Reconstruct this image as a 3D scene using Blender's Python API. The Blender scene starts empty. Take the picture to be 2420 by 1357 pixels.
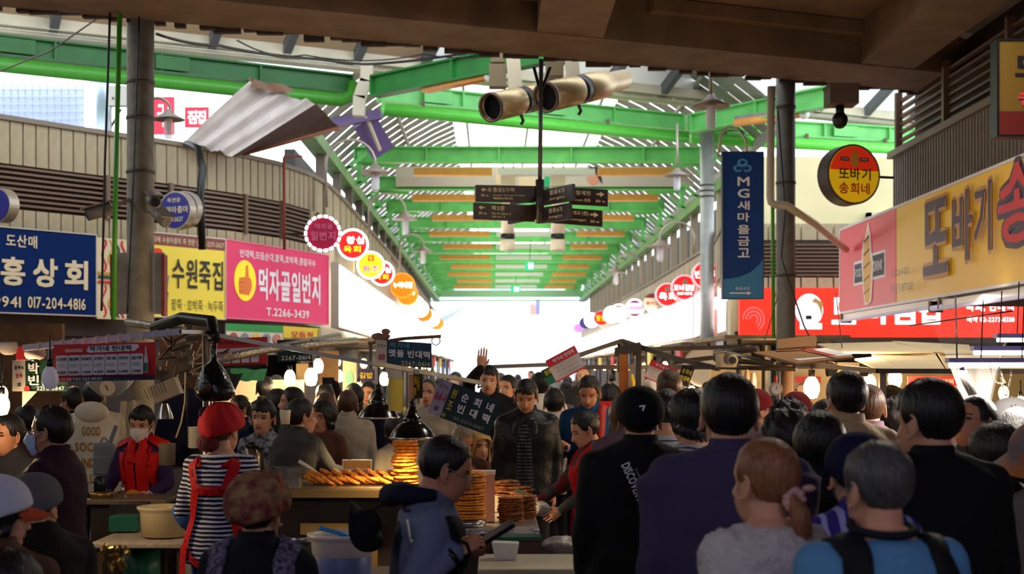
import bpy, math, random
import numpy as np
from mathutils import Vector, Matrix
from mathutils.bvhtree import BVHTree
R = math.radians; PI = math.pi
random.seed(7); rng = np.random.default_rng(7)
sc = bpy.context.scene; COL = sc.collection
# ------------------------------------------------------------ camera, world, light, exposure
K = 3361.0; VX = 1165.0; HY = 880.0; CZ = 1.75     # focal length in pixels of the 2420 frame, horizon and eye height
cam = bpy.data.cameras.new('camera'); co = bpy.data.objects.new('camera', cam); COL.objects.link(co); sc.camera = co
co.location = (0, 0, CZ); co.rotation_euler = (R(90), 0, 0)
cam.sensor_width = 36; cam.lens = K * 36 / 2420
cam.shift_x = (1210 - VX) / 2420; cam.shift_y = (HY - 678.5) / 2420
cam.dof.use_dof = True; cam.dof.focus_distance = 8.5; cam.dof.aperture_fstop = 3.2
cam.clip_end = 400
w = bpy.data.worlds.new('world'); sc.world = w; w.use_nodes = True
bg = w.node_tree.nodes['Background']; bg.inputs[0].default_value = (0.86, 0.93, 1.0, 1); bg.inputs[1].default_value = 4.2
vs = sc.view_settings; vs.view_transform = 'Standard'; vs.look = 'None'; vs.gamma = 1; vs.exposure = 0.0; vs.use_curve_mapping = False
sc.cycles.use_denoising = True; sc.cycles.adaptive_threshold = .035; sc.cycles.max_bounces = 7; sc.cycles.diffuse_bounces = 4; sc.cycles.glossy_bounces = 3
sc.cycles.transparent_max_bounces = 12; sc.cycles.sample_clamp_indirect = 6
def lamp(kind, loc, power, color, size=0.1, rot=None, name='lamp_or_fill', sy=None):
    l = bpy.data.lights.new(name, kind); l.energy = power; l.color = color
    if kind == 'AREA':
        l.size = size
        if sy: l.shape = 'RECTANGLE'; l.size_y = sy
    else: l.shadow_soft_size = size
    o = bpy.data.objects.new(name, l); COL.objects.link(o); o.location = loc
    if rot: o.rotation_euler = rot
    return o
# cool fill lights added behind the photographer, no fitting stands there
FILL_LIGHTS = [('AREA', (-1.2, -3.0, 4.6), 62, (0.74, 0.7, 1.0), 2.0, (R(38), 0, 0)),
              ('AREA', (2.6, -2.0, 4.6), 44, (0.74, 0.7, 1.0), 2.0, (R(42), 0, 0))]
for a_ in FILL_LIGHTS: lamp(*a_)
def P(px, py, Y): return Vector(((px - VX) * Y / K, Y, CZ + (HY - py) * Y / K))
def PZ(px, py, z):                       # the point of plane z that pixel (px,py) sees
    Y = K * (z - CZ) / (HY - py); return Vector(((px - VX) * Y / K, Y, z))
# ------------------------------------------------------------ materials
MATS = {}
def lin(c): return tuple(((x/255)/12.92 if x/255 <= .04045 else ((x/255+.055)/1.055)**2.4) for x in c)
def mat(name, c=(128,128,128), rough=.6, metal=0, noise=0, nscale=8, bump=0, bscale=30, emit=0, trans=0, alpha=1, spec=.4, c2=None, stripes=None, sheen=0, ecol=None):
    if name in MATS: return MATS[name]
    m = bpy.data.materials.new(name); m.use_nodes = True; nt = m.node_tree; N = nt.nodes; L = nt.links
    b = N['Principled BSDF']; col = (*lin(c), 1)
    b.inputs['Base Color'].default_value = col; b.inputs['Roughness'].default_value = rough; b.inputs['Metallic'].default_value = metal
    b.inputs['Specular IOR Level'].default_value = spec
    if sheen: b.inputs['Sheen Weight'].default_value = sheen
    if alpha < 1: b.inputs['Alpha'].default_value = alpha
    tc = N.new('ShaderNodeTexCoord'); src = None
    if stripes:                       # (axis, count per metre, duty, colour2)
        ax, f, duty, cc = stripes
        sx = N.new('ShaderNodeSeparateXYZ'); L.new(tc.outputs['Object'], sx.inputs[0])
        mu = N.new('ShaderNodeMath'); mu.operation = 'MULTIPLY'; mu.inputs[1].default_value = f; L.new(sx.outputs[ax], mu.inputs[0])
        nz = N.new('ShaderNodeTexNoise'); nz.inputs['Scale'].default_value = 5; L.new(tc.outputs['Object'], nz.inputs[0])
        ad = N.new('ShaderNodeMath'); ad.operation = 'ADD'; L.new(mu.outputs[0], ad.inputs[0]); 
        nm = N.new('ShaderNodeMath'); nm.operation = 'MULTIPLY'; nm.inputs[1].default_value = 1.2; L.new(nz.outputs[0], nm.inputs[0]); L.new(nm.outputs[0], ad.inputs[1])
        fr = N.new('ShaderNodeMath'); fr.operation = 'FRACT'; L.new(ad.outputs[0], fr.inputs[0])
        gt = N.new('ShaderNodeMath'); gt.operation = 'GREATER_THAN'; gt.inputs[1].default_value = duty; L.new(fr.outputs[0], gt.inputs[0])
        mx = N.new('ShaderNodeMix'); mx.data_type = 'RGBA'; L.new(gt.outputs[0], mx.inputs[0]); mx.inputs[6].default_value = col; mx.inputs[7].default_value = (*lin(cc), 1)
        src = mx.outputs[2]
    if noise or c2:
        nz = N.new('ShaderNodeTexNoise'); nz.inputs['Scale'].default_value = nscale; nz.inputs['Detail'].default_value = 5; L.new(tc.outputs['Object'], nz.inputs[0])
        if c2:
            rp = N.new('ShaderNodeValToRGB'); rp.color_ramp.elements[0].position = .38; rp.color_ramp.elements[1].position = .62
            rp.color_ramp.elements[0].color = col; rp.color_ramp.elements[1].color = (*lin(c2), 1); L.new(nz.outputs[0], rp.inputs[0]); src = rp.outputs[0]
        else:
            mr = N.new('ShaderNodeMapRange'); mr.inputs[1].default_value = .3; mr.inputs[2].default_value = .7; mr.inputs[3].default_value = 1-noise; mr.inputs[4].default_value = 1+noise*.6; L.new(nz.outputs[0], mr.inputs[0])
            vm = N.new('ShaderNodeVectorMath'); vm.operation = 'SCALE'; L.new(mr.outputs[0], vm.inputs[3])
            if src: L.new(src, vm.inputs[0])
            else: vm.inputs[0].default_value = col[:3]
            src = vm.outputs[0]
    if src: L.new(src, b.inputs['Base Color'])
    if bump:
        n2 = N.new('ShaderNodeTexNoise'); n2.inputs['Scale'].default_value = bscale; n2.inputs['Detail'].default_value = 4; L.new(tc.outputs['Object'], n2.inputs[0])
        bp = N.new('ShaderNodeBump'); bp.inputs['Strength'].default_value = bump; bp.inputs['Distance'].default_value = .02; L.new(n2.outputs[0], bp.inputs['Height']); L.new(bp.outputs[0], b.inputs['Normal'])
    if emit:
        b.inputs['Emission Color'].default_value = (*lin(ecol or c), 1); b.inputs['Emission Strength'].default_value = emit
    if trans:
        out = N['Material Output']; t = N.new('ShaderNodeBsdfTranslucent'); t.inputs[0].default_value = col
        ms = N.new('ShaderNodeMixShader'); ms.inputs[0].default_value = trans; L.new(b.outputs[0], ms.inputs[1]); L.new(t.outputs[0], ms.inputs[2]); L.new(ms.outputs[0], out.inputs[0])
    MATS[name] = m; return m
def film(name, c=(235,235,240), clear=.75, rough=.15):
    if name in MATS: return MATS[name]
    m = bpy.data.materials.new(name); m.use_nodes = True; N = m.node_tree.nodes; L = m.node_tree.links
    b = N['Principled BSDF']; b.inputs['Base Color'].default_value = (*lin(c), 1); b.inputs['Roughness'].default_value = rough
    t = N.new('ShaderNodeBsdfTransparent'); ms = N.new('ShaderNodeMixShader'); ms.inputs[0].default_value = clear
    L.new(b.outputs[0], ms.inputs[1]); L.new(t.outputs[0], ms.inputs[2]); L.new(ms.outputs[0], N['Material Output'].inputs[0])
    MATS[name] = m; return m
# ------------------------------------------------------------ mesh building
WM = {}
def wm(o): return WM.get(o.name, Matrix.Identity(4)) if o else Matrix.Identity(4)
class MB:
    def __init__(s): s.v = []; s.f = []; s.mi = []; s.n = 0
    def add(s, verts, faces, mi=0):
        verts = np.asarray(verts, float).reshape(-1, 3); s.v.append(verts)
        s.f += [tuple(i + s.n for i in f) for f in faces]
        s.mi += [mi]*len(faces) if isinstance(mi, int) else list(mi)
        s.n += len(verts); return s
    def surf(s, G, wrap=True, cap0=False, cap1=False, mi=0, flip=False):
        G = np.asarray(G, float); m, n = G.shape[:2]; F = []
        for i in range(m-1):
            for j in range(n if wrap else n-1):
                k = (j+1) % n; q = (i*n+j, i*n+k, (i+1)*n+k, (i+1)*n+j); F.append(q[::-1] if flip else q)
        mis = mi if not isinstance(mi, int) else [mi]*len(F)
        if cap0: F.append(tuple(range(n))[::-1]); mis = list(mis)+[mis[0]]
        if cap1: F.append(tuple(range((m-1)*n, m*n))); mis = list(mis)+[mis[-1]]
        return s.add(G, F, mis)
    def tube(s, path, r, n=8, mi=0, flat=None, up=None, caps=True):
        p = [Vector(a) for a in path]; m = len(p)
        r = [r]*m if isinstance(r, (int, float)) else list(r); G = []
        ref = Vector(up) if up else None; last = None
        for i in range(m):
            d = (p[min(i+1, m-1)] - p[max(i-1, 0)])
            if d.length < 1e-9: d = Vector((0, 0, 1))
            d.normalize()
            if ref is not None: a = ref - d*ref.dot(d)
            elif last is not None: a = last - d*last.dot(d)
            else: a = d.orthogonal()
            if a.length < 1e-6: a = d.orthogonal()
            a.normalize(); b = d.cross(a); last = a; fl = flat if flat else 1
            G.append([p[i] + (a*math.cos(t)*r[i] + b*math.sin(t)*r[i]*fl) for t in (2*PI*k/n for k in range(n))])
        return s.surf(G, True, caps, caps, mi)
    def caps_(s, a, b, ra, rb, n=10, mi=0, seg=3):          # tapered capsule
        a = Vector(a); b = Vector(b); d = (b-a); L = d.length or 1e-6; d = d/L; pts = []; rr = []
        for k in range(seg+1):
            t = (1 - k/seg)*PI/2; pts.append(a - d*ra*math.sin(t)); rr.append(max(ra*math.cos(t), ra*.05))
        for k in range(seg+1):
            t = k/seg*PI/2; pts.append(b + d*rb*math.sin(t)); rr.append(max(rb*math.cos(t), rb*.05))
        return s.tube(pts, rr, n, mi)
    def box(s, c, sz, rot=None, mi=0):
        c = Vector(c); h = Vector(sz)/2; M = rot if rot is not None else Matrix.Identity(3)
        vs_ = [c + M @ Vector((x*h.x, y*h.y, z*h.z)) for x in (-1, 1) for y in (-1, 1) for z in (-1, 1)]
        return s.add([v[:] for v in vs_], [(0,1,3,2), (4,6,7,5), (0,4,5,1), (2,3,7,6), (0,2,6,4), (1,5,7,3)], mi)
    def bar(s, a, b, wd, ht, up=(0,0,1), mi=0):             # box beam between two points
        a = Vector(a); b = Vector(b); d = b-a; L = d.length; d.normalize(); u = Vector(up); sd = d.cross(u).normalized(); u = sd.cross(d)
        M = Matrix((sd, d, u)).transposed(); return s.box((a+b)/2, (wd, L, ht), M, mi)
    def lathe(s, c, prof, n=20, mi=0, M=None, cap0=False, cap1=False, sx=1, sy=1):
        c = Vector(c); G = []
        for (r, z) in prof:
            G.append([c + ((M or Matrix.Identity(3)) @ Vector((math.cos(t)*r*sx, math.sin(t)*r*sy, z))) for t in (2*PI*k/n for k in range(n))])
        return s.surf(G, True, cap0, cap1, mi)
    def ell(s, c, rad, n=12, m=8, M=None, mi=0):
        c = Vector(c); G = []
        for i in range(m+1):
            ph = -PI/2 + PI*i/m; G.append([c + ((M or Matrix.Identity(3)) @ Vector((rad[0]*math.cos(ph)*math.cos(t)+1e-5*math.cos(t), rad[1]*math.cos(ph)*math.sin(t)+1e-5*math.sin(t), rad[2]*math.sin(ph)))) for t in (2*PI*k/n for k in range(n))])
        return s.surf(G, True, True, True, mi)
    def prism(s, poly, depth, o=(0,0,0), u=(1,0,0), v=(0,0,1), mi=0):
        o = Vector(o); u = Vector(u); v = Vector(v); nn = u.cross(v).normalized(); n = len(poly)
        A = [o + u*x + v*y + nn*depth for x, y in poly]; B = [o + u*x + v*y for x, y in poly]
        return s.add([a[:] for a in A+B], [tuple(range(n)), tuple(range(n, 2*n))[::-1]] + [(i, i+n, (i+1) % n + n, (i+1) % n) for i in range(n)], mi)
    def build(s, name, m, parent=None, smooth=False, world=True):
        V = np.concatenate(s.v) if s.v else np.zeros((0, 3))
        if parent is not None and world:
            I = np.array(wm(parent).inverted()); V = V @ I[:3, :3].T + I[:3, 3]
        me = bpy.data.meshes.new(name); me.from_pydata(V.tolist(), [], s.f)
        ms = m if isinstance(m, (list, tuple)) else [m]
        for x in ms: me.materials.append(x)
        if len(ms) > 1: me.polygons.foreach_set('material_index', s.mi)
        if smooth: me.polygons.foreach_set('use_smooth', [True]*len(me.polygons))
        me.update()
        o = bpy.data.objects.new(name, me); COL.objects.link(o)
        if parent is not None: o.parent = parent; WM[o.name] = wm(parent)
        return o
def tag(o, label=None, cat=None, group=None, kind=None):
    if label: o['label'] = label
    if cat: o['category'] = cat
    if group: o['group'] = group
    if kind: o['kind'] = kind
    return o
def thing(name, label, cat, loc, rz=0, group=None):
    o = bpy.data.objects.new(name, None); COL.objects.link(o); o.empty_display_size = .1
    o.location = loc; o.rotation_euler = (0, 0, rz); WM[o.name] = Matrix.Translation(Vector(loc)) @ Matrix.Rotation(rz, 4, 'Z')
    return tag(o, label, cat, group)
def struct(mb, name, m, parent=None, smooth=False):
    o = mb.build(name, m, parent, smooth)
    if parent is None: o['kind'] = 'structure'
    return o
TMP = bpy.data.scenes.new('workbench')
def evald(o):                                # evaluate one object in a scratch scene, return its mesh
    TMP.collection.objects.link(o); vl = TMP.view_layers[0]; vl.update(); dg = vl.depsgraph; dg.update()
    me = bpy.data.meshes.new_from_object(o.evaluated_get(dg), depsgraph=dg); TMP.collection.objects.unlink(o); return me
GLY = {}
JOBS = []
def glyphs(chars):                     # all glyphs of one weight in one go: one line of text per glyph
    c = bpy.data.curves.new('t', 'FONT'); c.body = '\n'.join('|'+h for h in chars); c.size = 1; c.resolution_u = 2; c.space_line = 3
    o = bpy.data.objects.new('t', c); me = evald(o); n = len(me.vertices); V = np.zeros(n*3); me.vertices.foreach_get('co', V); V = V.reshape(-1, 3)
    F = [tuple(p.vertices) for p in me.polygons]; bpy.data.objects.remove(o); bpy.data.curves.remove(c); bpy.data.meshes.remove(me)
    ys = V[:, 1]; lh = 3.0; band = np.round(-(ys-.35)/lh).astype(int); bar = V[:, 0] < .19
    out = {}
    fb = {}
    for f in F:
        if V[f[0], 0] < .19: continue
        fb.setdefault(band[f[0]], []).append(f)
    for i, h in enumerate(chars):
        fs = fb.get(i, [])
        idx = sorted({j for f in fs for j in f}); mp = {j: k for k, j in enumerate(idx)}
        W = V[idx].copy() if idx else np.zeros((0, 3)); 
        if len(W): W[:, 1] += i*lh
        out[h] = (W, [tuple(mp[j] for j in f) for f in fs])
    return out
TXT = {}
def textmesh(s, bold):
    k = (s, bold)
    if k in TXT: return TXT[k]
    x = 0; VV = []; FF = []; n = 0; g = GLY[bold]
    for h in s:
        if h == ' ' or h not in g or not len(g[h][0]): x += .3; continue
        V, F = g[h]; lo = V[:, 0].min(); wd = V[:, 0].max()-lo; W = V.copy(); W[:, 0] += x-lo
        if ord(h) > 0x2000: W[:, 0] += max(0, (.88-wd)/2); x += max(.88, wd)+.08
        else: x += wd+.09
        VV.append(W); FF += [tuple(j+n for j in f) for f in F]; n += len(W)
    TXT[k] = (np.concatenate(VV), FF); return TXT[k]
class Board:
    """a flat board: origin at its lower corner a, running to b, height along v"""
    def __init__(s, name, label, cat, a, b, h, depth, m, group=None, v=(0,0,1), frame=None, fw=.015, root=None, pname='panel'):
        s.a = Vector(a); s.b = Vector(b); s.u = (s.b-s.a); s.w = s.u.length; s.u.normalize(); s.v = Vector(v).normalized(); s.h = h; s.n = s.u.cross(s.v).normalized()
        s.root = root or thing(name, label, cat, (s.a+s.b)/2, math.atan2(s.u.y, s.u.x), group); s.k = 0
        mb = MB(); mb.prism([(0,0), (s.w,0), (s.w,h), (0,h)], depth, s.a - s.n*depth, s.u, s.v); s.par = mb.build(pname, m, s.root)
        if frame:
            mb = MB()
            for (x0, y0, x1, y1) in ((-fw,-fw,s.w+fw,0), (-fw,h,s.w+fw,h+fw), (-fw,0,0,h), (s.w,0,s.w+fw,h)):
                mb.prism([(x0,y0), (x1,y0), (x1,y1), (x0,y1)], depth+.012, s.a - s.n*depth, s.u, s.v)
            mb.build('frame', frame, s.root)
    def poly(s, pts, m, name='emblem', t=.004, off=0):
        s.k += 1; mb = MB(); mb.prism([(x*s.w, y*s.h) for x, y in pts], t, s.a + s.n*(.0015*s.k+off), s.u, s.v); return mb.build(name, m, s.par)
    def rect(s, x0, y0, x1, y1, m, name='field', r=0, off=0):
        if r:
            pts = []
            for cx, cy, a0 in ((x1*s.w-r, y0*s.h+r, -90), (x1*s.w-r, y1*s.h-r, 0), (x0*s.w+r, y1*s.h-r, 90), (x0*s.w+r, y0*s.h+r, 180)):
                pts += [((cx+r*math.cos(R(a0+t)))/s.w, (cy+r*math.sin(R(a0+t)))/s.h) for t in (0, 30, 60, 90)]
            return s.poly(pts, m, name, off=off)
        return s.poly([(x0,y0), (x1,y0), (x1,y1), (x0,y1)], m, name, off=off)
    def disc(s, cx, cy, rx, ry, m, name='emblem', n=28, off=0):
        return s.poly([(cx+rx*math.cos(2*PI*k/n), cy+ry*math.sin(2*PI*k/n)) for k in range(n)], m, name, off=off)
    def text(s, t, x0, y0, x1, y1, m, bold=.02, slant=0, rot=0, name='lettering', off=0, snap=None):
        s.k += 1; bold = .012 if bold <= .015 else (.025 if bold <= .03 else .045)
        JOBS.append((t, bold, x0, y0, x1, y1, m, slant, rot, name, s.a.copy(), s.u.copy(), s.v.copy(), s.n*(.0015*s.k+.004+off), s.w, s.h, s.par, snap))
def write_all():                              # all lettering is built at once, each line of it a part of its sign
    g = glyphs(sorted(set(''.join(j[0] for j in JOBS)) - {' '}))
    for bold in (.012, .025, .045):       # heavier weights: the same outline set down again, shifted by the stroke gain
        shf = ((0, 0),) if bold < .02 else tuple((bold*.62*x, bold*.62*y) for x, y in ((-1, -1), (1, -1), (1, 1), (-1, 1)))
        GLY[bold] = {}
        for h, (V, F) in g.items():
            if not len(V): continue
            n = len(V); GLY[bold][h] = (np.concatenate([V + np.array((dx, dy, .0007*q)) for q, (dx, dy) in enumerate(shf)]), [tuple(j+n*k for j in f) for k in range(len(shf)) for f in F])
    for (t, bold, x0, y0, x1, y1, m, slant, rot, name, sa, su, sv, so, sw, sh, root, snap) in JOBS:
        V, F = textmesh(t, bold); lo = V.min(0); hi = V.max(0); W = (V-lo)/np.maximum(hi-lo, 1e-6)
        X = (x0 + (x1-x0)*W[:,0])*sw; Y = (y0 + (y1-y0)*W[:,1])*sh
        if slant: X = X + slant*(Y - y0*sh)
        if rot:
            cx = (x0+x1)/2*sw; cy = (y0+y1)/2*sh; ca, sn = math.cos(rot), math.sin(rot); X, Y = cx+(X-cx)*ca-(Y-cy)*sn, cy+(X-cx)*sn+(Y-cy)*ca
        G = np.array(sa + so) + np.outer(X, np.array(su)) + np.outer(Y, np.array(sv)) + np.outer(V[:, 2], np.array(so.normalized()))
        if snap is not None:                  # printed on cloth: laid down on the garment
            bv = BVHTree.FromPolygons([v.co[:] for v in snap.data.vertices], [tuple(p.vertices) for p in snap.data.polygons]); A = wm(root); I = A.inverted()
            for i in range(len(G)):
                q = I @ (Vector(G[i]) + so.normalized()*.02); dr = (I.to_3x3() @ -so.normalized()); loc, nr_, _, _ = bv.ray_cast(q, dr)
                if loc is None: loc, nr_, _, _ = bv.find_nearest(q)
                G[i] = (A @ (loc-dr*.006))[:]
        mb = MB(); mb.add(G, F); mb.build(name, m, root)
    JOBS.clear()
class Face(Board):                            # a writing area without a panel of its own
    def __init__(s, root, a, u, w, h, v=(0,0,1)): s.a = Vector(a); s.u = Vector(u).normalized(); s.v = Vector(v).normalized(); s.n = s.u.cross(s.v).normalized(); s.w = w; s.h = h; s.root = s.par = root; s.k = 0
def wire(name, label, pts, r, m, cat='cable', sag=0, n=6, group=None, parent=None):
    pts = [Vector(p) for p in pts]; Q = []
    for i in range(len(pts)-1):
        for k in range(8):
            t = k/8; q = pts[i].lerp(pts[i+1], t); q.z -= sag*4*t*(1-t); Q.append(q)
    Q.append(pts[-1]); mb = MB(); mb.tube([tuple(q - (Q[0] if parent is None else Vector((0,0,0)))) for q in Q], r, n)
    o = mb.build(name, m, parent, True)
    if parent is None: o.location = Q[0]; tag(o, label, cat, group)
    return o
def arc(a, b, bulge, n=8):                # points from a to b bulging by vector
    a = Vector(a); b = Vector(b); bulge = Vector(bulge); return [a.lerp(b, k/n) + bulge*math.sin(PI*k/n) for k in range(n+1)]
GREEN = mat('green_paint', (110,202,108), .38, noise=.18, nscale=3); DGREEN = mat('green_paint_dark', (38,120,48), .5, noise=.25, nscale=3)  # DGREEN is a darker tone of the same green
STEEL = mat('galvanised_steel', (142,140,136), .42, .6, noise=.25, nscale=10); GREY = mat('grey_paint', (150,148,142), .55, noise=.15)
CONC = mat('brown_concrete', (122,98,76), .8, noise=.25, nscale=2.5, bump=.3, bscale=9); CONCD = mat('concrete_edge', (70,56,48), .9, noise=.4, nscale=7, bump=.6, bscale=20)
BEIGE = mat('beige_sheet', (158,144,114), .55, noise=.16, nscale=2); BROWNM = mat('brown_louvre', (104,80,62), .45, .2); DARK = mat('dark_void', (20,17,16), .8)
WHITE = mat('white_paint', (228,226,220), .5); BLACK = mat('black_plastic', (14,14,15), .4); RUST = mat('rust_pipe', (120,48,34), .7, noise=.3)
CHROME = mat('stainless', (188,186,182), .22, .95, noise=.12, nscale=20); WOODB = mat('wood_board', (122,92,62), .65, noise=.25, nscale=14)
IVORY = mat('ivory_plastic', (208,196,168), .45); ORANGE = mat('orange_cover', (240,168,84), .5, noise=.08)
LWHITE = mat('lit_white', (255,250,246), emit=9.0); TUBE = mat('tube_lit', (255,246,232), emit=7.0); BULB = mat('bulb_lit', (255,206,130), emit=14.0)
TXW = mat('print_white', (238,236,238), .5); TXK = mat('print_black', (24,22,26), .5); TXR = mat('print_red', (196,28,34), .5); TXY = mat('print_yellow', (230,205,40), .5); TXN = mat('print_navy', (22,40,88), .5); TXC = mat('print_cream', (214,196,160), .5)
# ------------------------------------------------------------ setting: ground, ceilings, walls
ASPH = mat('paving', (92,84,78), .7, noise=.3, nscale=3, bump=.2)
mb = MB(); mb.box((0, 40, -.1), (60, 120, .2)); struct(mb, 'floor', ASPH)
# concrete passage overhead: slab, front beam, cross ribs. its front edge runs from (EL) to (ER)
EL = Vector((-3.47, 13.9, 5.2)); ER = Vector((3.46, 16.75, 5.2)); ED = (ER-EL).normalized(); EN = Vector((-ED.y, ED.x, 0))    # EN points down the hall
def edge(t, off=0, z=5.2): q = EL + ED*t + EN*off; return Vector((q.x, q.y, z))
mb = MB()
A = edge(-7, -1.0, 0); B = edge(13, -1.0, 0)
mb.prism([(A.x, A.y), (A.x, -14), (B.x, -14), (B.x, B.y)][::-1], .35, (0, 0, 5.66), (1,0,0), (0,1,0))  # slab carried back past the camera to keep the foreground dark
c_slab = struct(mb, 'ceiling', CONC)
mb = MB(); mb.bar(edge(-7, -.5, 5.62), edge(13, -.5, 5.62), 1.0, .84); mb.build('beam', CONC, c_slab)
mb = MB(); mb.bar(edge(-7, .03, 5.3), edge(13, .03, 5.3), .07, .16)
for k in range(90):
    t = -6.8+k*.22+random.uniform(-.05, .05); mb.box(edge(t, .05, 5.2+random.uniform(-.01, .03)), (random.uniform(.1, .3), .08, random.uniform(.03, .08)))
mb.build('edge_crust', CONCD, c_slab)
for (x0, x1) in ((-6.9,-6.2), (-3.3,-2.6), (.45,1.14), (4.12,4.8), (7.8, 8.5)):
    mb = MB(); yb = EL.y + (x0-EL.x)*ED.y/ED.x - 1.0; mb.box(((x0+x1)/2, (yb-12)/2+.25, 5.46), (x1-x0, yb+12, .5)); mb.build('rib', CONC, c_slab)
for (x0, x1) in ((-2.6,.45), (1.14,4.12), (4.8,7.8)):                   # stepped fillets beside the ribs
    mb = MB(); ya = EL.y + ((x0+x1)/2-EL.x)*ED.y/ED.x - 1.25; mb.bar(edge((x0-EL.x)/ED.x+.1, -1.08, 5.58), edge((x1-EL.x)/ED.x-.1, -1.08, 5.58), .16, .14); mb.build('fillet', CONC, c_slab)
# left wall line (plan), receding towards the hall
WL = [(-9,-12), (-9,13.4), (-8.0,14.6), (-5.95,17.0), (-5.1,18.05), (-4.25,19.05), (-3.65,19.9), (-3.15,20.9), (-2.85,22.0), (-2.72,23.2), (-2.68,25), (-2.68,40), (-2.95,72)]
WR = [(5.05,-12), (5.05,17.9)]
def pline(W):
    Q = [Vector((x, y, 0)) for x, y in W]; L = [0]
    for a, b in zip(Q, Q[1:]): L.append(L[-1]+(b-a).length)
    def at(s):
        s = max(0, min(s, L[-1]))
        for i in range(len(L)-1):
            if s <= L[i+1]+1e-9:
                t = (s-L[i])/(L[i+1]-L[i]); return Q[i].lerp(Q[i+1], t), (Q[i+1]-Q[i]).normalized()
    return at, L
atL, LL = pline(WL)
def wallpx(at, L, px, s0, s1):                       # arclength where the wall line is seen at column px
    f = lambda s: (lambda q: q.x*K/max(q.y, .1)+VX - px)(at(s)[0])
    a, b = s0, s1
    for _ in range(40):
        m_ = (a+b)/2
        if (f(m_) < 0) == (f(a) < 0): a = m_
        else: b = m_
    return a
S = lambda px: wallpx(atL, LL, px, LL[1], LL[-1])
def ribbon(mb, at, s0, s1, z0, z1, off, th, step=.5, side=1):
    n = max(1, int((s1-s0)/step)); 
    for k in range(n):
        a, da = at(s0+(s1-s0)*k/n+1e-6); b, db = at(s0+(s1-s0)*(k+1)/n-1e-6); na = Vector((da.y, -da.x, 0))*side; nb = Vector((db.y, -db.x, 0))*side
        v = [a+na*off, b+nb*off, b+nb*(off+th), a+na*(off+th)]
        mb.add([(q.x, q.y, z) for z in (z0, z1) for q in v], [(0,3,2,1), (4,5,6,7), (0,1,5,4), (1,2,6,5), (2,3,7,6), (3,0,4,7)])
mb = MB(); ribbon(mb, atL, 0, LL[-1], 0, 4.77, -.25, .2, 1.0); wl = struct(mb, 'wall_left', BEIGE)
sH = S(745)
# grooved sheets of the wall, one object each, from the frame edge to the bend
UNIT = {}
def sheet(parent, q, d, wd, z0, z1, m, side=1, off=0.0):
    rib = m is MATS.get('grey_ribbed')
    if rib not in UNIT:
        u = MB(); u.box((0, -.012, .5), (.95, .024, 1))
        if rib: u.box((-.25, -.03, .5), (.10, .015, 1)); u.box((.25, -.03, .5), (.10, .015, 1))
        else: u.box((-.44, -.028, .5), (.05, .012, 1))
        t_ = u.build('sheet', m, None); UNIT[rib] = t_.data; bpy.data.objects.remove(t_)
    o = bpy.data.objects.new('sheet', UNIT[rib]); COL.objects.link(o); o.parent = parent
    nrm = Vector((d.y, -d.x, 0))*side
    o.location = (q.x+nrm.x*off, q.y+nrm.y*off, z0); o.scale = (wd, 1, z1-z0); o.rotation_euler = (0, 0, math.atan2(d.y, d.x)+(0 if side == 1 else PI))
    o.material_slots[0].link = 'OBJECT'; o.material_slots[0].material = m; return o
s = S(-60)
while s < sH:
    q, d = atL(s); sheet(wl, q, d, .172, 4.26, 4.78, BEIGE); sheet(wl, q, d, .172, 3.3, 3.72, BEIGE); s += .178
s = sH
while s < sH+14:
    q, d = atL(s); sheet(wl, q, d, .9, 4.1, 4.8, BEIGE); s += .93
mb = MB(); ribbon(mb, atL, S(-60), LL[-1], 4.78, 4.84, -.1, .16, .5); mb.build('coping', mat('coping', (120,108,92), .6), wl)
mb = MB(); ribbon(mb, atL, S(-60), sH+1, 3.72, 4.26, -.06, .02, .5); mb.build('louvre_back', mat('louvre_back', (44,32,26), .7), wl)
bays = [-60, 250, 400, 575, 660, 745]
for bi in range(len(bays)-1):
    for k in range(8):
        mb = MB(); z = 3.76+k*.064; ribbon(mb, atL, S(bays[bi])+.03, S(bays[bi+1])-.03, z, z+.028, -.02, .05, .4); mb.build('slat', BROWNM, wl)
    mb = MB(); q, d = atL(S(bays[bi+1])); mb.box((q.x+d.y*.02, q.y-d.x*.02, 3.99), (.06, .09, .56), Matrix.Rotation(math.atan2(d.y, d.x), 3, 'Z')); mb.build('mullion', BROWNM, wl)
mb = MB(); ribbon(mb, atL, S(-60), sH, 2.2, 2.46, .02, .06, .5); mb.build('lintel', mat('dark_lintel', (58,44,36), .8), wl)
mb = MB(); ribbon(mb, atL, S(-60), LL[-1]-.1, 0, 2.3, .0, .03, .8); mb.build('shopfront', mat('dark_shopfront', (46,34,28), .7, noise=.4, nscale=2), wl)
# hall right wall, set-back wall, near right wall
WRh = [(3.85,22.6), (4.0,24.5), (4.38,28), (4.5,40), (4.45,72)]; atR, LR = pline(WRh)
SR = lambda px: wallpx(atR, LR, px, 0, LR[-1])
mb = MB(); ribbon(mb, atR, 0, LR[-1], 0, 3.0, .05, .2, 1.0, 1); wr = struct(mb, 'wall_right', BEIGE)
mb = MB(); ribbon(mb, atR, 0, LR[-1], 3.3, 4.25, .0, .2, 1.0, 1); mb.build('parapet', mat('parapet', (160,148,126), .6, noise=.2, nscale=1), wr)
s = .3
while s < 30: q, d = atR(s); sheet(wr, q, -d, .9, 3.45, 4.2, mat('parapet'), 1, .02); s += .93
mb = MB(); ribbon(mb, atR, 0, LR[-1], 4.25, 4.31, -.05, .2, 1.0, 1); mb.build('coping', mat('coping'), wr)
mb = MB(); ribbon(mb, atR, 0, LR[-1], 0, 2.4, .0, .04, 1.0, 1); mb.build('shopfront', mat('dark_shopfront', (46,34,28), .7, noise=.4, nscale=2), wr)
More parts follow.
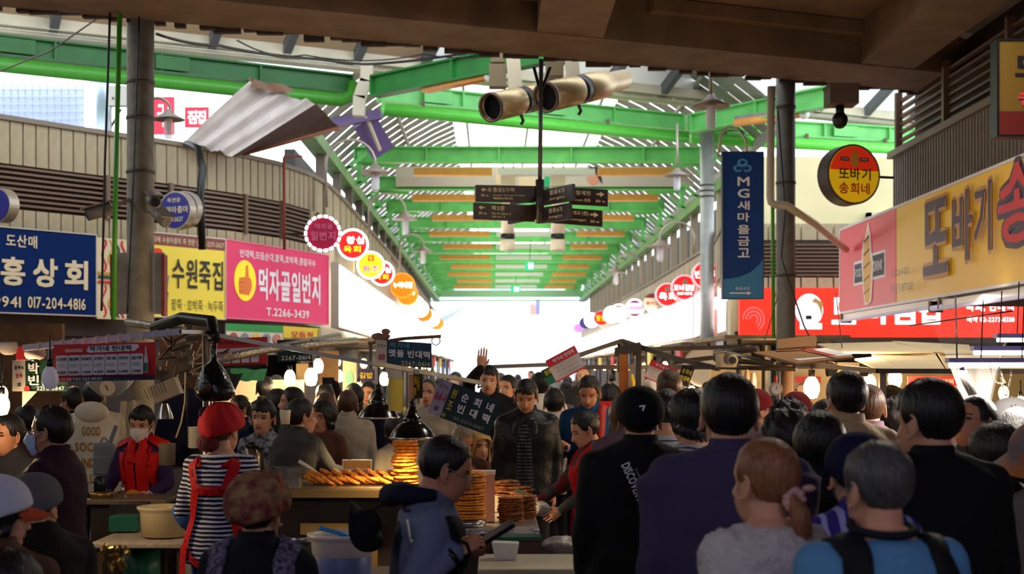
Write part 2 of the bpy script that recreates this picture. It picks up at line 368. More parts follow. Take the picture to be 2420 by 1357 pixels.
# upper storeys behind the balconies
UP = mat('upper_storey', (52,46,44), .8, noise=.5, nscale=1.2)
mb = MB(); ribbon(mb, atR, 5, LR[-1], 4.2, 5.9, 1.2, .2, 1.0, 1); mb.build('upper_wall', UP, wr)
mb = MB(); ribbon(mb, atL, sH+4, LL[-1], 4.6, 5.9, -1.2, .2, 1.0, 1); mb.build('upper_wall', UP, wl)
PANEW = mat('window_daylight', (215,225,245), emit=2.2)
for k in range(13):
    q, d = atR(3+k*3.2); n_ = Vector((d.y, -d.x, 0)); mb = MB(); mb.box((q.x+n_.x*1.5, q.y+1, 4.95), (.06, .5, .8)); mb.build('pane', PANEW, wr)
for k in range(9):
    q, d = atL(sH+2.5+k*3.9); mb = MB(); mb.box((q.x-1.4, q.y+1, 5.25), (.06, .5, .55)); mb.build('pane', PANEW, wl)
POSTM = mat('balcony_post', (150,138,118), .6)
for k in range(22):
    q, d = atR(1.5+k*2.0); mb = MB(); mb.box((q.x+.12, q.y, 4.85), (.16, .2, 1.2)); mb.build('post', POSTM, wr)
    q, d = atL(sH+.8+k*2.1); mb = MB(); mb.box((q.x-.1, q.y, 5.15), (.14, .16, .75)); mb.build('post', mat('dark_post', (96,84,74), .6), wl)
# set-back building on the cross street
CREAM = mat('cream_wall', (214,204,158), .6, noise=.08, nscale=1.5)
mb = MB(); mb.box((7.6, 22.9, 2.6), (7.6, .3, 5.2)); wb = struct(mb, 'wall_far_right', CREAM)
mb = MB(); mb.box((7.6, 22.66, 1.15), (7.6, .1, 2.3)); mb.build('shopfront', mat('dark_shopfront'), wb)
mb = MB(); mb.box((6.9, 22.72, 3.52), (6.2, .05, .7)); mb.build('louvre_band', mat('louvre_back'), wb)
for k in range(9): mb = MB(); mb.box((6.9, 22.68, 3.3+k*.06), (6.2, .05, .028)); mb.build('slat', BROWNM, wb)
for k in range(24):
    for z0, z1 in ((3.86, 4.12), (3.0, 3.26)): sheet(wb, Vector((4.0+.26*k, 22.7, 0)), Vector((1,0,0)), .25, z0, z1, BEIGE)
for k in range(24): sheet(wb, Vector((4.0+.26*k, 22.72, 0)), Vector((1,0,0)), .25, 3.26 if k % 2 else 3.26, 3.3, BEIGE)
wn = MB()
for (x0, x1, z0, z1) in ((5.95, 7.9, 4.22, 4.29), (5.95, 6.02, 3.6, 4.29), (7.83, 7.9, 3.6, 4.29)): wn.box(((x0+x1)/2, 22.66, (z0+z1)/2), (x1-x0, .12, z1-z0))
wn = struct(wn, 'window_1', IVORY); mb = MB(); mb.box((6.92, 22.7, 3.95), (1.8, .03, .62)); mb.build('pane', mat('dark_glass', (26,26,30), .12), wn)
# near right wall: ribbed sheets up to 4.47 and a louvre strip above
RIBM = mat('grey_ribbed', (128,116,106), .5, .1, noise=.2, nscale=2)
mb = MB(); mb.box((7.15, 3.0, 3.5), (4.1, 30, 1.84)); wrn = struct(mb, 'wall_near_right', RIBM)   # upper storey over open shopfronts
mb = MB(); mb.box((9.3, 5.3, 1.3), (.2, 34.8, 2.6)); mb.build('daylight_blocker', mat('dark_shopfront'), wrn)  # unseen wall added to stop daylight leaking in from the right
y = 17.9
while y > 11.5: sheet(wrn, Vector((5.09, y, 0)), Vector((0,-1,0)), .2, 3.0, 4.46, RIBM); y -= .2
mb = MB(); mb.box((5.07, 14.0, 4.5), (.12, 8.2, .08)); mb.build('coping', mat('coping'), wrn)
for k in range(7):
    mb = MB(); mb.box((5.2, 14.6, 4.6+k*.1), (.06, 7.2, .03)); mb.build('slat', BROWNM, wrn)
for y in (11.6, 14.2, 16.2, 18.1): mb = MB(); mb.box((5.16, y, 4.9), (.08, .08, .8)); mb.build('post', BROWNM, wrn)
mb = MB(); mb.box((5.45, 14.0, 5.0), (.1, 8.4, 1.1)); mb.build('louvre_back', mat('louvre_back'), wrn)
mb = MB(); mb.box((-2, -12.2, 2.9), (16, .3, 5.8)); struct(mb, 'wall_back_blocker', mat('dark_back', (60,54,52), .8))  # unseen wall added to shut out sky light from behind
# ------------------------------------------------------------ roofs
SHT = mat('roof_sheet_grey', (150,146,140), .45, .3, noise=.2, nscale=3); TRL = mat('roof_translucent', (232,232,226), .5, trans=.75); TRC = mat('roof_translucent_crown', (232,227,206), .5, trans=.8, noise=.2, nscale=2)
XC = .85; HW = 3.95
def vz(x): return 5.95 + 1.85*(1-((x-XC)/HW)**2)
NX = 18; xs = [XC-HW+2*HW*i/NX for i in range(NX+1)]
mb = MB(); mb.bar((XC-HW, 24, 5.9), (XC-HW, 72, 5.9), .12, .14); mb.bar((XC+HW, 24, 5.9), (XC+HW, 72, 5.9), .12, .14)
vault = struct(mb, 'ceiling', GREY)
y = 23.2; k = 0
def strip(y0, y1, i0, i1, m, name, dz=0, bul=0):
    G = [[(xs[i], yy, vz(xs[i])+dz+b) for i in range(i0, i1+1)] for yy, b in ((y0, 0), ((y0+y1)/2, bul), (y1, 0))]
    mb = MB(); mb.surf(G, False); return mb.build(name, m, vault, True)
while y < 72:
    wd = .62 if y < 45 else 1.3
    strip(y, y+wd, 0, 5, SHT, 'roof_sheet', 0, .03); strip(y, y+wd, 13, 18, SHT, 'roof_sheet', 0, .03); strip(y, y+wd, 5, 13, TRC, 'skylight_sheet', 0, .03)
    y += wd + (.06 if y < 45 else .1)
for x in (-1.9, -.6, .85, 2.3, 3.6):
    mb = MB(); mb.bar((x, 23.5, vz(x)-.05), (x, 72, vz(x)-.05), .05, .07); mb.build('purlin', GREY, vault)
# front roof over the crossing: gutter line parallel to the passage edge, sheets rising towards the passage
GL0 = Vector((-6.8,19.6,0)); GL1 = Vector((-2.2,22.25,0)); GR0 = Vector((-1.7,22.5,0)); GR1 = Vector((9.0,27.7,0)); 
def gl(px_x): pass
mb = MB(); gd = (GR1-GL0); gd.normalize(); gn = Vector((gd.y, -gd.x, 0)); gs = GL0 - gd*5 - gn*.5
Lg = 24
mb.bar((gs.x, gs.y, 6.72), (gs.x+gd.x*Lg, gs.y+gd.y*Lg, 6.72), .22, .16); mb.bar((gs.x-gn.x*.2, gs.y-gn.y*.2, 6.6), (gs.x+gd.x*Lg-gn.x*.2, gs.y+gd.y*Lg-gn.y*.2, 6.6), .3, .05)
froof = struct(mb, 'ceiling', mat('gutter_cream', (196,188,164), .5, noise=.2, nscale=2))
TAN = mat('roof_tan', (150,126,98), .6, trans=.12, noise=.15, nscale=1); WRF = mat('roof_front_white', (208,209,211), .5, trans=.36); RIBG = mat('roof_rib', (96,98,100), .5)
def froofpt(t, u): 
    q = gs + gd*t + gn*u; return (q.x, q.y, 6.8+2.6*math.sin(min(u/7.0, 1)*PI/2))
k = 0; t = 0
while t < Lg:
    m_ = TAN if t < 11.5 else WRF
    mb = MB(); mb.surf([[froofpt(t+.04, u) for u in (0, .5, 1, 1.6, 2.4, 3.4, 4.6, 6)], [froofpt(t+1.12, u) for u in (0, .5, 1, 1.6, 2.4, 3.4, 4.6, 6)]], False)
    mb.build('roof_panel', m_, froof, True)
    mb = MB(); pts = [Vector(froofpt(t, u)) - Vector((0,0,.12)) for u in (0, 1, 2, 3.4, 4.6, 6)]
    for a, b in zip(pts, pts[1:]): mb.bar(a, b, .13, .16)
    mb.build('roof_rib', RIBG, froof); t += 1.16
# ------------------------------------------------------------ green steel
def ibeam(mb, a, b, ht=.34, fl=.2, up=(0,0,1)):
    a = Vector(a); b = Vector(b); z = Vector((0,0,1)); mb.bar(a, b, .03, ht); mb.bar(a+z*ht/2, b+z*ht/2, fl, .03); mb.bar(a-z*ht/2, b-z*ht/2, fl, .03)
    L = (b-a).length; n = max(1, int(L/1.3)); d = (b-a).normalized(); M = Matrix.Rotation(math.atan2(d.y, d.x), 3, 'Z')
    for k in range(n+1): mb.box(a.lerp(b, k/n), (.03, fl*.9, ht), M)
def beam(label, a, b, m=GREEN, ht=.34, group=None, fl=.2):
    mb = MB(); a = Vector(a); b = Vector(b); ibeam(mb, a-a, b-a, ht, fl); o = mb.build('steel_beam', m); o.location = a; return tag(o, label, 'beam', group)
ordn = ['first', 'second', 'third', 'fourth', 'fifth', 'sixth', 'seventh', 'eighth', 'ninth', 'tenth']
for k in range(11):
    Yb = 28.8+4.35*k; x0, x1 = XC-HW+.3, XC+HW-.3; mb = MB(); ht = .3
    r_ = thing('roof_truss', ('green cross beam over the hall with orange covers, %s down the aisle' % (ordn[k] if k < 10 else 'last of those')), 'beam', (XC, Yb, 6.0), 0, 'green cross beams of the hall roof')
    ibeam(mb, (x0, Yb, 6.0+ht/2), (x1, Yb, 6.0+ht/2), ht, .22); mb.build('girder', GREEN, r_)
    for (a, b) in (((-1.62, -.02), (2.16+.4*(k > 0), 3.75)) if k % 2 == 0 else ((-1.9, -.1), (2.5, 3.9))):
        mb = MB(); mb.box(((a+b)/2, Yb+.45, 5.87), (b-a, .2, .15)); mb.build('orange_cover', ORANGE, r_)
    mb = MB(); mb.box((XC+.25, Yb+.6, 5.88), (2.0, .3, .12)); mb.build('white_panel', WHITE, r_)
    for x in (x0+.1, x1-.1):
        mb = MB(); mb.bar((x, Yb, 6.0), (x+(.7 if x < XC else -.7), Yb+.4, 6.0), .08, .12); mb.bar((x, Yb-.1, 5.6), (x, Yb, 6.2), .1, .1, (1,0,0)); mb.build('brace', GREEN, r_)
for x, side in ((-2.82, 'shops with round blue signs'), (4.5, 'balcony with the red disc signs')):
    r_ = thing('eave_beam', 'long green box beam along the eaves above the %s' % side, 'beam', (x, 23, 5.35))
    mb = MB(); mb.bar((x, 21.5 if x < 0 else 25, 5.4), (x, 72, 5.4), .26, .2); mb.build('girder', mat('green_dusty', (104,150,84), .5, noise=.3, nscale=4), r_)
    for k in range(22):
        mb = MB(); yy = 26+k*2.1; s_ = 1 if x < 0 else -1; mb.bar((x, yy, 5.35), (x+s_*.5, yy, 5.75), .05, .05, (0,1,0)); mb.box((x+s_*.2, yy, 5.5), (.3, .05, .04)); mb.build('bracket', GREEN, r_)
# near oblique girders with round pipes
def pipegirder(name, label, a, b, m, elbow=False, m2=None):
    a = Vector(a); b = Vector(b); r_ = thing(name, label, 'beam', a); mb = MB(); z = Vector((0,0,.29)); nn = gn*-.15
    ibeam(mb, a+z+nn, b+z+nn, .27, .2); mb.build('girder', m, r_)
    mb = MB(); d = (b-a).normalized(); L = (b-a).length
    for k in range(int(L/2.2)): mb = MB(); mb.box(a+d*(1.0+2.2*k)+z+nn*.3, (.5, .04, .2), Matrix.Rotation(math.atan2(d.y, d.x), 3, 'Z')); mb.build('splice_plate', m, r_)
    path = [a, b] if not elbow else [a, b-d*.25, b-d*.06+Vector((0,.05,.08)), b+Vector((0,.05,.3))]
    mb = MB(); mb.tube(path, .105, 18); mb.build('pipe', m2 or m, r_, True)
    for t in (.12, .42, .72):
        mb = MB(); q = a.lerp(b, t); mb.box(q+Vector((0,0,.13)), (.05, .1, .12)); mb.build('bracket', BROWNM, r_)
    return r_
GL = PZ(0, 150, 5.98); GLb = PZ(838, 240, 5.98)
pipegirder('pipe_girder', 'dark green girder with round pipe, running from behind the concrete column to the duct', PZ(-140, 138, 5.98), GLb, mat('green_paint_mid', (36,98,42), .5, noise=.2, nscale=3), True, mat('green_pipe_mid', (64,142,44), .35, noise=.1))
GRa = PZ(905, 258, 5.98); GRm = PZ(1622, 325, 5.98)
pipegirder('pipe_girder', 'bright green girder with round pipe crossing above the hanging brown signs', GRa, GRm, GREEN, False, mat('green_pipe_bright', (100,214,76), .3, noise=.08))
pipegirder('pipe_girder', 'bright green girder with round pipe behind the blue vertical banner', PZ(1634, 326, 5.98), PZ(2260, 360, 5.98), GREEN, False, mat('green_pipe_bright'))
DG1 = beam('dark green beam slanting from the square duct up to the passage edge', PZ(885, 205, 6.1), PZ(1290, 122, 6.1), DGREEN, .3)
DG2 = beam('bright green beam slanting behind the white drain pipe and grey column', PZ(1640, 292, 6.1), PZ(1960, 228, 6.1), GREEN, .3)
for (a, b, lb) in ((PZ(1005, 212, 5.93), PZ(1158, 180, 5.93), 'orange light cover under the dark green slanting beam'), (PZ(1738, 291, 5.93), PZ(1900, 270, 5.93), 'orange light cover under the slanting beam behind the white drain pipe')):
    r_ = thing('beam_light', lb, 'light', a); mb = MB(); mb.bar(a, b, .14, .1); mb.build('cover', ORANGE, r_, True); mb = MB(); mb.bar(a+Vector((0,0,.08)), b+Vector((0,0,.08)), .08, .06); mb.build('bracket', STEEL, r_)
    mb = MB(); mb.ell(b, (.09, .09, .09)); mb.build('end_cap', WHITE, r_, True)
# ------------------------------------------------------------ columns and pipes
def column(name, label, px, Y, r, z1, m, n=20, bands=()):
    q = P(px, 800, Y); r_ = thing(name, label, 'column', (q.x, q.y, 0)); mb = MB(); mb.tube([(q.x, q.y, 0), (q.x, q.y, z1)], r, n); mb.build('shaft', m, r_, True)
    for z in bands: mb = MB(); mb.tube([(q.x, q.y, z-.015), (q.x, q.y, z+.015)], r+.008, n); mb.build('band', mat('band_dark', (70,64,60), .6), r_, True)
    return r_, q
COLM = mat('column_concrete', (128,120,106), .8, noise=.28, nscale=9, bump=.25)
cL, qL = column('concrete_column', 'thick round concrete column beside the blue and yellow shop signs', 332, 14.0, .132, 5.25, COLM, 24, (4.6, 4.25, 3.72))
mb = MB()
for s_ in (-1, 1): mb.box((qL.x+s_*.25, qL.y-.06, 2.6), (.03, .14, .6))
mb.build('side_guard', RUST, cL); mb = MB(); mb.box((qL.x-.17, qL.y-.05, 2.62), (.17, .04, .6)); mb.box((qL.x+.2, qL.y-.05, 2.62), (.1, .04, .6)); mb.build('guard_panel', GREY, cL)
cR, qR = column('steel_column', 'grey steel column beside the blue banner, with a green pipe at its side', 1857, 16.9, .112, 5.3, mat('column_grey', (112,108,100), .6, noise=.2), 20, (2.9, 4.0, 4.9))
cW, qW = column('steel_column', 'pale silver steel column standing clear of the blue banner', 1671, 25.5, .125, 6.1, mat('column_pale', (176,178,176), .45, .4, noise=.1), 20, (4.9, 5.0, 5.1))
def pipe(name, label, pts, r, m, cat='pipe'):
    pts = [Vector(p) for p in pts]; mb = MB(); mb.tube([p-pts[0] for p in pts], r, 12); o = mb.build(name, m, None, True); o.location = pts[0]; return tag(o, label, cat)
pipe('riser_pipe', 'bright green vertical pipe in front of the concrete column', [P(283, 32, 13.6), P(274, 400, 13.6), P(268, 755, 13.6)], .024, mat('green_pipe', (70,150,40), .4))
pipe('riser_pipe', 'thin green pipe up the side of the grey steel column', [P(1828, 800, 16.6), P(1826, 500, 16.6), P(1826, 215, 16.6)], .022, mat('green_pipe'))
pipe('drain_pipe', 'cream drain pipe bending away beside the grey steel column', [P(1823, 205, 16.4), P(1820, 465, 16.4), P(1822, 478, 16.4), P(1832, 484, 16.4), P(1858, 486, 16.4), P(1868, 492, 16.4), P(1925, 528, 17), P(2000, 590, 18.5)], .045, IVORY)
pipe('standpipe', 'rust red pipe elbow rising beside the pink shop sign', [P(672, 590, 20.4), P(671, 375, 20.4), P(673, 370, 20.5), P(712, 370, 21)], .022, RUST)
pipe('black_conduit', 'thick black conduit draped over the wall beside the round blue sign', [P(478, 590, 18.3), P(473, 470, 18.3), P(479, 400, 18.3), P(470, 352, 18.5), P(440, 340, 18.9)], .05, BLACK)
for (px, Y, y0, y1, r, lb) in ((248, 13.4, 30, 735, .013, 'black power cable hanging in front of the concrete column'), (317, 13.8, 40, 740, .009, 'thin black cable strapped down the concrete column')):
    wire('power_cable', lb, [P(px+12, y0, Y), P(px, (y0+y1)/2, Y), P(px-8 if px < 300 else px-16, y1, Y)], r, BLACK)
wire('power_cable', 'slack cable stretched from the sign wall up to the concrete column', [P(-10, 172, 14.5), P(120, 120, 14.2), P(235, 40, 13.9)], .008, mat('cable_grey', (110,100,92)))
wire('power_cable', 'black cable bundle drooping below the passage edge', [P(370, 80, 15), P(520, 108, 16), P(760, 140, 18), P(900, 150, 19), P(1180, 110, 18)], .018, BLACK, sag=.03)
wire('power_cable', 'thin cable looping under the roof gutter', [P(560, 95, 17), P(720, 130, 18), P(1000, 128, 19), P(1240, 115, 18)], .01, BLACK, sag=.08)
wire('power_cable', 'black cable running down the grey steel column', [P(1838, 260, 16.7), P(1856, 500, 16.7), P(1846, 610, 16.7), P(1900, 770, 16.5), P(1940, 850, 16)], .01, BLACK)
# square duct at the girder joint, speakers bracket etc
r_ = thing('square_duct', 'white square duct elbow at the joint of the green girders', 'duct', P(850, 300, 22.2))
mb = MB()
for (a, b) in ((P(868, 150, 22.0), P(866, 195, 22.0)), (P(864, 190, 22.0), P(850, 232, 22.0)), (P(850, 228, 22.0), P(848, 275, 22.0))): mb.bar(a, b, .18, .2, (0,1,0))
mb.build('duct', mat('duct_ivory', (200,190,168), .5), r_)
r_ = thing('joint_plate', 'violet grey gusset frame hanging below the square duct', 'bracket', P(870, 300, 22.6))
mb = MB(); mb.bar(P(860, 285, 22.7), P(905, 360, 23.2), .4, .1, (0,1,0)); mb.bar(P(790, 290, 22.7), P(900, 270, 22.5), .12, .16); mb.build('gusset', mat('violet_plate', (112,92,140), .5), r_)
mb = MB(); mb.bar(P(866, 275, 22.5), P(898, 355, 23), .04, .05); mb.build('strut', IVORY, r_)
# ------------------------------------------------------------ shop signs on the left wall
WLo = [(x, y) for x, y in WL]
def offl(W, off):
    at, L = pline(W); Q = []
    for i, (x, y) in enumerate(W):
        a = at(max(L[i]-.01, 0))[1]; b = at(min(L[i]+.01, L[-1]))[1]; n_ = Vector(((a+b).y, -(a+b).x, 0)).normalized(); Q.append((x+n_.x*off, y+n_.y*off))
    return Q
atO, LO = pline(offl(WL, .27)); SO = lambda px: wallpx(atO, LO, px, LO[1], LO[-1])
def lpt(px, z): q = atO(SO(px))[0]; return Vector((q.x, q.y, z))
SIGNB = mat('sign_blue', (6,34,86), .75, spec=.1); SIGNY = mat('sign_yellow', (226,200,52), .4, emit=.12); SIGNP = mat('sign_pink', (206,40,92), .4, emit=.25, noise=.05, nscale=1)
ALF = mat('sign_edge', (190,180,165), .4, .3)
b = Board('shop_sign', 'dark blue shop sign with cream lettering and phone number on the wall', 'sign', lpt(-130, 2.46), lpt(226, 2.46), 1.0, .08, SIGNB, frame=ALF)
fx = lambda px: (SO(px)-SO(-130))/(SO(226)-SO(-130))
b.text('도산매', fx(15), .78, fx(88), .93, TXC, .02); b.text('흥', fx(2), .32, fx(60), .66, TXC, .045); b.text('상', fx(78), .32, fx(136), .67, TXC, .045); b.text('회', fx(152), .31, fx(207), .67, TXC, .045); b.text('신', fx(-90), .32, fx(-30), .66, TXC, .045)
b.text('2273-9941', fx(-110), .06, fx(49), .19, TXC, .03); b.text('017-204-4816', fx(65), .06, fx(201), .2, TXC, .03)
b = Board('patterned_panel', 'cream wall panel with wavy red, gold and green stripes beside the blue sign', 'panel', lpt(229, 2.42), lpt(300, 2.42), 1.02, .05, mat('cream_panel', (214,196,160), .6))
for k, (x, m_) in enumerate(((.2, TXR), (.42, mat('gold_stripe', (190,150,50))), (.62, mat('dkgreen_stripe', (24,60,44))), (.84, TXR))):
    for y0, y1 in ((.02, .42), (.58, .98)):
        pts = [(x+.07*math.sin(i*1.1+k), y0+(y1-y0)*i/8) for i in range(9)]; b.poly(pts+[(p_[0]+.06, p_[1]) for p_ in pts[::-1]], m_, 'stripe')
for y, m_ in ((.44, TXR), (.5, mat('dkgreen_stripe')), (.55, mat('gold_stripe'))): b.rect(.02, y, .98, y+.03, m_, 'stripe')
b = Board('shop_sign', 'yellow porridge shop sign with a brown strip on top and red pill emblem', 'sign', lpt(352, 2.48), lpt(531, 2.48), 1.08, .1, SIGNY, frame=ALF)
b.rect(0, .86, 1, 1, mat('sign_brown', (128,56,44), .5), 'top_strip'); b.text('3대째 수원아줌마 죽 전문 ☎02-2271-2627', .02, .885, .985, .965, TXC, .02)
b.rect(.04, .3, .17, .82, mat('pill_red', (222,60,40)), 'pill', .06); b.text('원', .065, .6, .145, .74, TXC, .02); b.text('조', .065, .38, .145, .5, TXC, .02)
b.text('수원죽집', .29, .35, .97, .72, TXK, .03); b.text('팥죽 · 호박죽 · 녹두죽', .28, .08, .97, .22, TXK, .01)
b.poly([(.1,.28), (.24,.28), (.22,.12), (.17,.08), (.12,.12)], mat('bowl_green', (120,160,110)), 'bowl_print'); b.disc(.17, .28, .07, .04, mat('porridge', (150,60,40)), 'bowl_print'); b.rect(.02, .06, .09, .24, mat('pumpkin', (200,110,40)), 'pumpkin_print', .02)
b.poly([(.2,.3), (.23,.5), (.25,.5), (.215,.3)], GREY, 'ladle_print')
b = Board('shop_sign', 'deep pink shop sign with a thumbs-up in a yellow oval', 'sign', lpt(534, 2.5), lpt(775, 2.5), 1.06, .12, SIGNP, frame=mat('pink_edge', (228,120,140), .5))
b.text('빈대떡,모듬순대,팥죽,호박죽,콩칼국수', .12, .8, .86, .91, TXW, .02); b.text('먹자골일번지', .29, .27, .91, .7, TXW, .035); b.text('T.2266-3439', .36, .06, .79, .17, TXW, .02)
b.disc(.165, .5, .098, .27, mat('oval_yellow', (250,222,40), emit=.2), 'oval')
b.poly([(.11,.32), (.2,.31), (.225,.42), (.22,.52), (.195,.56), (.19,.7), (.17,.71), (.165,.55), (.11,.53), (.105,.45)], mat('thumb_orange', (234,120,50)), 'thumb_print')
for k in range(3): b.rect(.11, .36+k*.055, .16, .365+k*.055, mat('thumb_line', (190,80,30)), 'finger_line')
# lit sign boxes further down the left and right of the hall
PK1 = mat('lit_pink', (255,196,206), emit=1.6); PK2 = mat('lit_rose', (250,226,228), emit=2.2); LW2 = mat('lit_white_soft', (255,252,250), emit=2.2)
yy = 23.0; seq = [(3.2, LW2), (4.5, LWHITE), (5.5, LWHITE), (3.5, PK1), (5, LWHITE), (6, PK2), (7, LWHITE), (9, LWHITE)]
nm = ['white lit shop box with fine print beside the pink sign', 'broad white lit shop box under the red and yellow discs', 'white lit shop box under the orange discs', 'pale pink lit shop box past the orange discs', 'white lit shop box beyond the pale pink one', 'rose-white lit shop box far down the disc side', 'white lit shop box second last before the bright end', 'long white lit shop box next to the bright end']
for (l_, m_), lb in zip(seq, nm):
    b = Board('lit_sign', lb, 'sign', (-2.5, yy, 2.5), (-2.5, yy+l_-.12, 2.5), 1.0, .12, m_, frame=ALF, fw=.03); 
    if m_ is LW2:
        for k in range(5): b.text('모듬순대 빈대떡 육회', .1+.15*k, .1, .19+.15*k, .9, mat('faint_violet', (214,200,226), emit=.6), .01)
    else: b.text('광장시장 먹거리', .15, .35, .85, .65, mat('faint_print', (255,232,226), emit=1.3), .02)
    yy += l_
yy = 23.4; seq = [(3.6, PK2), (3.2, PK1), (3.4, PK2), (7, LWHITE), (6, LW2), (7, LWHITE), (8, LWHITE), (8, LWHITE)]
nm = ['rose-tinted lit shop box beside the pale silver column', 'pink lit shop box under the first red disc', 'pale rose lit shop box under the cluster of red discs', 'broad white lit shop box under the cream and maroon disc', 'white lit shop box under the violet striped disc', 'white lit shop box under the white discs', 'white lit shop box beyond the white discs', 'last white lit shop box below the far parapet']
for (l_, m_), lb in zip(seq, nm):
    b = Board('lit_sign', lb, 'sign', (4.25, yy+l_-.12, 2.5), (4.25 if yy > 27 else 4.0, yy, 2.5), .85, .1, m_, frame=ALF, fw=.03)
    b.text('전통시장 맛집', .15, .3, .85, .65, mat('faint_print'), .02); yy += l_
# ------------------------------------------------------------ round signs
def disc_sign(label, px, py, Y, r, face, edge_m, items=(), beads=0, ring=None, yaw=0, depth=.16, bracket=None, grp=None):
    c = P(px, py, Y); r_ = thing('round_sign', label, 'sign', c, yaw, grp); I = wm(r_); M3 = I.to_3x3()
    mb = MB(); pts = [(0.001, .0), (r, 0), (r, depth), (.001, depth)]
    mb.surf([[I @ Vector((rr*math.cos(t), yv, rr*math.sin(t))) for t in (2*PI*k/36 for k in range(36))] for rr, yv in pts], True); mb.build('drum', edge_m, r_)
    u = M3 @ Vector((1,0,0)); n_ = M3 @ Vector((0,-1,0))
    B = Board('', '', '', c + n_*.004 - u*r*.94 - Vector((0,0,r*.94)), c + n_*.004 + u*r*.94 - Vector((0,0,r*.94)), 2*r*.94, .002, face, root=r_, pname='face_back') if False else None
    mb = MB(); mb.surf([[I @ Vector((rr*math.cos(t), yv, rr*math.sin(t))) for t in (2*PI*k/36 for k in range(36))] for rr, yv in ((r*.93, 0), (r*.93, -.006), (.001, -.006))], True); FC = mb.build('face', face, r_)
    class D(Board):
        def __init__(s): s.a = c + n_*.006 - u*r - Vector((0,0,r)); s.u = u; s.v = Vector((0,0,1)); s.n = n_; s.w = s.h = 2*r; s.root = r_; s.par = FC; s.k = 0
    d = D()
    for it in items:
        if it[0] == 't': d.text(it[1], *it[2:6], it[6], .02)
        elif it[0] == 'half':
            a0, a1 = it[1], it[2]; d.poly([(.5+.46*math.cos(R(a0+(a1-a0)*k/20)), .5+.46*math.sin(R(a0+(a1-a0)*k/20))) for k in range(21)], it[3], 'field')
        elif it[0] == 'r': d.rect(*it[1:5], it[5])
        elif it[0] == 'd': d.disc(*it[1:5], it[5])
    if ring:
        mb = MB(); mb.surf([[I @ Vector((rr*math.cos(t), yv, rr*math.sin(t))) for t in (2*PI*k/36 for k in range(36))] for rr, yv in ((r*.9, -.007), (r*.9, -.02), (r*1.0, -.02), (r*1.0, 0))], True); mb.build('light_ring', ring, r_)
    for k in range(beads):
        t = 2*PI*k/beads; mb = MB(); t0 = t-PI/beads*.62; t1 = t+PI/beads*.62; mb.tube([I @ Vector((r*.98*math.cos(a), -.01, r*.98*math.sin(a))) for a in (t0, t, t1)], .018, 6); mb.build('bulb', LWHITE, r_, True)
    s_ = -1 if px < VX else 1
    if bracket is not False:
        mb = MB(); mb.tube([I @ Vector((s_*r*.95, depth/2, 0)), I @ Vector((s_*(r+.25), depth/2, 0))], .015, 6); mb.build('bracket', BLACK, r_)
    return r_
MAR = mat('maroon_face', (132,8,46), .3, emit=.25); REDF = mat('red_lit_face', (226,24,24), emit=.7); YELF = mat('yellow_lit_face', (255,222,30), emit=1.0); ORF = mat('orange_lit_face', (255,128,16), emit=.9); WHF = LWHITE; RIMM = mat('rim_grey', (110,104,100), .4, .4)
def LX(px): return 2.42*K/(VX-px)
def RX(px): return 4.1*K/(px-VX)
TL = mat('lit_print_white', (255,250,250), emit=2.2); TLY = mat('lit_print_yellow', (255,220,30), emit=1.1); TPM = mat('maroon_print', (196,90,120)); TVI = mat('lit_print_violet', (150,70,200), emit=.5)
disc_sign('maroon round sign ringed with white bulbs at the bend of the wall', 763, 552, LX(763), .25, MAR, RIMM, [('t', '먹자골', .28,.62,.78,.78, TPM), ('t', '일번지', .16,.3,.86,.56, TPM)], beads=18)
disc_sign('red lit round sign with white word over yellow word and white bulbs', 834, 578, LX(834), .27, REDF, RIMM, [('t', '왕십', .3,.52,.85,.76, TL), ('t', '육회', .2,.24,.75,.46, TLY)], ring=LWHITE)
disc_sign('yellow lit round sign with a red square and violet script', 876, 627, LX(876), .275, YELF, RIMM, [('r', .4,.64,.62,.86, REDF), ('t', '맛', .44,.67,.58,.83, TLY), ('t', '원조', .2,.24,.8,.5, TVI)], ring=LWHITE)
disc_sign('red lit round sign half hidden behind the yellow one', 903, 646, LX(903), .27, REDF, RIMM, [('t', '왕십', .3,.52,.85,.76, TL), ('t', '육회', .2,.24,.75,.46, TLY)], ring=LWHITE)
disc_sign('orange lit round sign with white script, larger of the orange pair', 951, 675, LX(951), .34, ORF, ORF, [('t', '누이네집', .14,.4,.88,.64, TL)], ring=mat('orange_ring', (255,150,40), emit=1.2))
disc_sign('orange lit round sign tucked under the larger orange one', 963, 697, LX(963), .3, ORF, ORF, [('t', '마약김밥', .4,.5,.85,.66, TL)], ring=mat('orange_ring'))
for px, py, r, m_, lb in ((980,722,.31,WHF,'white round sign just past the orange pair'), (993,730,.28,LW2,'dull white round sign behind the white one past the orange pair'), (1003,742,.28,ORF,'small orange round sign among the far white discs'), (1012,748,.28,WHF,'far white round sign with lilac drum'), (1022,755,.28,PK1,'far pink round sign before the last orange disc'), (1034,765,.28,ORF,'last small orange-red round sign by the bright end')):
    disc_sign(lb, px, py, LX(px), r, m_, mat('rim_lilac', (200,196,220), .4), ring=LWHITE if m_ is not ORF else None)
RRING = mat('rose_ring', (255,170,180), emit=1.1)
disc_sign('red round sign partly behind the pale silver column', 1668, 650, RX(1668), .265, REDF, WHITE, [('t', '빈대떡', .1,.38,.9,.66, TL)], ring=RRING)
disc_sign('red round sign with a grey emblem and two lines, middle of the red three', 1617, 680, RX(1617), .275, REDF, WHITE, [('d', .52,.72,.1,.1, GREY), ('t', '모녀김밥', .1,.38,.9,.62, TL), ('t', '광장시장점', .22,.22,.8,.32, TL)], ring=RRING)
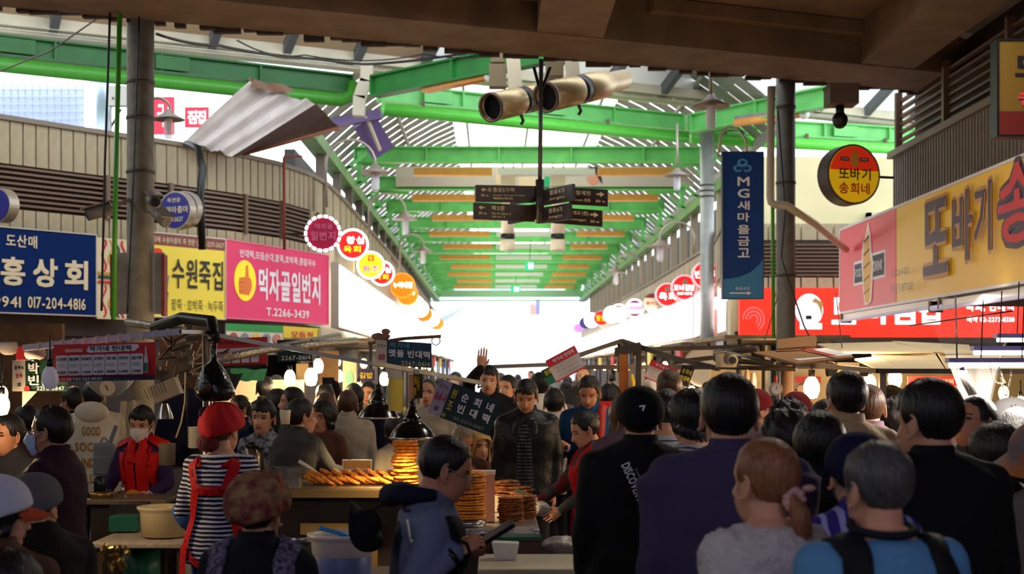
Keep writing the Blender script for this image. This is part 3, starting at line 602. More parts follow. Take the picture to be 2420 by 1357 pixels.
disc_sign('red round sign with two big white letters, farthest of the red three', 1577, 697, RX(1577), .28, REDF, WHITE, [('d', .5,.74,.1,.1, GREY), ('t', '육회', .15,.28,.85,.6, TL)], ring=RRING)
disc_sign('cream round sign with a maroon cap, unlit', 1542, 717, RX(1542), .26, mat('cream_face', (206,190,164), emit=.2), RIMM, [('half', 35, 145, mat('maroon_cap', (120,30,30))), ('t', '별미집', .18,.42,.84,.58, TXR)])  # faint glow put into the face of this unlit disc
disc_sign('white round sign with violet bars and maroon ends', 1500, 729, RX(1500), .27, mat('violet_lit', (226,190,250), emit=1.3), RIMM, [('half', 40, 140, mat('maroon_cap')), ('half', 220, 320, mat('maroon_cap')), ('t', '순희네빈대떡', .1,.4,.9,.62, mat('violet_print', (176,110,190)))], ring=LWHITE)
for px, py, r, m_, lb in ((1462,740,.29,WHF,'white round sign with red edges next to the violet barred disc'), (1446,744,.29,WHF,'second white round sign with red edges'), (1420,752,.28,REDF,'small red and gold round sign beyond the white pair'), (1398,757,.3,WHF,'white round sign beyond the small red and gold one'), (1383,764,.27,mat('navy_lit', (60,60,130), emit=.3),'small navy round sign before the magenta one'), (1366,776,.22,mat('magenta_lit', (236,120,236), emit=1.0),'tiny magenta round sign, last before the bright end')):
    disc_sign(lb, px, py, RX(px), r, m_, mat('rim_lilac'), [('half', 40, 140, mat('lit_rose2', (220,80,100), emit=.6))] if (m_ is WHF and px > 1430) else ([('t', '맛집', .2,.3,.8,.7, TLY)] if m_ is REDF else []), ring=LWHITE if m_ is WHF else None)
NAVYF = mat('navy_face', (30,32,112), .3, emit=.1)
disc_sign('navy blue round sign with grey lettering beside the black conduit', 413, 497, 17.4, .235, NAVYF, mat('rim_silver', (170,158,140), .35, .5), [('t', '죽전문', .28,.7,.7,.82, TXC), ('t', '수원아줌마', .04,.42,.95,.6, TXC), ('t', '2271-2627', .22,.2,.78,.32, TXC)], yaw=R(-24), depth=.12)
disc_sign('second silver rimmed round sign close behind the navy one', 432, 495, 18.0, .235, NAVYF, mat('rim_silver'), yaw=R(-24), depth=.1, bracket=False)
disc_sign('navy round sign with a silver rim cut off above the dark blue shop sign', -6, 485, 15.6, .15*1.25, NAVYF, mat('rim_silver'), yaw=R(-28), depth=.14)
# round yellow and red sign hanging under the passage edge
r_ = disc_sign('red over yellow round sign on the cream wall side, big dark rim', 2018, 412, 16.2, .345, mat('sign_gold', (236,190,24), emit=.3), mat('rim_dark', (84,72,66), .5), [('half', 8, 172, mat('sign_scarlet', (226,52,24), emit=.3)),
   ('r', .24,.715,.4,.775, TXK), ('r', .6,.715,.76,.775, TXK), ('t', 'FOOD', .26,.73,.38,.76, TXW), ('t', 'DRINK', .62,.73,.74,.76, TXW), ('d', .5,.745,.075,.13, mat('dough_gold', (222,168,70))), ('t', '또바기', .2,.4,.8,.6, TXK), ('t', '송희네', .2,.17,.78,.36, TXR)], yaw=R(18), depth=.22)
# ------------------------------------------------------------ blue vertical banner
b = Board('hanging_banner', 'tall dark blue vertical banner with white lettering and a light blue knot emblem', 'banner', P(1709, 705, 15.9), P(1803, 705, 15.9), 1.63, .1, mat('banner_blue', (20,60,128), .6, spec=.2), frame=mat('banner_edge', (40,48,70), .5), fw=.01)
b.poly([(0,0), (1,0), (1,.27), (.9,.23), (.7,.18), (.45,.15), (.2,.135), (0,.13)], mat('banner_cyan', (34,120,170), .4), 'wave')
for s_, y in zip('MG새마을금고', (.77,.688,.605,.525,.44,.36,.28,.2)): b.text(s_, .36, y, .36+.3, y+.062, TXW, .03)
LB = mat('knot_blue', (60,150,214), .4)
for cx, cy in ((.48,.93), (.38,.89), (.58,.89)): b.disc(cx, cy, .13, .0255, LB, 'knot')
for cx, cy in ((.48,.93), (.38,.89), (.58,.89)): b.disc(cx, cy, .065, .013, mat('banner_blue'), 'knot_gap')
b.poly([(.44,.86), (.52,.86), (.5,.9), (.46,.9)], mat('banner_blue'), 'knot_gap')
b.text('종로광장', .3, .055, .66, .075, TXW, .01); b.poly([(.15,.03), (.6,.03), (.6,.022), (.7,.034), (.6,.046), (.6,.038), (.15,.038)], TXW, 'arrow')
mb = MB(); mb.tube([P(1765, 358, 15.9), P(1762, 330, 15.95), P(1745, 305, 16), P(1722, 300, 16), P(1702, 318, 16), P(1697, 372, 16)], .014, 8); mb.build('hanger', mat('cream_metal', (200,190,170), .4, .4), b.root, True)
# ------------------------------------------------------------ big yellow sign receding on the near right wall
Xs = 4.68
b = Board('shop_sign', 'long yellow and coral shop sign jutting along the near wall with huge brush letters', 'sign', (Xs, 19.15, 2.56), (Xs, 10.6, 2.56), 1.09, .25, mat('sign_mustard', (222,176,48), .45, emit=.12), frame=mat('white_edge', (220,218,224), .4), fw=.03)
fy = lambda px: (19.15 - Xs*K/(px-VX))/(19.15-10.6)
b.rect(0, 0, fy(2118), 1, mat('sign_coral', (214,70,80), .45, emit=.12), 'coral_field')
b.rect(fy(2019), .28, fy(2042), .56, TXW, 'plate', .03); b.rect(fy(2060), .3, fy(2094), .6, TXW, 'plate', .03); b.rect(fy(2021), .31, fy(2041), .53, mat('plate_navy', (54,50,72)), 'plate'); b.rect(fy(2062), .33, fy(2091), .57, mat('plate_navy'), 'plate')
b.text('FOOD', fy(2023), .37, fy(2038), .47, TXW, .02); b.text('DRINK', fy(2067), .39, fy(2089), .5, TXW, .02)
def prof(c0, pts, m_, nm_): b.poly([(fy(c0+x), y) for x, y in pts], m_, nm_)
prof(2052, [(-13,.5), (-9,.2), (-6,.03), (2,.03), (10,.06), (13,.3), (14,.5), (10,.62), (8,.8), (2,.97), (-4,.8), (-10,.76), (-12,.6)], TXW, 'dough_outline')
prof(2052, [(-10,.5), (-7,.22), (-4,.06), (2,.05), (7,.08), (10,.3), (11,.48), (7,.6), (6,.76), (2,.9), (-3,.76), (-7,.72), (-9,.6)], mat('dough_print', (228,176,96), emit=.05), 'dough_print')
for k in range(5): prof(2052, [(-7,.15+k*.15), (6,.2+k*.15), (6,.215+k*.15), (-7,.165+k*.15)], mat('dough_line', (120,70,40)), 'dough_twist')
PLUM = mat('plum_letter', (72,50,70), .5); HAL = mat('letter_halo', (196,144,88), .5)
def halo(s_, x0, y0, x1, y1, m1, m2, d=.012, bo=.02):
    for k in range(8): b.text(s_, x0+d*.16*math.cos(k*PI/4), y0+d*1.6*math.sin(k*PI/4), x1+d*.16*math.cos(k*PI/4), y1+d*1.6*math.sin(k*PI/4), m2, bo, name='letter_halo')
    b.text(s_, x0, y0, x1, y1, m1, bo)
halo('또', fy(2190), .2, fy(2248), .92, PLUM, HAL, .022); halo('바', fy(2262), .26, fy(2308), .9, PLUM, HAL, .022); halo('기', fy(2318), .3, fy(2358), .9, PLUM, HAL, .022)
halo('송', fy(2378), .3, fy(2475), .95, mat('letter_red', (200,60,70)), PLUM, .03); halo('희네', fy(2490), .3, .98, .95, mat('letter_red'), PLUM, .03)
b.text('02)2264-2122', fy(2127), .24, fy(2168), .33, PLUM, .01); b.text('가맹문의 1877-2613', fy(2123), .08, fy(2178), .18, PLUM, .01)
r_ = b.root
for (y0, y1, zz) in ((18.3, 14.2, 2.46), (14.6, 10.8, 2.44)):
    mb = MB(); mb.box((Xs-.15, (y0+y1)/2, zz), (.1, y0-y1, .06)); mb.build('lamp_rail', ALF, r_); mb = MB(); mb.tube([(Xs-.2, y0, zz-.05), (Xs-.2, y1, zz-.05)], .02, 8); mb.build('lamp_tube', mat('tube_dim', (200,196,220), emit=.25), r_, True)
    for y in (y0-.05, y1+.05): mb = MB(); mb.box((Xs-.15, y, zz-.02), (.14, .05, .12)); mb.build('lamp_bracket', mat('lamp_bracket', (96,82,64), .5), r_)
b = Board('hanging_sign', 'shaded yellow and red sign hanging under the passage ceiling, cut by the frame', 'sign', (3.98, 11.2, 3.62), (4.9, 11.2, 3.62), .74, .14, mat('sign_gold_shaded', (104,78,18), .6), frame=BLACK)  # gold and scarlet darkened to put the passage shade into the colour
b.rect(0, 0, 1, .25, mat('sign_scarlet_shaded', (92,14,10), .6), 'field'); b.text('또', .14, .62, .4, .84, TXK, .05); b.text('송', .16, .3, .4, .5, mat('letter_red'), .05)
mb = MB(); mb.bar((4.3, 11.25, 4.36), (4.3, 11.25, 5.3), .03, .03, (0,1,0)); mb.build('rod', BLACK, b.root)
# ------------------------------------------------------------ red lit sign on the set-back wall
REDS = mat('red_sign_lit', (244,40,16), emit=.75)
b = Board('shop_sign', 'short red lit sign with a pink cloud swirl, before the grey column', 'sign', P(1748, 797, 22.2), P(1826, 797, 22.2), .77, .12, REDS)
for k in range(3): 
    r0 = .34-.1*k; pts = [(.42+r0*math.cos(R(a)), .36+r0*.75*math.sin(R(a))) for a in range(-60, 200, 20)]; b.poly(pts+[(.42+(r0-.04)*math.cos(R(a)), .36+(r0-.04)*.75*math.sin(R(a))) for a in range(180, -80, -20)], mat('swirl_pink', (250,96,92), emit=.7), 'swirl')
b = Board('shop_sign', 'long red lit sign with white lettering and two cartoon-style faces badge', 'sign', P(1880, 797, 22.2), P(2480, 797, 22.2), .77, .12, REDS)
b.root['label'] = 'long red lit sign with thick white lettering behind the cardboard canopy'
g = lambda px: (px-1880)/600
b.disc(g(1912), .55, .055, .33, mat('badge_white', (240,244,255), emit=1.0), 'badge'); 
for cx, m_ in ((1900, mat('face_a', (226,232,250), emit=.8)), (1924, mat('face_b', (236,220,220), emit=.8))): b.disc(g(cx), .58, .022, .14, m_, 'badge_face')
b.poly([(g(1918),.72), (g(1926),.8), (g(1944),.7), (g(1942),.4), (g(1936),.6), (g(1930),.68)], mat('hair_tan', (190,150,80)), 'badge_hair'); b.rect(g(1904), .36, g(1918), .44, TXK, 'badge_bar'); b.rect(g(1890), .16, g(1942), .28, mat('badge_white'), 'badge_ribbon')
for s_, x0, x1 in (('모', 1965, 2022), ('녀', 2034, 2092), ('김', 2104, 2162), ('밥', 2172, 2230)): b.text(s_, g(x0), .26, g(x1), .8, TL, .06)
b.text('육회, 빈대떡', g(2282), .52, g(2394), .72, TL, .02); b.text('예약 02-2273-8330', g(2284), .3, g(2396), .42, TL, .01)
mb = MB(); mb.box((7.6, 22.4, 2.24), (7.4, .4, .06)); mb.build('shelf', mat('dark_lintel'), wb)
# ------------------------------------------------------------ hanging direction signs
DS = mat('sign_umber', (52,36,32), .45, noise=.15); DSB = mat('sign_umber_dark', (34,26,30), .45)
pc = P(1277, 520, 14.3)
r_ = thing('direction_sign', 'brown hanging signpost with eight arrow boards on a steel pole', 'sign', (pc.x, 14.3, 3.3))
mb = MB(); mb.tube([P(1279, 140, 14.3), P(1276, 430, 14.3)], .022, 12); mb.tube([P(1276, 425, 14.3), P(1276, 528, 14.3)], .045, 12); mb.build('pole', mat('pole_grey', (84,82,80), .35, .5), r_, True)
mb = MB(); mb.bar(P(1262, 160, 14.4), P(1276, 215, 14.3), .03, .03, (0,1,0)); mb.bar(P(1300, 160, 14.4), P(1279, 215, 14.3), .03, .03, (0,1,0)); mb.build('stay', BLACK, r_)
def dboard(a, b_, h, items, m_=DS):
    B = Board('', '', '', a, b_, h, .03, m_, root=r_, pname='board')
    for it in items:
        if it[0] == 'a': 
            x, y, s_, l_, hh = it[1:]; B.poly([(x, y), (x+s_*l_*.55, y+hh), (x+s_*l_*.55, y+hh*.3), (x+s_*l_, y+hh*.3), (x+s_*l_, y-hh*.3), (x+s_*l_*.55, y-hh*.3), (x+s_*l_*.55, y-hh)], TXC, 'arrow')
        else: B.text(*it[1:6], TXC, .02)
    return B
dboard(P(1125, 477, 14.1), P(1264, 479, 14.3), .168, [('a', .08,.72,1,.09,.13), ('t', '종로5가역', .28,.58,.64,.86), ('t', 'Jongno 5(o)-ga Station', .28,.34,.82,.46), ('t', '鍾路5街站', .28,.16,.62,.28), ('t', '80 m', .08,.3,.2,.46), ('t', '出', .19,.6,.25,.84)])
dboard(P(1120, 518, 14.1), P(1264, 524, 14.3), .165, [('a', .07,.72,1,.1,.13), ('t', '북2문', .28,.58,.5,.86), ('t', 'North Gate 2', .28,.34,.6,.46), ('t', '北2门', .28,.14,.5,.26), ('t', '30 m', .07,.3,.2,.46)])
dboard(P(1345, 483, 14.1), P(1436, 488, 14.0), .165, [('a', .92,.7,-1,.2,.16), ('t', '청계천', .18,.58,.56,.86), ('t', 'Stream 清溪', .1,.2,.56,.4), ('t', '80 m', .7,.2,.94,.36)])
dboard(P(1290, 526, 14.15), P(1423, 536, 14.0), .16, [('a', .94,.7,-1,.15,.16), ('t', '화성교 (천)', .42,.58,.76,.88), ('t', 'Hwaseonggyo', .36,.22,.72,.4), ('t', '50 m', .8,.2,.95,.36)])
for (a, b_) in ((P(1280, 486, 14.2), P(1352, 474, 13.2)), (P(1280, 528, 14.2), P(1345, 519, 13.2)), (P(1200, 530, 15.0), P(1264, 518, 14.3)), (P(1205, 484, 15.0), P(1264, 476, 14.3))):
    dboard(a, b_, .155, [('t', '종로4가', .3,.55,.8,.85), ('t', 'Jongno', .3,.2,.8,.4)], DSB)
# ------------------------------------------------------------ projector drums
GOLDM = mat('cream_drum', (182,160,120), .35, .5, noise=.12, nscale=12); 
def drum(label, a, b_, r, br=None):
    a = Vector(a); b_ = Vector(b_); d = (b_-a).normalized(); L = (b_-a).length; r_ = thing('projector_drum', label, 'projector', a)
    e1 = d.cross(Vector((0,0,1))).normalized(); e2 = d.cross(e1)
    def rings(prof): return [[a+d*t+(e1*math.cos(q)+e2*math.sin(q))*rr for q in (2*PI*k/28 for k in range(28))] for rr, t in prof]
    mb = MB(); mb.surf(rings([(r*.86, .2), (r*.9, 0), (r, 0), (r, L*.36)])); mb.surf(rings([(r*.9, L*.45), (r, L*.46), (r, L*.72), (r*.72, L*.78), (r*.7, L), (.001, L)])); mb.build('barrel', GOLDM, r_, True)
    mb = MB(); mb.surf(rings([(r*.86, .03), (r*.88, -.012), (r*1.04, -.012), (r*1.04, .03), (r, .03)])); mb.build('rim', mat('rim_bronze', (96,76,56), .4, .5), r_, True)
    mb = MB(); mb.surf(rings([(.01, L*.36), (r*.97, L*.36), (r*.97, L*.46), (.01, L*.46)])); mb.build('band', BLACK, r_, True)
    mb = MB(); mb.surf(rings([(r*.87, .06), (.001, .07)])); mb.build('lens', mat('lens_black', (4,4,5), .6, spec=.1), r_)
    q = a+d*L*.4; mb = MB(); mb.bar(q+Vector((-.06,-.02,.12)), q+Vector((-.1,0,.62)), .16, .03, (0,1,0)); mb.build('strap', IVORY, r_)
    mb = MB()
    mb.box(q+Vector((-.27,.1,.3)), (.2,.2,.26)); mb.box(q+Vector((-.27,.1,.52)), (.16,.16,.12)); mb.build('driver_box', mat('box_olive', (128,112,84), .5), r_)
    mb = MB(); mb.tube([q+Vector((-.1,0,.6)), q+Vector((-.1,0,.95))], .02, 8); mb.build('rod', STEEL, r_)
    mb = MB(); mb.tube([q+Vector((0,0,-r)), q+Vector((.03,0,-r-.07)), q+Vector((0,0,-r-.12))], .02, 6); mb.build('knob', BLACK, r_)
drum('cream projector drum with a dark round mouth, lower of the two above the signpost', P(1160, 254, 16.2), P(1330, 215, 17.3), .165)
drum('cream projector drum on the green girder, higher and longer of the two', P(1290, 230, 15.9), P(1474, 188, 17.1), .17)
for px, lb in ((1200, 'pale hanging cylinder lamp with black band, behind the left end of the signpost boards'), (1318, 'pale hanging cylinder lamp with black band, behind the right end of the signpost boards')):
    a = P(px, 592, 29.5); r_ = thing('cylinder_lamp', lb.replace('left end of', 'long').replace('right end of', 'short'), 'lamp', a)
    mb = MB(); mb.tube([a, a+Vector((0,0,.02)), a+Vector((0,0,.22))], [.15, .155, .15], 18); mb.tube([a+Vector((0,0,.32)), a+Vector((0,0,1.15))], [.14, .13], 18); mb.build('barrel', mat('lamp_ivory', (222,204,176), .4), r_, True)
    mb = MB(); mb.tube([a+Vector((0,0,.2)), a+Vector((0,0,.34))], .146, 18); mb.build('band', BLACK, r_, True)
    mb = MB(); mb.tube([a+Vector((0,0,1.15)), a+Vector((0,0,1.3))], [.22, .17], 18); mb.box(a+Vector((0,0,1.5)), (.3,.3,.36)); mb.build('hood', mat('lamp_ivory'), r_); mb = MB(); mb.tube([a+Vector((-.1,0,1.6)), a+Vector((-.1,0,1.95))], .012, 6); mb.tube([a+Vector((.12,0,1.6)), a+Vector((.12,0,1.95))], .012, 6); mb.build('rod', BLACK, r_)
# ------------------------------------------------------------ gooseneck lamps
LSH = mat('lamp_shade_grey', (150,138,128), .5, .3); GLS = film('lamp_glass', (230,228,235), .35, .1); LPM = mat('lamp_pole', (170,158,148), .4, .5)
def goose(label, px, py, Y, base, rr=.2, top=.0, hang=False):
    c = P(px, py, Y); s = rr/.2; r_ = thing('gooseneck_lamp', label, 'lamp', c)
    mb = MB(); mb.lathe(c, [(.03*s,.1*s), (.05*s,.08*s), (.07*s,.05*s), (rr,-.02*s), (rr*.98,-.03*s), (.06*s,.01*s)], 20); mb.build('shade', LSH, r_, True)
    mb = MB(); mb.lathe(c, [(.055*s,-.02*s), (.055*s,-.22*s), (.04*s,-.26*s), (.001,-.26*s)], 14); mb.build('glass', GLS, r_, True)
    mb = MB(); mb.lathe(c, [(.025*s,-.02*s), (.03*s,-.16*s), (.001,-.17*s)], 10); mb.build('bulb', WHITE, r_, True)
    mb = MB(); t = c+Vector((0,0,.1*s))
    if hang: mb.tube([t, t+Vector((0,0,base))], .02*s, 8)
    else:
        bx, by = base; e = P(bx, by, Y+.2); h = e.x-c.x; hi = max(t.z, e.z) + .35*abs(h); mb.tube([t] + [Vector((c.x+h*.5-h*.5*math.cos(a), Y+.1, hi-.35*abs(h)+.5*abs(h)*math.sin(a))) for a in (PI*k/12 for k in range(13))] + [e], .018*s, 8)
    mb.build('arm', LPM, r_, True); return r_
goose('street lamp with conical shade hanging beside the concrete column', 398, 278, 15.0, (345, 330), .17)
goose('arched street lamp hanging over the bend of the wall', 887, 405, 20.5, (772, 490), .22)
goose('arched street lamp further along the disc wall, below the first arched one', 958, 515, 27, (872, 560), .24)
goose('small arched street lamp far down the disc wall', 1000, 592, 34, (945, 640), .24)
goose('flat shade lamp hanging from the roof beside the pale silver column', 1680, 246, 16.5, .75, .22, hang=True)
goose('conical shade lamp hanging before the roof braces', 1600, 412, 22.5, .7, .2, hang=True)
goose('arched street lamp over the balcony, nearer of the two', 1560, 580, 27.5, (1640, 600), .24)
goose('arched street lamp over the balcony, farther of the two', 1455, 642, 38, (1515, 670), .26)
# ------------------------------------------------------------ cameras
r_ = thing('dome_camera', 'dark dome camera under a square box on the passage edge', 'camera', P(1985, 250, 15.4))
mb = MB(); c = P(1988, 228, 15.4); mb.box(c, (.31, .3, .2)); mb.box(c+Vector((0,0,.1)), (.33,.32,.03)); mb.build('box', mat('box_brown', (96,78,64), .6), r_)
mb = MB(); c = P(1985, 285, 15.4); mb.tube([P(1985, 245, 15.4), c], .045, 12); mb.lathe(c, [(.001,.09), (.05,.08), (.08,.04), (.085,0), (.07,-.05), (.04,-.08), (.001,-.09)], 18); mb.build('dome', BLACK, r_, True)
def bullet(label, a, b_, foot):
    a = Vector(a); b_ = Vector(b_); d = (b_-a).normalized(); r_ = thing('bullet_camera', label, 'camera', a); mb = MB(); mb.tube([a, b_], .06, 14); mb.build('body', mat('camera_grey', (120,110,102), .45), r_, True)
    mb = MB(); mb.bar(a+Vector((0,0,.07))-d*.06, b_+Vector((0,0,.07)), .14, .012); mb.build('visor', mat('camera_grey'), r_); mb = MB(); mb.tube([a-d*.004, a+d*.02], .045, 14); mb.build('lens', BLACK, r_); mb = MB(); mb.tube([b_, foot], .02, 8); mb.build('bracket', mat('camera_grey'), r_)
bullet('bullet camera jutting out over the wavy striped panel', P(205, 508, 13.6), P(262, 492, 13.7), P(305, 472, 13.9))
bullet('bullet camera facing out in front of the navy round sign', P(367, 478, 13.4), P(358, 470, 13.85), P(345, 470, 13.9))
bullet('small dark camera tilted down below the front-facing one', P(392, 525, 13.6), P(368, 500, 13.75), P(345, 500, 13.9))
# ------------------------------------------------------------ torn awning, things beyond the left wall
CLW = mat('awning_white', (196,186,180), .45, noise=.2, nscale=3, c2=None); CLB = mat('awning_brown', (88,68,62), .7, noise=.3)
def cloth(quad, nu, nv, amp, fr):
    a, b_, c_, d = [Vector(q) for q in quad]; G = []
    for i in range(nu+1):
        row = []
        for j in range(nv+1):
            u, v = i/nu, j/nv; q = a.lerp(b_, u).lerp(d.lerp(c_, u), v); row.append(q + Vector((0, -1, .35))*amp*(math.sin(v*fr+u*2)+.5*math.sin(v*fr*2.3+1+u*3)))
        G.append(row)
    return G
r_ = thing('rolled_awning', 'torn white and brown awning sagging from the green pipe over the wall', 'awning', P(600, 330, 19.6))
mb = MB(); mb.surf(cloth((P(590, 195, 19.2), P(440, 335, 19.0), P(545, 368, 19.2), P(745, 245, 19.8)), 16, 22, .05, 16), False); mb.build('canvas', CLW, r_, True)
mb = MB(); mb.surf(cloth((P(742, 243, 19.9), P(548, 368, 19.4), P(575, 367, 20.6), P(802, 300, 20.8)), 8, 8, .03, 6), False); mb.build('underside', CLB, r_, True)
mb = MB(); mb.tube([P(560, 368, 20.0), P(800, 303, 20.6)], .03, 8); mb.build('edge_pole', mat('awning_pole', (128,74,50), .6), r_, True)
mb = MB(); mb.surf(cloth((P(592, 208, 19.1), P(600, 188, 19.1), P(690, 205, 19.5), P(695, 222, 19.5)), 8, 10, .03, 9), False); mb.build('bundle', mat('awning_bundle', (120,92,74), .8), r_, True)
r_ = thing('mesh_hoarding', 'pale blue mesh hoarding seen above the wall coping', 'hoarding', P(100, 300, 27)); mb = MB(); a = P(-60, 335, 27); b_ = P(196, 335, 27)
mb.box(((a+b_)/2)+Vector((0,.1,.55)), ((b_-a).length, .05, 1.1)); mb.build('sheet', mat('hoarding_blue', (205,214,240), .7), r_)
for k in range(16): 
    mb = MB(); x = a.x+(b_.x-a.x)*k/15; mb.box((x, 27, a.z+.55), (.02, .03, 1.1)); mb.build('wire', mat('hoarding_wire', (150,166,214)), r_)
for k in range(8):
    mb = MB(); mb.box(((a.x+b_.x)/2, 26.98, a.z+.14*k), (b_.x-a.x, .03, .02)); mb.build('wire', mat('hoarding_wire'), r_)
r_ = thing('spiral_duct', 'shiny spiral air duct rising behind the wall', 'duct', P(238, 310, 22)); mb = MB()
q0 = P(238, 330, 22); q1 = P(236, 150, 22); mb.tube([q0.lerp(q1, k/24) for k in range(25)], [.17+.006*(k % 2) for k in range(25)], 18); mb.build('duct', mat('duct_zinc', (190,205,225), .25, .8), r_, True); mb = MB(); mb.tube([q0+Vector((.05,0,0)), q1.lerp(q0,.6)+Vector((.32,0,0))], .02); mb.build('strap', BLACK, r_)
r_ = thing('junction_box', 'pale grey junction box beside the spiral duct', 'box', P(280, 225, 20.0)); mb = MB(); mb.box(P(280, 228, 20.0), (.26,.15,.28)); mb.build('case', mat('box_pale', (190,190,184), .5), r_); mb = MB(); mb.box(P(267, 232, 19.9), (.02,.02,.03)); mb.build('latch', BLACK, r_)
mb = MB(); mb.tube([P(262, 330, 20.0), P(262, 250, 20.0)], .015); mb.build('conduit', GREY, r_)
b = Board('far_banner', 'red banner with white script seen over the wall beyond the street lamp', 'banner', P(362, 318, 30), P(412, 318, 30), .8, .05, mat('banner_red', (226,36,60), emit=.2)); b.text('국수', .2, .2, .9, .8, TXW, .03)  # daylight on the red banners put in as a faint glow
b = Board('far_banner', 'red banner beside the white canvas with a bold white word', 'banner', P(438, 300, 31), P(492, 300, 31), .42, .05, mat('banner_red'), frame=mat('dark_frame', (80,70,66))); b.text('짐', .1, .15, .5, .85, TXW, .05); b.text('집', .52, .15, .9, .85, TXW, .05)
# banner over the hall
b = Board('hall_banner', 'white picture banner strung across the hall above the signpost', 'banner', P(935, 441, 33.0), P(1640, 441, 33.0), .46, .02, mat('banner_pale', (222,216,200), .6, trans=.35))
h = lambda px: (px-935)/705
b.poly([(h(1283),.02), (h(1305),.02), (h(1300),.5), (h(1296),.9), (h(1290),.9), (h(1287),.5)], mat('bottle_green', (20,170,110)), 'bottle_print'); b.rect(h(1225), .02, h(1270), .95, mat('pale_tan', (214,196,160)), 'print'); b.disc(h(1402), .5, .022, .45, mat('face_print', (206,146,120)), 'face_print'); b.poly([(h(1388),.6), (h(1392),.98), (h(1412),1), (h(1420),.6), (h(1424),.1), (h(1414),.4), (h(1404),.8)], TXK, 'hair_print'); b.text('LOTTE', h(1090), -.1, h(1155), .2, mat('teal_print', (90,140,140)), .03) if False else None
b.rect(h(1170), .1, h(1205), .9, mat('pale_tan'), 'print')
for px, py, Y in ((1252, 628, 45), (1218, 680, 60)):
    b = Board('exit_sign', 'small green exit sign hanging %s' % ('in the middle of the hall roof' if Y == 45 else 'lower, near the bright end'), 'sign', P(px-11, py+12, Y), P(px+11, py+12, Y), .3, .06, mat('exit_green', (40,190,130), emit=.6)); b.poly([(.4,.2), (.55,.2), (.6,.5), (.75,.6), (.55,.75), (.45,.9), (.35,.6)], TL, 'figure_print'); b.rect(.7, .2, .85, .8, TL, 'door_print')
    mb = MB(); mb.tube([P(px, py-12, Y), P(px+2, py-60 if Y == 45 else py-30, Y)], .01, 6); mb.build('rod', BLACK, b.root)
# bright far end: end frame, awning, pale buildings and banner
mb = MB(); mb.box((XC, 72.4, 5.75), (8, .3, .35)); mb.box((XC, 72.4, 5.4), (8, .1, .08)); struct(mb, 'trim_1', mat('pale_green_end', (150,200,150), .5))
FB = mat('far_building_white', (236,238,244), .7, noise=.05, nscale=.3)
r_ = thing('far_building', 'white sunlit building beyond the far end of the hall', 'building', (2.5, 95, 0)); mb = MB(); mb.box((2.5, 98, 6), (26, 4, 12)); mb.build('wall', FB, r_)
for k in range(6):
    for j in range(3): mb = MB(); mb.box((-6+k*3.2, 95.98, 2.6+j*2.4), (1.4, .08, 1.3)); mb.build('window', mat('far_pane', (206,218,240), .3), r_)
b = Board('far_banner', 'pale banner with faint red lettering across the bright end', 'banner', P(1105, 790, 80), P(1310, 790, 80), 1.4, .05, mat('banner_glare', (250,250,252), emit=.9)); b.text('광장시장 빈대떡', .1, .25, .9, .7, mat('glare_red', (255,214,206), emit=.8), .02)  # overexposed daylight put in as pale colour and glow
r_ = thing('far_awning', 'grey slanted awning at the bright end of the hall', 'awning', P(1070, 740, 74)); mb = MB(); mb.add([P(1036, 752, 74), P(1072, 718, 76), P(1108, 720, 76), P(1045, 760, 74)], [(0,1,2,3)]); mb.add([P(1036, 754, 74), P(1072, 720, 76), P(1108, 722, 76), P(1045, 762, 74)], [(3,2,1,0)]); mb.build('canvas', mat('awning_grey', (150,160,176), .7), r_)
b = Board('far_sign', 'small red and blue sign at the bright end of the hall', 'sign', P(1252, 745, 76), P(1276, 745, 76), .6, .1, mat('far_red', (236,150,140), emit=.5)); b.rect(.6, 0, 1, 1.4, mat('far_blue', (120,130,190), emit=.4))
# ------------------------------------------------------------ people
def skin(tone): return mat('skin_%d' % tone, [(206,150,118), (186,128,96), (222,170,140), (150,98,70)][tone], .5, noise=.06, nscale=25, spec=.3)
LIP = mat('lip', (166,84,76), .45); EYE = mat('eye_dark', (26,18,16), .25); BROW = mat('brow', (36,26,22), .7)
HAIRS = {'black': (16,13,13), 'dark': (30,22,19), 'brown': (78,50,34), 'auburn': (132,84,52), 'grey': (70,68,66), 'ash': (120,106,92), 'tan': (168,124,78)}
def hairm(k):
    nm = 'hair_'+k
    if nm in MATS: return MATS[nm]
    c = HAIRS[k]; m = mat(nm, c, .42, bump=.0, spec=.35); nt = m.node_tree; N = nt.nodes; L = nt.links; b = N['Principled BSDF']
    tc = N.new('ShaderNodeTexCoord'); mp = N.new('ShaderNodeMapping'); mp.inputs['Scale'].default_value = (60, 60, 7); L.new(tc.outputs['Object'], mp.inputs[0])
    nz = N.new('ShaderNodeTexNoise'); nz.inputs['Scale'].default_value = 2.2; nz.inputs['Detail'].default_value = 3; L.new(mp.outputs[0], nz.inputs[0])
    bp = N.new('ShaderNodeBump'); bp.inputs['Strength'].default_value = .7; bp.inputs['Distance'].default_value = .01; L.new(nz.outputs[0], bp.inputs['Height']); L.new(bp.outputs[0], b.inputs['Normal'])
    rp = N.new('ShaderNodeValToRGB'); rp.color_ramp.elements[0].position = .3; rp.color_ramp.elements[1].position = .7
    rp.color_ramp.elements[0].color = (*[x*.6 for x in lin(c)], 1); rp.color_ramp.elements[1].color = (*[min(1, x*1.6+.004) for x in lin(c)], 1); L.new(nz.outputs[0], rp.inputs[0]); L.new(rp.outputs[0], b.inputs['Base Color'])
    return m
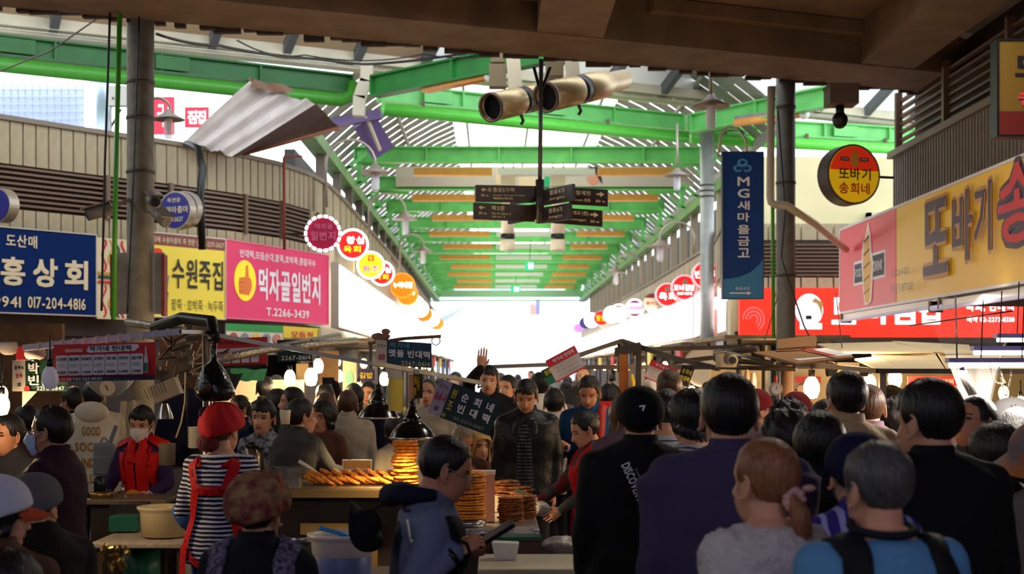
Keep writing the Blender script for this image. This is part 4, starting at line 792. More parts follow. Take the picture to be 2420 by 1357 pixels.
def raydist(d, c, r):                       # distance from the head centre to an ellipsoid along unit directions d
    c = np.array(c); r = np.array(r); D = d/r; C = -c/r; A = (D*D).sum(-1); B = (D*C).sum(-1); Cc = (C*C).sum(-1)-1
    return (-B + np.sqrt(np.maximum(B*B-A*Cc, 1e-9)))/A
def headsurf(d, face=True, fem=0):
    """head surface for unit directions d; x right, y forward, z up; height about .235"""
    ra = raydist(d, (0, -.014, .03), (.076, .093, .088)); rb = raydist(d, (0, .018, -.04), (.056-.003*fem, .068, .078))
    r = (ra**9 + rb**9)**(1/9); p = d*r[..., None]
    if face:
        x, z = p[..., 0], p[..., 2]; fr = np.clip(d[..., 1]*1.6, 0, 1)
        g = lambda x0, z0, sx, sz: np.exp(-((x-x0)/sx)**2-((z-z0)/sz)**2)
        t = np.clip((.028-z)/.052, 0, 1)*(z > -.036) + (z <= -.036)*np.clip(1-(-.036-z)/.008, 0, 1)
        dy = .021*t*np.exp(-(x/(.009+.006*t))**2) + .003*(g(-.012, -.026, .006, .006)+g(.012, -.026, .006, .006))
        dy += -.010*(g(-.031, .008, .017, .012)+g(.031, .008, .017, .012)) + .004*(g(-.031, .007, .010, .007)+g(.031, .007, .010, .007))
        dy += .004*g(0, .03, .045, .008) + .006*(g(0, -.051, .02, .004)+g(0, -.06, .016, .005)) - .004*g(0, -.071, .02, .005) + .007*g(0, -.09, .02, .014)
        dy += .004*(g(-.042, -.015, .014, .014)+g(.042, -.015, .014, .014))
        p = p.copy(); p[..., 1] += dy*fr
    return p
def sph(th, ph): return np.stack([np.sin(th)*np.cos(ph), np.cos(th)*np.cos(ph), np.sin(ph)], -1)
def xf(Pn, M): A = np.array(M); return Pn @ A[:3, :3].T + A[:3, 3]
GMAT = {}
def gm(name, c=None, rough=.8, **kw): return mat('cloth_'+name, c, rough, bump=kw.pop('bump', .25), bscale=kw.pop('bscale', 60), spec=.2, **kw)
def remesh(mb, vox, smooth=3, fold=0, seed=0, hang=None):
    V = np.concatenate(mb.v); me = bpy.data.meshes.new('r'); me.from_pydata(V.tolist(), [], mb.f)
    o = bpy.data.objects.new('r', me); m = o.modifiers.new('v', 'REMESH'); m.mode = 'VOXEL'; m.voxel_size = vox
    if smooth: s_ = o.modifiers.new('s', 'SMOOTH'); s_.iterations = smooth; s_.factor = .6
    r_ = evald(o); bpy.data.objects.remove(o); bpy.data.meshes.remove(me)
    n = len(r_.vertices); A = np.zeros(n*3); r_.vertices.foreach_get('co', A); A = A.reshape(-1, 3)
    if fold:
        N_ = np.zeros(n*3); r_.vertices.foreach_get('normal', N_); N_ = N_.reshape(-1, 3); q = seed*1.7
        w_ = np.sin(A[:, 0]*23+A[:, 2]*17+q+2*np.sin(A[:, 2]*11+q))*.5+np.sin(A[:, 0]*-31+A[:, 2]*29+A[:, 1]*19+q*2)*.3+np.sin(A[:, 2]*47+A[:, 0]*13+A[:, 1]*33+q)*.25
        A = A + N_*(w_*fold)[:, None]; r_.vertices.foreach_set('co', A.ravel())
    r_.polygons.foreach_set('use_smooth', [True]*len(r_.polygons)); r_.update(); return r_
def put(me, name, m, parent):
    I = wm(parent).inverted(); me.transform(I); me.materials.clear()
    for x in (m if isinstance(m, (list, tuple)) else [m]): me.materials.append(x)
    o = bpy.data.objects.new(name, me); COL.objects.link(o); o.parent = parent; WM[o.name] = wm(parent); return o
def hand(mb, w, d, nrm, side, s=1.0, curl=.35, mi=0, thumb=1.0):
    """palm and five fingers from wrist w along d; nrm is the back-of-hand direction"""
    w = Vector(w); d = Vector(d).normalized(); nrm = Vector(nrm); nrm = (nrm-d*nrm.dot(d)).normalized(); sd = d.cross(nrm)*side
    mb.tube([w-d*.02*s, w+d*.02*s, w+d*.06*s, w+d*.092*s], [.027*s, .036*s, .042*s, .038*s], 10, mi, flat=.42, up=sd)
    for k, (off, L, r) in enumerate(((-.031, .068, .0085), (-.010, .078, .0088), (.011, .072, .0085), (.031, .056, .0075))):
        a = w+d*.085*s-sd*off*s; c = curl*(1+.1*k); p = [a-d*.02*s, a]; ang = 0
        for q in (.42, .32, .26): ang += c*.9; p.append(p[-1] + (d*math.cos(ang)-nrm*math.sin(ang))*L*q*s)
        mb.tube(p, [r*s*1.05, r*s, r*s*.95, r*s*.9, r*s*.55], 7, mi)
    a = w+d*.02*s+sd*.026*s; p = [w+d*.005*s+sd*.01*s, a, a+(d*.75+sd*.75*thumb-nrm*.25).normalized()*.035*s]; p.append(p[-1]+(d*.95+sd*.2*thumb-nrm*.35).normalized()*.028*s)
    mb.tube(p, [.014*s, .0135*s, .0105*s, .006*s], 7, mi)
def person(label, px, top, Y, yaw=0, sex='m', hair='short', hc='black', shirt=None, pants=None, hh=None, lean=0, hp=0, hy=0, bulk=1.0, sit=False, arms=None, tone=0, det=1, hs=1.0, collar=True, hands=(None, None), long=.0, grp=None, bun=None, sh=1.0, X=None, roll=0, name='person', skirt=0, shirtname='jacket'):
    """yaw: 0 = back to the viewer, positive turns towards the picture's left. px, top: head centre and crown in the photograph; returns a dict to attach clothes to"""
    ztop = CZ+(HY-top)*Y/K; x0 = (px-VX)*Y/K if X is None else X
    fem = sex == 'f'; H = ztop if not sit else 1.62
    if hh: H = hh
    H = max(1.35, min(1.86, H)); s = H/1.72
    zsh = ztop-.222*hs-.028*s; 
    lr = R(lean); yr = R(yaw); M0 = Matrix.Rotation(yr, 4, 'Z')
    # head centre in root coordinates; root stands under the pelvis
    tl = .53*s; hd = Vector((0, math.sin(lr)*tl+.02+math.sin(R(hp))*.05, 0))
    root = thing(name, label, 'person', (x0-(M0@hd).x, Y-(M0@hd).y, 0), yr, grp); M = wm(root)
    zc = ztop-.118*hs; zp = zsh-math.cos(lr)*tl*.94      # head centre, pelvis height
    nb = Vector((0, math.sin(lr)*tl, zsh+.03*s)); pv = Vector((0, 0, zp))
    ax = (nb-pv).normalized(); L = (nb-pv).length; fwd = Vector((1,0,0)).cross(ax)*-1; fwd = ax.cross(Vector((1,0,0))) 
    if fwd.y < 0: fwd = -fwd
    MH = Matrix.Translation((0, hd.y+.01, zc)) @ Matrix.Rotation(R(hy), 4, 'Z') @ Matrix.Rotation(R(-hp), 4, 'X') @ Matrix.Rotation(R(roll), 4, 'Y') @ Matrix.Scale(hs, 4)
    MW = M @ MH; info = dict(root=root, M=M, MH=MH, MW=MW, s=s, zsh=zsh, nb=nb, pv=pv, ax=ax, L=L, fwd=fwd, bulk=bulk, hs=hs, fem=fem)
    SK = skin(tone); nth, nph = (64, 50) if det >= 2 else ((40, 30) if det == 1 else (20, 14))
    th = np.linspace(0, 2*PI, nth, endpoint=False); th = th - .25*np.sin(2*th)*0 ; ph = np.linspace(-PI/2+.05, PI/2-.02, nph)
    TH, PH = np.meshgrid(th, ph); hsf = headsurf(sph(TH, PH), True, fem)
    mb = MB(); mids = hsf[:-1]*.5+hsf[1:]*.5; x, y, z = mids[..., 0]+0, mids[..., 1], mids[..., 2]; xm = (x+np.roll(x, -1, 1))/2
    mi = np.zeros(x.shape, int); f = y > .03; ex = np.abs(xm)
    mi[f & (((ex-.031)/.0125)**2+((z-.007)/.0048)**2 < 1)] = 1; mi[f & (((ex-.031)/.018)**2+((z-.027+.08*(ex-.03)*0)/.0036)**2 < 1)] = 2; mi[f & ((xm/.021)**2+((z+.056)/.0065)**2 < 1)] = 3
    mb.surf(xf(hsf.reshape(-1, 3), MW).reshape(hsf.shape), True, True, True, mi=[int(q) for q in mi.ravel()], flip=True)
    for sx in (-1, 1):                      # ears: rim and hollow
        e = MW @ Matrix.Translation((sx*.076, -.008, -.004)) @ Matrix.Rotation(R(-24*sx), 4, 'Z') @ Matrix.Rotation(R(12), 4, 'X')
        mb.tube([e @ Vector((sx*.012*(.4+math.sin(max(a, 0))*.6), .006-.017*math.sin(a)*1.0, .029*math.cos(a)*(1.05 if math.cos(a) > 0 else 1.15))) for a in (PI*k/10*1.15-.1 for k in range(11))], [.004]+[.0055]*9+[.004], 6, 0) if det else None
        mb.ell(e @ Vector((sx*.003, -.004, -.002)), (.005, .015, .028), 8, 6, (e.to_3x3()), 0)
    hc_ = MW @ Vector((0, -.02, -.06)); nbw = M @ nb
    mb.tube([MW @ Vector((0, -.018, -.03)), MW @ Vector((0, -.02, -.085)), (MW @ Vector((0, -.03, -.12))).lerp(nbw, .5), nbw - ax*.04], [.052*hs, .052*hs, .056*s, .075*s], 14)
    # torso under the clothes
    def ring(t, a, b, off=0, n=20, k=1.0):
        c = pv+ax*L*t+fwd*off; return [M @ (c + Vector((1,0,0))*a*k*s*math.cos(q)+fwd*b*k*s*math.sin(q)) for q in (2*PI*i/n for i in range(n))]
    fw = (.175, .155, .178, .188, .16) if not fem else (.18, .135, .158, .165, .14); fw = [q*sh for q in fw]
    TOR = [(-.16, fw[0]*.8, .10, 0), (0, fw[0], .118, 0), (.3, fw[1], .105, 0), (.62, fw[2], .122+.012*fem, .012), (.85, fw[3], .105, .0), (.96, fw[4]*.7, .075, -.005), (1.03, .066, .062, -.005)]
    mb.surf([ring(t, a, b, o_, k=.9) for t, a, b, o_ in TOR], True, True, True)
    hw = .172*sh*(.9 if fem else 1)
    sj = {}; arms = arms or {}
    for sx, nm in ((-1, 'L'), (1, 'R')):
        S_ = pv+ax*(L*.845)+Vector((sx*hw*s, 0, 0)); 
        el, wr = arms.get(nm, (None, None))[:2]
        down = Vector((0, 0, -1))
        if arms.get(nm) and arms[nm][0] == 'abs': E_ = M.inverted()@Vector(arms[nm][1]); W_ = M.inverted()@Vector(arms[nm][2])
        elif el is None: E_ = S_+Vector((sx*.045, -.02+math.sin(lr)*.02, -.285))*s; W_ = E_+Vector((-sx*.01, .07, -.24))*s
        else: E_ = S_+Vector(el)*s; W_ = E_+Vector(wr)*s
        sj[nm] = (S_, E_, W_)
        Sw, Ew, Ww = M@S_, M@E_, M@W_; info[nm] = (Sw, Ew, Ww)
        mb.tube([Sw, Sw.lerp(Ew, .5), Ew, Ew.lerp(Ww, .3), Ww], [.05*s, .045*s, .038*s, .038*s, .026*s], 10)
        hsx = hands[0 if sx < 0 else 1]; dd = (Ww-Ew).normalized(); nn = M.to_3x3() @ Vector((sx, 0, .2)); cu = .35; th_ = 1
        if hsx: dd = Vector(hsx[0]) if hsx[0] else dd; nn = Vector(hsx[1]) if hsx[1] else nn; cu = hsx[2]; th_ = hsx[3] if len(hsx) > 3 else 1
        if det or hsx: hand(mb, Ww, dd, nn, sx*-1, s*.98, cu, 0, th_)
        else: mb.caps_(Ww, Ww+dd*.13*s, .03*s, .02*s, 8)
    # legs
    lm = MB(); bm = MB()
    for sx in (-1, 1):
        hpj = pv+Vector((sx*.085*s, 0, -.02))
        if sit: kn = hpj+Vector((sx*.04, .42*s, .02)); an = Vector((kn.x, kn.y-.02, .09))
        else: kn = Vector((sx*.1*s, .02, max(zp, .6)*.54)); an = Vector((sx*.1*s, -.01, .08))
        a, b_, c_ = M@hpj, M@kn, M@an
        mb.tube([a, b_, c_], [.07*s, .05*s, .04*s], 8)
        lm.tube([a+Vector((0,0,.03)), a.lerp(b_, .4), b_, b_.lerp(c_, .4), c_], [.092*s*bulk**.5, .088*s, .068*s, .062*s, .052*s], 12)
        bm.ell(M @ (an+Vector((0, .05, -.035))), (.045, .12, .045), 10, 6, M.to_3x3())
    lm.surf([ring(t, a*1.06, b*1.12, o_, 16) for t, a, b, o_ in TOR[:3]], True, True, True)
    if skirt: lm.tube([M@pv, M@(pv-Vector((0,0,.3))), M@(pv-Vector((0,0,skirt)))], [.17, .2, .23], 16)
    mb.build('body', [SK, EYE, BROW, LIP], root, True); lm.build('trousers', pants or gm('jeans_dark', (34,38,52)), root, True); bm.build('shoes', mat('shoe_black', (24,22,22), .5), root, True)
    # upper garment
    k = bulk; tmb = MB(); tmb.surf([[I0 @ q for q in r_] for I0 in (M.inverted(),) for r_ in [ring(t, a*1.05*k+.008, b*1.06*k+.012, o_, 24) for t, a, b, o_ in ([(-1.2, fw[0]*1.02, .13, 0), (-.6-long, fw[0]*1.05, .13, 0), (-.2-long, fw[0]*1.02, .125, 0)]+TOR[1:6]+[(1.04, .07/k, .068/k, -.005)])]], True, True, True)
    info['tbv'] = BVHTree.FromPolygons(tmb.v[0].tolist(), tmb.f)
    if shirt:
        gmb = MB()
        gmb.surf([ring(t, a*1.05*k+.008, b*1.06*k+.012, o_, 24) for t, a, b, o_ in ([(-.2-long, fw[0]*1.02, .125, 0)]+TOR[1:6]+[(1.04 if collar else .985, (.07 if collar else .06)/k, (.068 if collar else .05)/k, -.005 if collar else .01)])], True, True, True)
        for sx, nm in ((-1, 'L'), (1, 'R')):
            Sw, Ew, Ww = info[nm]; gmb.caps_(Sw, Ew, .064*s*k**.8, .053*s*k**.7, 12); cuff = Ew.lerp(Ww, .93); gmb.caps_(Ew, cuff, .054*s*k**.7, .04*s*k**.5, 12, seg=2)
            gmb.caps_(M@(pv+ax*L*(.985 if collar else .9)), Sw, .06*s, .058*s*k**.7, 10); gmb.caps_(M@(pv+ax*L*(1.03 if collar else .9)+Vector((sx*.015,0,0))), M@((pv+ax*L*.93).lerp(S_, .55)), (.05 if collar else .04)*s, .05*s, 10)
        me = remesh(gmb, (.012 if det >= 2 else .017 if det == 1 else .028)*s, 4 if det else 2, .005*k if det else .003, seed=px*.37)
        g_ = put(me, shirtname, shirt, root); info['garment'] = g_
        if collar:
            cb = MB(); c0 = M@(pv+ax*L*.97); c1 = M@(pv+ax*L*1.03); c2 = (M@(pv+ax*L*1.09))-M.to_3x3()@fwd*.008
            cb.surf([[c+ (M.to_3x3()@Vector((1,0,0)))*r*s*math.cos(q)+(M.to_3x3()@fwd)*r*s*.98*math.sin(q)+Vector((0,0,-.02*s*max(0, math.sin(q)))) for q in (2*PI*i/24 for i in range(24))] for c, r in ((c0, .1), (c1, .078), (c2, .07), (c2+Vector((0,0,.004)), .064), (c1, .066))], True); cb.build('collar', shirt, root, True)
    # hair
    hairgeo(info, hair, hc, det, fem)
    if bun: 
        bmb = MB()
        for (bx, by, bz, br) in bun: bmb.ell(MW@Vector((bx, by, bz)), (br, br, br*.95), 12, 8, MW.to_3x3())
        me = bmb; me.build('hair_bun', hairm(hc), root, True)
    return info
def hairgeo(info, style, hc, det, fem):
    info['thick'] = {'short': .017, 'crop': .009, 'thin': .008, 'curly': .032, 'parted': .019, 'bob': .028, 'long': .024, 'tied': .013}.get(style, 0)
    if style == 'none': return
    MW = info['MW']; root = info['root']; nth = 56 if det >= 1 else 24; nr = 22 if det >= 1 else 9
    th = np.linspace(-PI, PI, nth, endpoint=False); at_ = np.abs(np.degrees(th))
    if style in ('short', 'crop', 'thin', 'curly', 'parted'):
        hl = np.interp(at_, [0, 40, 58, 72, 84, 97, 112, 128, 150, 180], [52, 48, 34, 2, 5, 4, -20, -46, -58, -62]); thick = {'short': .017, 'crop': .009, 'thin': .008, 'curly': .032, 'parted': .019}[style]; drop = np.zeros(nth)
        if style == 'parted': hl = np.where(at_ < 46, 36+np.degrees(th)*.12, hl)
        if style == 'thin': hl = np.interp(at_, [0, 40, 58, 72, 84, 97, 112, 128, 150, 180], [66, 60, 40, 6, 6, 8, -18, -42, -54, -58])
    elif style == 'bob':
        hl = np.interp(at_, [0, 35, 50, 62, 80, 180], [34, 32, 10, -8, -14, -30]); thick = .028; drop = np.interp(at_, [0, 55, 70, 180], [0, 0, .05, .06])
    elif style == 'long':
        hl = np.interp(at_, [0, 35, 50, 62, 80, 180], [38, 34, 12, -8, -14, -30]); thick = .024; drop = np.interp(at_, [0, 55, 72, 110, 180], [0, 0, .20, .32, .34])
    elif style == 'tied':
        hl = np.interp(at_, [0, 40, 58, 72, 84, 97, 112, 128, 150, 180], [50, 48, 34, 6, 4, 2, -16, -40, -52, -56]); thick = .013; drop = np.zeros(nth)
    sdj = info['root'].location.x*9; hl = hl + (2.6*np.sin(th*13+sdj)+2.2*np.sin(th*29+sdj*2)+1.5*np.sin(th*47))*(.4 if style in ('bob', 'long') else 1)
    hl = np.radians(hl); rows = []; tw = .72+.28*np.abs(np.cos(th)) if style not in ('curly',) else 1; sd = info['root'].location.x*7
    for i in range(nr+1):
        u = i/nr; ph = PI/2-.02 - (PI/2-.02-hl)*u; d = sph(th, ph); p = headsurf(d, False)
        e = thick*(1-u**2.4*.95 if style not in ('bob', 'long') else 1)+.001
        nzv = 1 + (.28 if style == 'curly' else .10)*np.sin(th*(9 if style == 'curly' else 5)+u*11+sd)*np.sin(u*(16 if style == 'curly' else 8)+sd) + .08*np.sin(th*23+u*5+sd)
        if style == 'parted': nzv = nzv*(1+.4*np.exp(-((np.degrees(th)-20)/40)**2)*(u > .5))
        rows.append(p + d*(e*nzv*tw)[:, None])
    if drop.max() > 0:
        last = rows[-1]; base = last.copy(); Rt = np.array(MW.to_3x3().inverted()@Vector((0,0,-1)))
        for k in range(1, 11):
            v = k/10; q = base + Rt[None, :]*(drop*v)[:, None]/1.0; out = np.array([1-.18*v*v]); c = q.copy(); c[:, 0] = q[:, 0]*(1+ (.10*math.sin(v*3)-(.25*v**3 if style == 'long' else .18*v**2))); c[:, 1] = q[:, 1]*(1-.05*v) + (0 if style == 'bob' else -.02*math.sin(v*3))*(drop > .01)
            c += (.003*np.sin(th*19+v*6))[:, None]*np.array([1, 1, 0]); rows.append(c)
    else:
        d = sph(th, hl-.02); rows.append(headsurf(d, False)-d*.003)
    G = xf(np.array(rows).reshape(-1, 3), MW).reshape(len(rows), nth, 3); mb = MB(); mb.surf(G, True, True, False); 
    mb.build('hair', hairm(hc), root, True)
def cap(info, m, brim=None, kind='baseball', m2=None, yaw=0, lift=.0):
    MW = info['MW'] @ Matrix.Rotation(R(yaw), 4, 'Z'); root = info['root']; th = np.linspace(-PI, PI, 40, endpoint=False); rows = []
    lo = np.radians(np.interp(np.abs(np.degrees(th)), [0, 70, 110, 180], [26, 14, 2, -14 if kind != 'beanie' else -20]))
    puff = {'baseball': .018, 'beanie': .022, 'bucket': .02, 'bandana': .026}[kind]; puff = max(puff, info.get('thick', 0)*1.25+.005)
    for i in range(15):
        u = i/14; ph = PI/2-.02-(PI/2-.02-lo)*u; d = sph(th, ph); rows.append(headsurf(d, False)+d*(puff+.006*math.sin(u*PI)+lift+(.004*np.sin(th*9+u*7) if kind in ('bandana',) else 0*th))[:, None])
    rows.append(headsurf(sph(th, lo), False)+sph(th, lo)*(puff-.006)); G = np.array(rows)
    if kind == 'bucket':
        ex = [rows[-2]+sph(th, lo)*[[1,1,0]]*.02*k+np.array([0,0,-.014*k]) for k in range(1, 4)]; G = np.array(rows[:-1]+ex)
    o_ = MB().surf(xf(G.reshape(-1, 3), MW).reshape(G.shape), True, True, False).build('cap', m, root, True)
    if kind == 'baseball':
        mb = MB(); rows = []
        for v in (0, .5, 1):
            rows.append([MW @ Vector((math.sin(a)*(.085), math.cos(a)*.095 + v*.075*math.cos(a*.9), .045-.028*v-.02*abs(math.sin(a))*v)) for a in (R(-62+124*k/14) for k in range(15))])
        mb.surf(rows, False); mb.surf([[q-Vector((0,0,.004)) for q in r] for r in rows], False, flip=True); mb.build('brim', m2 or m, o_, True)
        mb = MB(); mb.ell(MW@Vector((0, -.014, .145)), (.009,.009,.005)); mb.build('button', m, o_)
    return o_
def glasses(info, m):
    MW = info['MW']; root = info['root']; mb = MB()
    for sx in (-1, 1):
        mb.tube([MW@Vector((sx*.032+.021*math.cos(a), .1, .004+.016*math.sin(a))) for a in (2*PI*k/14 for k in range(15))], .0016, 5); mb.tube([MW@Vector((sx*.053, .098, .008)), MW@Vector((sx*.074, .06, .01)), MW@Vector((sx*.08, -.005, .012)), MW@Vector((sx*.078, -.02, -.004))], .0016, 5)
    mb.tube([MW@Vector((-.011, .1, .008)), MW@Vector((0, .106, .01)), MW@Vector((.011, .1, .008))], .0016, 5); mb.build('glasses', m, root, True)
def facemask(info, m):
    MW = info['MW']; root = info['root']; rows = []
    for ph in np.linspace(-4, -56, 9):
        t = np.linspace(-60, 60, 17); k = (ph+4)/-52; d = sph(np.radians(t*(1-.12*k)), np.radians(np.full(17, ph)+ (k < .1)*8*np.exp(-(t/14)**2))); p = headsurf(d, True); out = .012+.012*np.exp(-(t/30)**2)*math.sin(PI*(.15+.75*k)); rows.append(p+d*np.asarray(out).reshape(-1, 1))
    G = xf(np.array(rows).reshape(-1, 3), MW).reshape(9, 17, 3); mb = MB(); mb.surf(G, False); mb.surf(G, False, flip=True)
    o_ = mb.build('face_mask', m, root, True)
    mb = MB()
    for sx in (-1, 1): mb.tube([MW@Vector((sx*.062, .055, -.02)), MW@Vector((sx*.082, .0, .01)), MW@Vector((sx*.084, -.016, 0)), MW@Vector((sx*.06, .05, -.07))], .0018, 5)
    mb.build('ear_loop', m, root, True); return o_
def patch(info, pts, m, name, w=.02, lift=.012, wn=None):
    """a strap lying over the garment: points in root coordinates are dropped on the garment's surface"""
    g = info['garment']; bv = BVHTree.FromPolygons([v.co[:] for v in g.data.vertices], [tuple(p.vertices) for p in g.data.polygons]); G = []
    P_ = [Vector(p) for p in pts]; Q = []
    for a, b in zip(P_, P_[1:]): Q += [a.lerp(b, k/6) for k in range(6)]
    Q.append(P_[-1])
    hit = [bv.find_nearest(q) for q in Q]
    for i, (loc, nr_, _, _) in enumerate(hit):
        d = (hit[min(i+1, len(hit)-1)][0]-hit[max(i-1, 0)][0]).normalized(); sd = d.cross(nr_).normalized()*w; c = loc+nr_*lift
        row = [c-sd-nr_*lift*1.6, c-sd, c, c+sd, c+sd-nr_*lift*1.6]; G.append(row)
    mb = MB(); mb.surf(G, False); mb.surf(G, False, flip=True); return mb.build(name, m, info['root'], True, world=False)
def dropgrid(info, rows, m, name, lift=.012):
    """a cloth panel: grid of root-space points projected onto the garment"""
    bv = info['tbv']; G = []
    for r in rows:
        o_ = []
        for q in r:
            q = Vector(q); dr = Vector((0, -1 if q.y > 0 else 1, 0)); loc, nr_, _, _ = bv.ray_cast(Vector((q.x, math.copysign(.8, q.y), q.z)), dr)
            if loc is None: loc, nr_, _, _ = bv.find_nearest(q)
            o_.append(loc-dr*lift)
        G.append(o_)
    mb = MB(); mb.surf(G, False); mb.surf(G, False, flip=True); return mb.build(name, m, info['root'], True, world=False)
BLK = gm('black', (16,16,18)); NVY = gm('navy', (16,20,40)); PUR = gm('purple_fleece', (66,58,86), .9, bscale=140); DRD = gm('dark_plum', (44,18,36)); BLU = gm('sky_jersey', (88,142,184), .7); WHT = gm('white_knit', (228,218,212), .95, bump=.8, bscale=160); BEI = gm('beige_shirt', (176,148,108)); GRY = gm('charcoal', (62,62,62)); LEA = gm('leather', (34,34,38), .4); CRM = gm('cream', (220,212,196)); TEA = gm('teal_blue', (24,68,104)); REDV = gm('red_vest', (206,20,16), .6); REDA = gm('red_apron', (190,10,20), .6); BRN = gm('brown', (92,58,46)); OLV = gm('olive', (58,56,48)); MAU = gm('mauve', (104,78,92)); STR = gm('navy_stripes', (20,26,52), .8, stripes=(2, 42, .55, (206,206,214))); STW = gm('pale_stripes', (176,172,178), .8, stripes=(2, 26, .8, (60,60,70))); FLR = gm('floral', (34,40,56), c2=(150,150,160), nscale=26); PLD = gm('plaid', (120,34,38), c2=(60,80,70), nscale=14); SLT = gm('slate', (98,108,134)); DGY = gm('dark_grey', (38,38,42)); LGY = gm('light_jacket', (168,156,138)); JNS = gm('blue_jeans', (30,52,110)); KHK = gm('khaki', (150,128,104)); CTX = gm('wrap_print', (150,120,80), c2=(110,44,46), nscale=22)
def F(*a, **k): return person(*a, **k)
# --- people standing closest, backs turned
p1 = F('man in a wide purple-grey fleece with short black hair, back turned', 1721, 893, 4.75, 4, hair='short', shirt=PUR, bulk=1.3, det=2, hs=1.14, sh=1.2, long=.12)
p2 = F('man in black jacket and black cap with white lettering down the back', 1512, 925, 5.7, -3, hair='crop', shirt=BLK, bulk=1.16, det=2, sh=1.06, long=.1)
cap(p2, gm('cap_black', (14,14,18)), kind='beanie')
p3 = F('woman with auburn ponytail in pink scrunchie and fluffy pale sweater', 1806, 1045, 3.85, 24, 'f', 'tied', 'auburn', WHT, det=2, bulk=1.2, hy=14, hs=.98, collar=False, tone=0)
g_ = p3['garment'].data; n_ = len(g_.vertices); A_ = np.zeros(n_*3); g_.vertices.foreach_get('co', A_); g_.vertices.foreach_set('co', A_+rng.normal(0, .0026, n_*3)); g_.update()
p4 = F('man with greying short hair and glasses wearing a blue shirt and backpack straps', 2072, 1058, 3.55, 12, hair='short', hc='grey', shirt=BLU, det=2, bulk=1.1, hy=14, hp=8, hh=1.66, hs=.95, collar=False, tone=0)
p5 = F('man in plain black jacket with black hair, face turned half aside', 2192, 908, 4.7, 12, hair='parted', shirt=BLK, det=2, bulk=1.24, hy=26, sh=1.18, hs=1.13, tone=0, hp=6, collar=True)
p6 = F('man in a beige collared shirt with neat black hair, back turned', 1998, 884, 6.15, 6, hair='short', shirt=BEI, det=2, bulk=1.08, hy=10)
p7 = F('woman with very long straight black hair behind the ponytailed woman', 1936, 985, 5.15, 0, 'f', 'long', 'black', BLK, det=1, hh=1.6)
p8 = F('person with dark bushy hair right behind the ponytailed woman', 1856, 985, 5.6, 5, 'f', 'curly', 'dark', BLK, det=1)
p9 = F('person with dark brown short hair between the bushy hair and the red cap', 1862, 957, 6.9, 10, 'f', 'curly', 'dark', DGY, det=1)
p10 = F('person in navy knit cap and violet striped top ahead of the blue shirt', 2026, 1037, 4.38, 8, 'f', 'tied', 'black', gm('violet_stripes', (52,40,120), .8, stripes=(0, 22, .6, (150,150,200))), det=1, bulk=1.05)
cap(p10, gm('cap_navy', (18,16,50)), kind='beanie')
p11 = F('man with round glasses looking up sideways, dark shirt, beside the plastic sheet', 2303, 937, 6.3, 118, hair='crop', shirt=OLV, det=2, hp=-14, tone=1)
glasses(p11, STEEL)
p12 = F('woman with long dark hair at the frame edge, face half turned', 2352, 1010, 5.6, 20, 'f', 'long', 'dark', DGY, det=1)
p13 = F('person in an orange and grey bucket hat cut by the frame edge', 2462, 1018, 5.2, 10, 'f', 'bob', 'black', gm('grey_knit', (120,108,100)), det=1)
cap(p13, mat('hat_orange', (190,110,40), .8, c2=(110,112,120), nscale=5), kind='bucket')
p14 = F('person in pale grey cap behind the clear plastic sheet', 2388, 950, 8.2, 20, 'f', 'short', 'grey', DGY, det=1); cap(p14, gm('cap_pale', (150,148,150)), kind='baseball', yaw=40)
p15 = F('person with cropped brown hair beyond the beige shirt', 2052, 912, 7.0, -5, hair='crop', hc='brown', shirt=MAU, det=1, tone=1)
p16 = F('woman with wavy dark hair facing this way beyond the mauve hood', 2108, 920, 9.2, 172, 'f', 'bob', 'dark', DGY, det=1, tone=1)
p17 = F('man in dark red baseball cap facing this way', 1882, 932, 8.9, 168, hair='crop', hc='grey', shirt=BRN, det=1, tone=1); cap(p17, gm('cap_maroon', (104,20,26)), kind='baseball')
p18 = F('person in dark round cap beside the beige shirt', 1952, 950, 7.5, 15, hair='short', hc='dark', shirt=BLK, det=1)
p19 = F('man in grey cap with red crown behind the purple fleece', 1784, 925, 8.3, -70, hair='crop', hc='grey', shirt=gm('grey_red', (110,90,90)), det=1, tone=1); cap(p19, gm('cap_red', (120,18,22)), m2=gm('brim_slate', (70,76,90)), kind='baseball')
p20 = F('woman with dark low ponytail in a white and grey striped top', 1576, 924, 7.45, -8, 'f', 'tied', 'dark', STW, det=1, bulk=1.1, collar=False)
p21 = F('woman with shoulder-length dark hair turning aside in a striped top', 1632, 932, 6.7, 40, 'f', 'bob', 'black', STW, det=1, collar=False)
p22 = F('tall man with brown swept hair seen from behind near the red-topped menu', 1581, 878, 9.4, 4, hair='short', hc='brown', shirt=gm('plum', (56,40,64)), det=1, tone=2)
p23 = F('man with receding brown hair facing this way beyond the blue jacket', 1380, 866, 15, 170, hair='thin', hc='brown', shirt=DGY, det=1, tone=2)
AR = {'L': ((-.05, .06, -.27), (.10, .22, .06)), 'R': ((.05, .06, -.27), (-.10, .22, .06))}
p24 = F('man in blue jacket with red backpack looking down at his hands', 1392, 893, 10.6, 166, hair='short', hc='dark', shirt=TEA, det=2, hp=24, arms=AR, hands=(((.8,.1,.3), (0,-1,0), .8), ((-.8,.1,.3), (0,-1,0), .8)), tone=1)
p25 = F('woman in red apron over plaid shirt reaching down with a gloved hand', 1384, 977, 9.5, 104, 'f', 'tied', 'black', PLD, KHK, det=2, hp=22, hh=1.52, arms={'L': ((-.03, .10, -.26), (.0, .20, -.12)), 'R': ((.04, .16, -.22), (.0, .22, -.14))}, tone=0, bun=[(0, -.1, .06, .035)])
p26 = F('man in black leather jacket and checked shirt looking down', 1244, 902, 10.3, 172, hair='parted', shirt=LEA, det=2, hp=20, bulk=1.14, tone=1, long=.1)
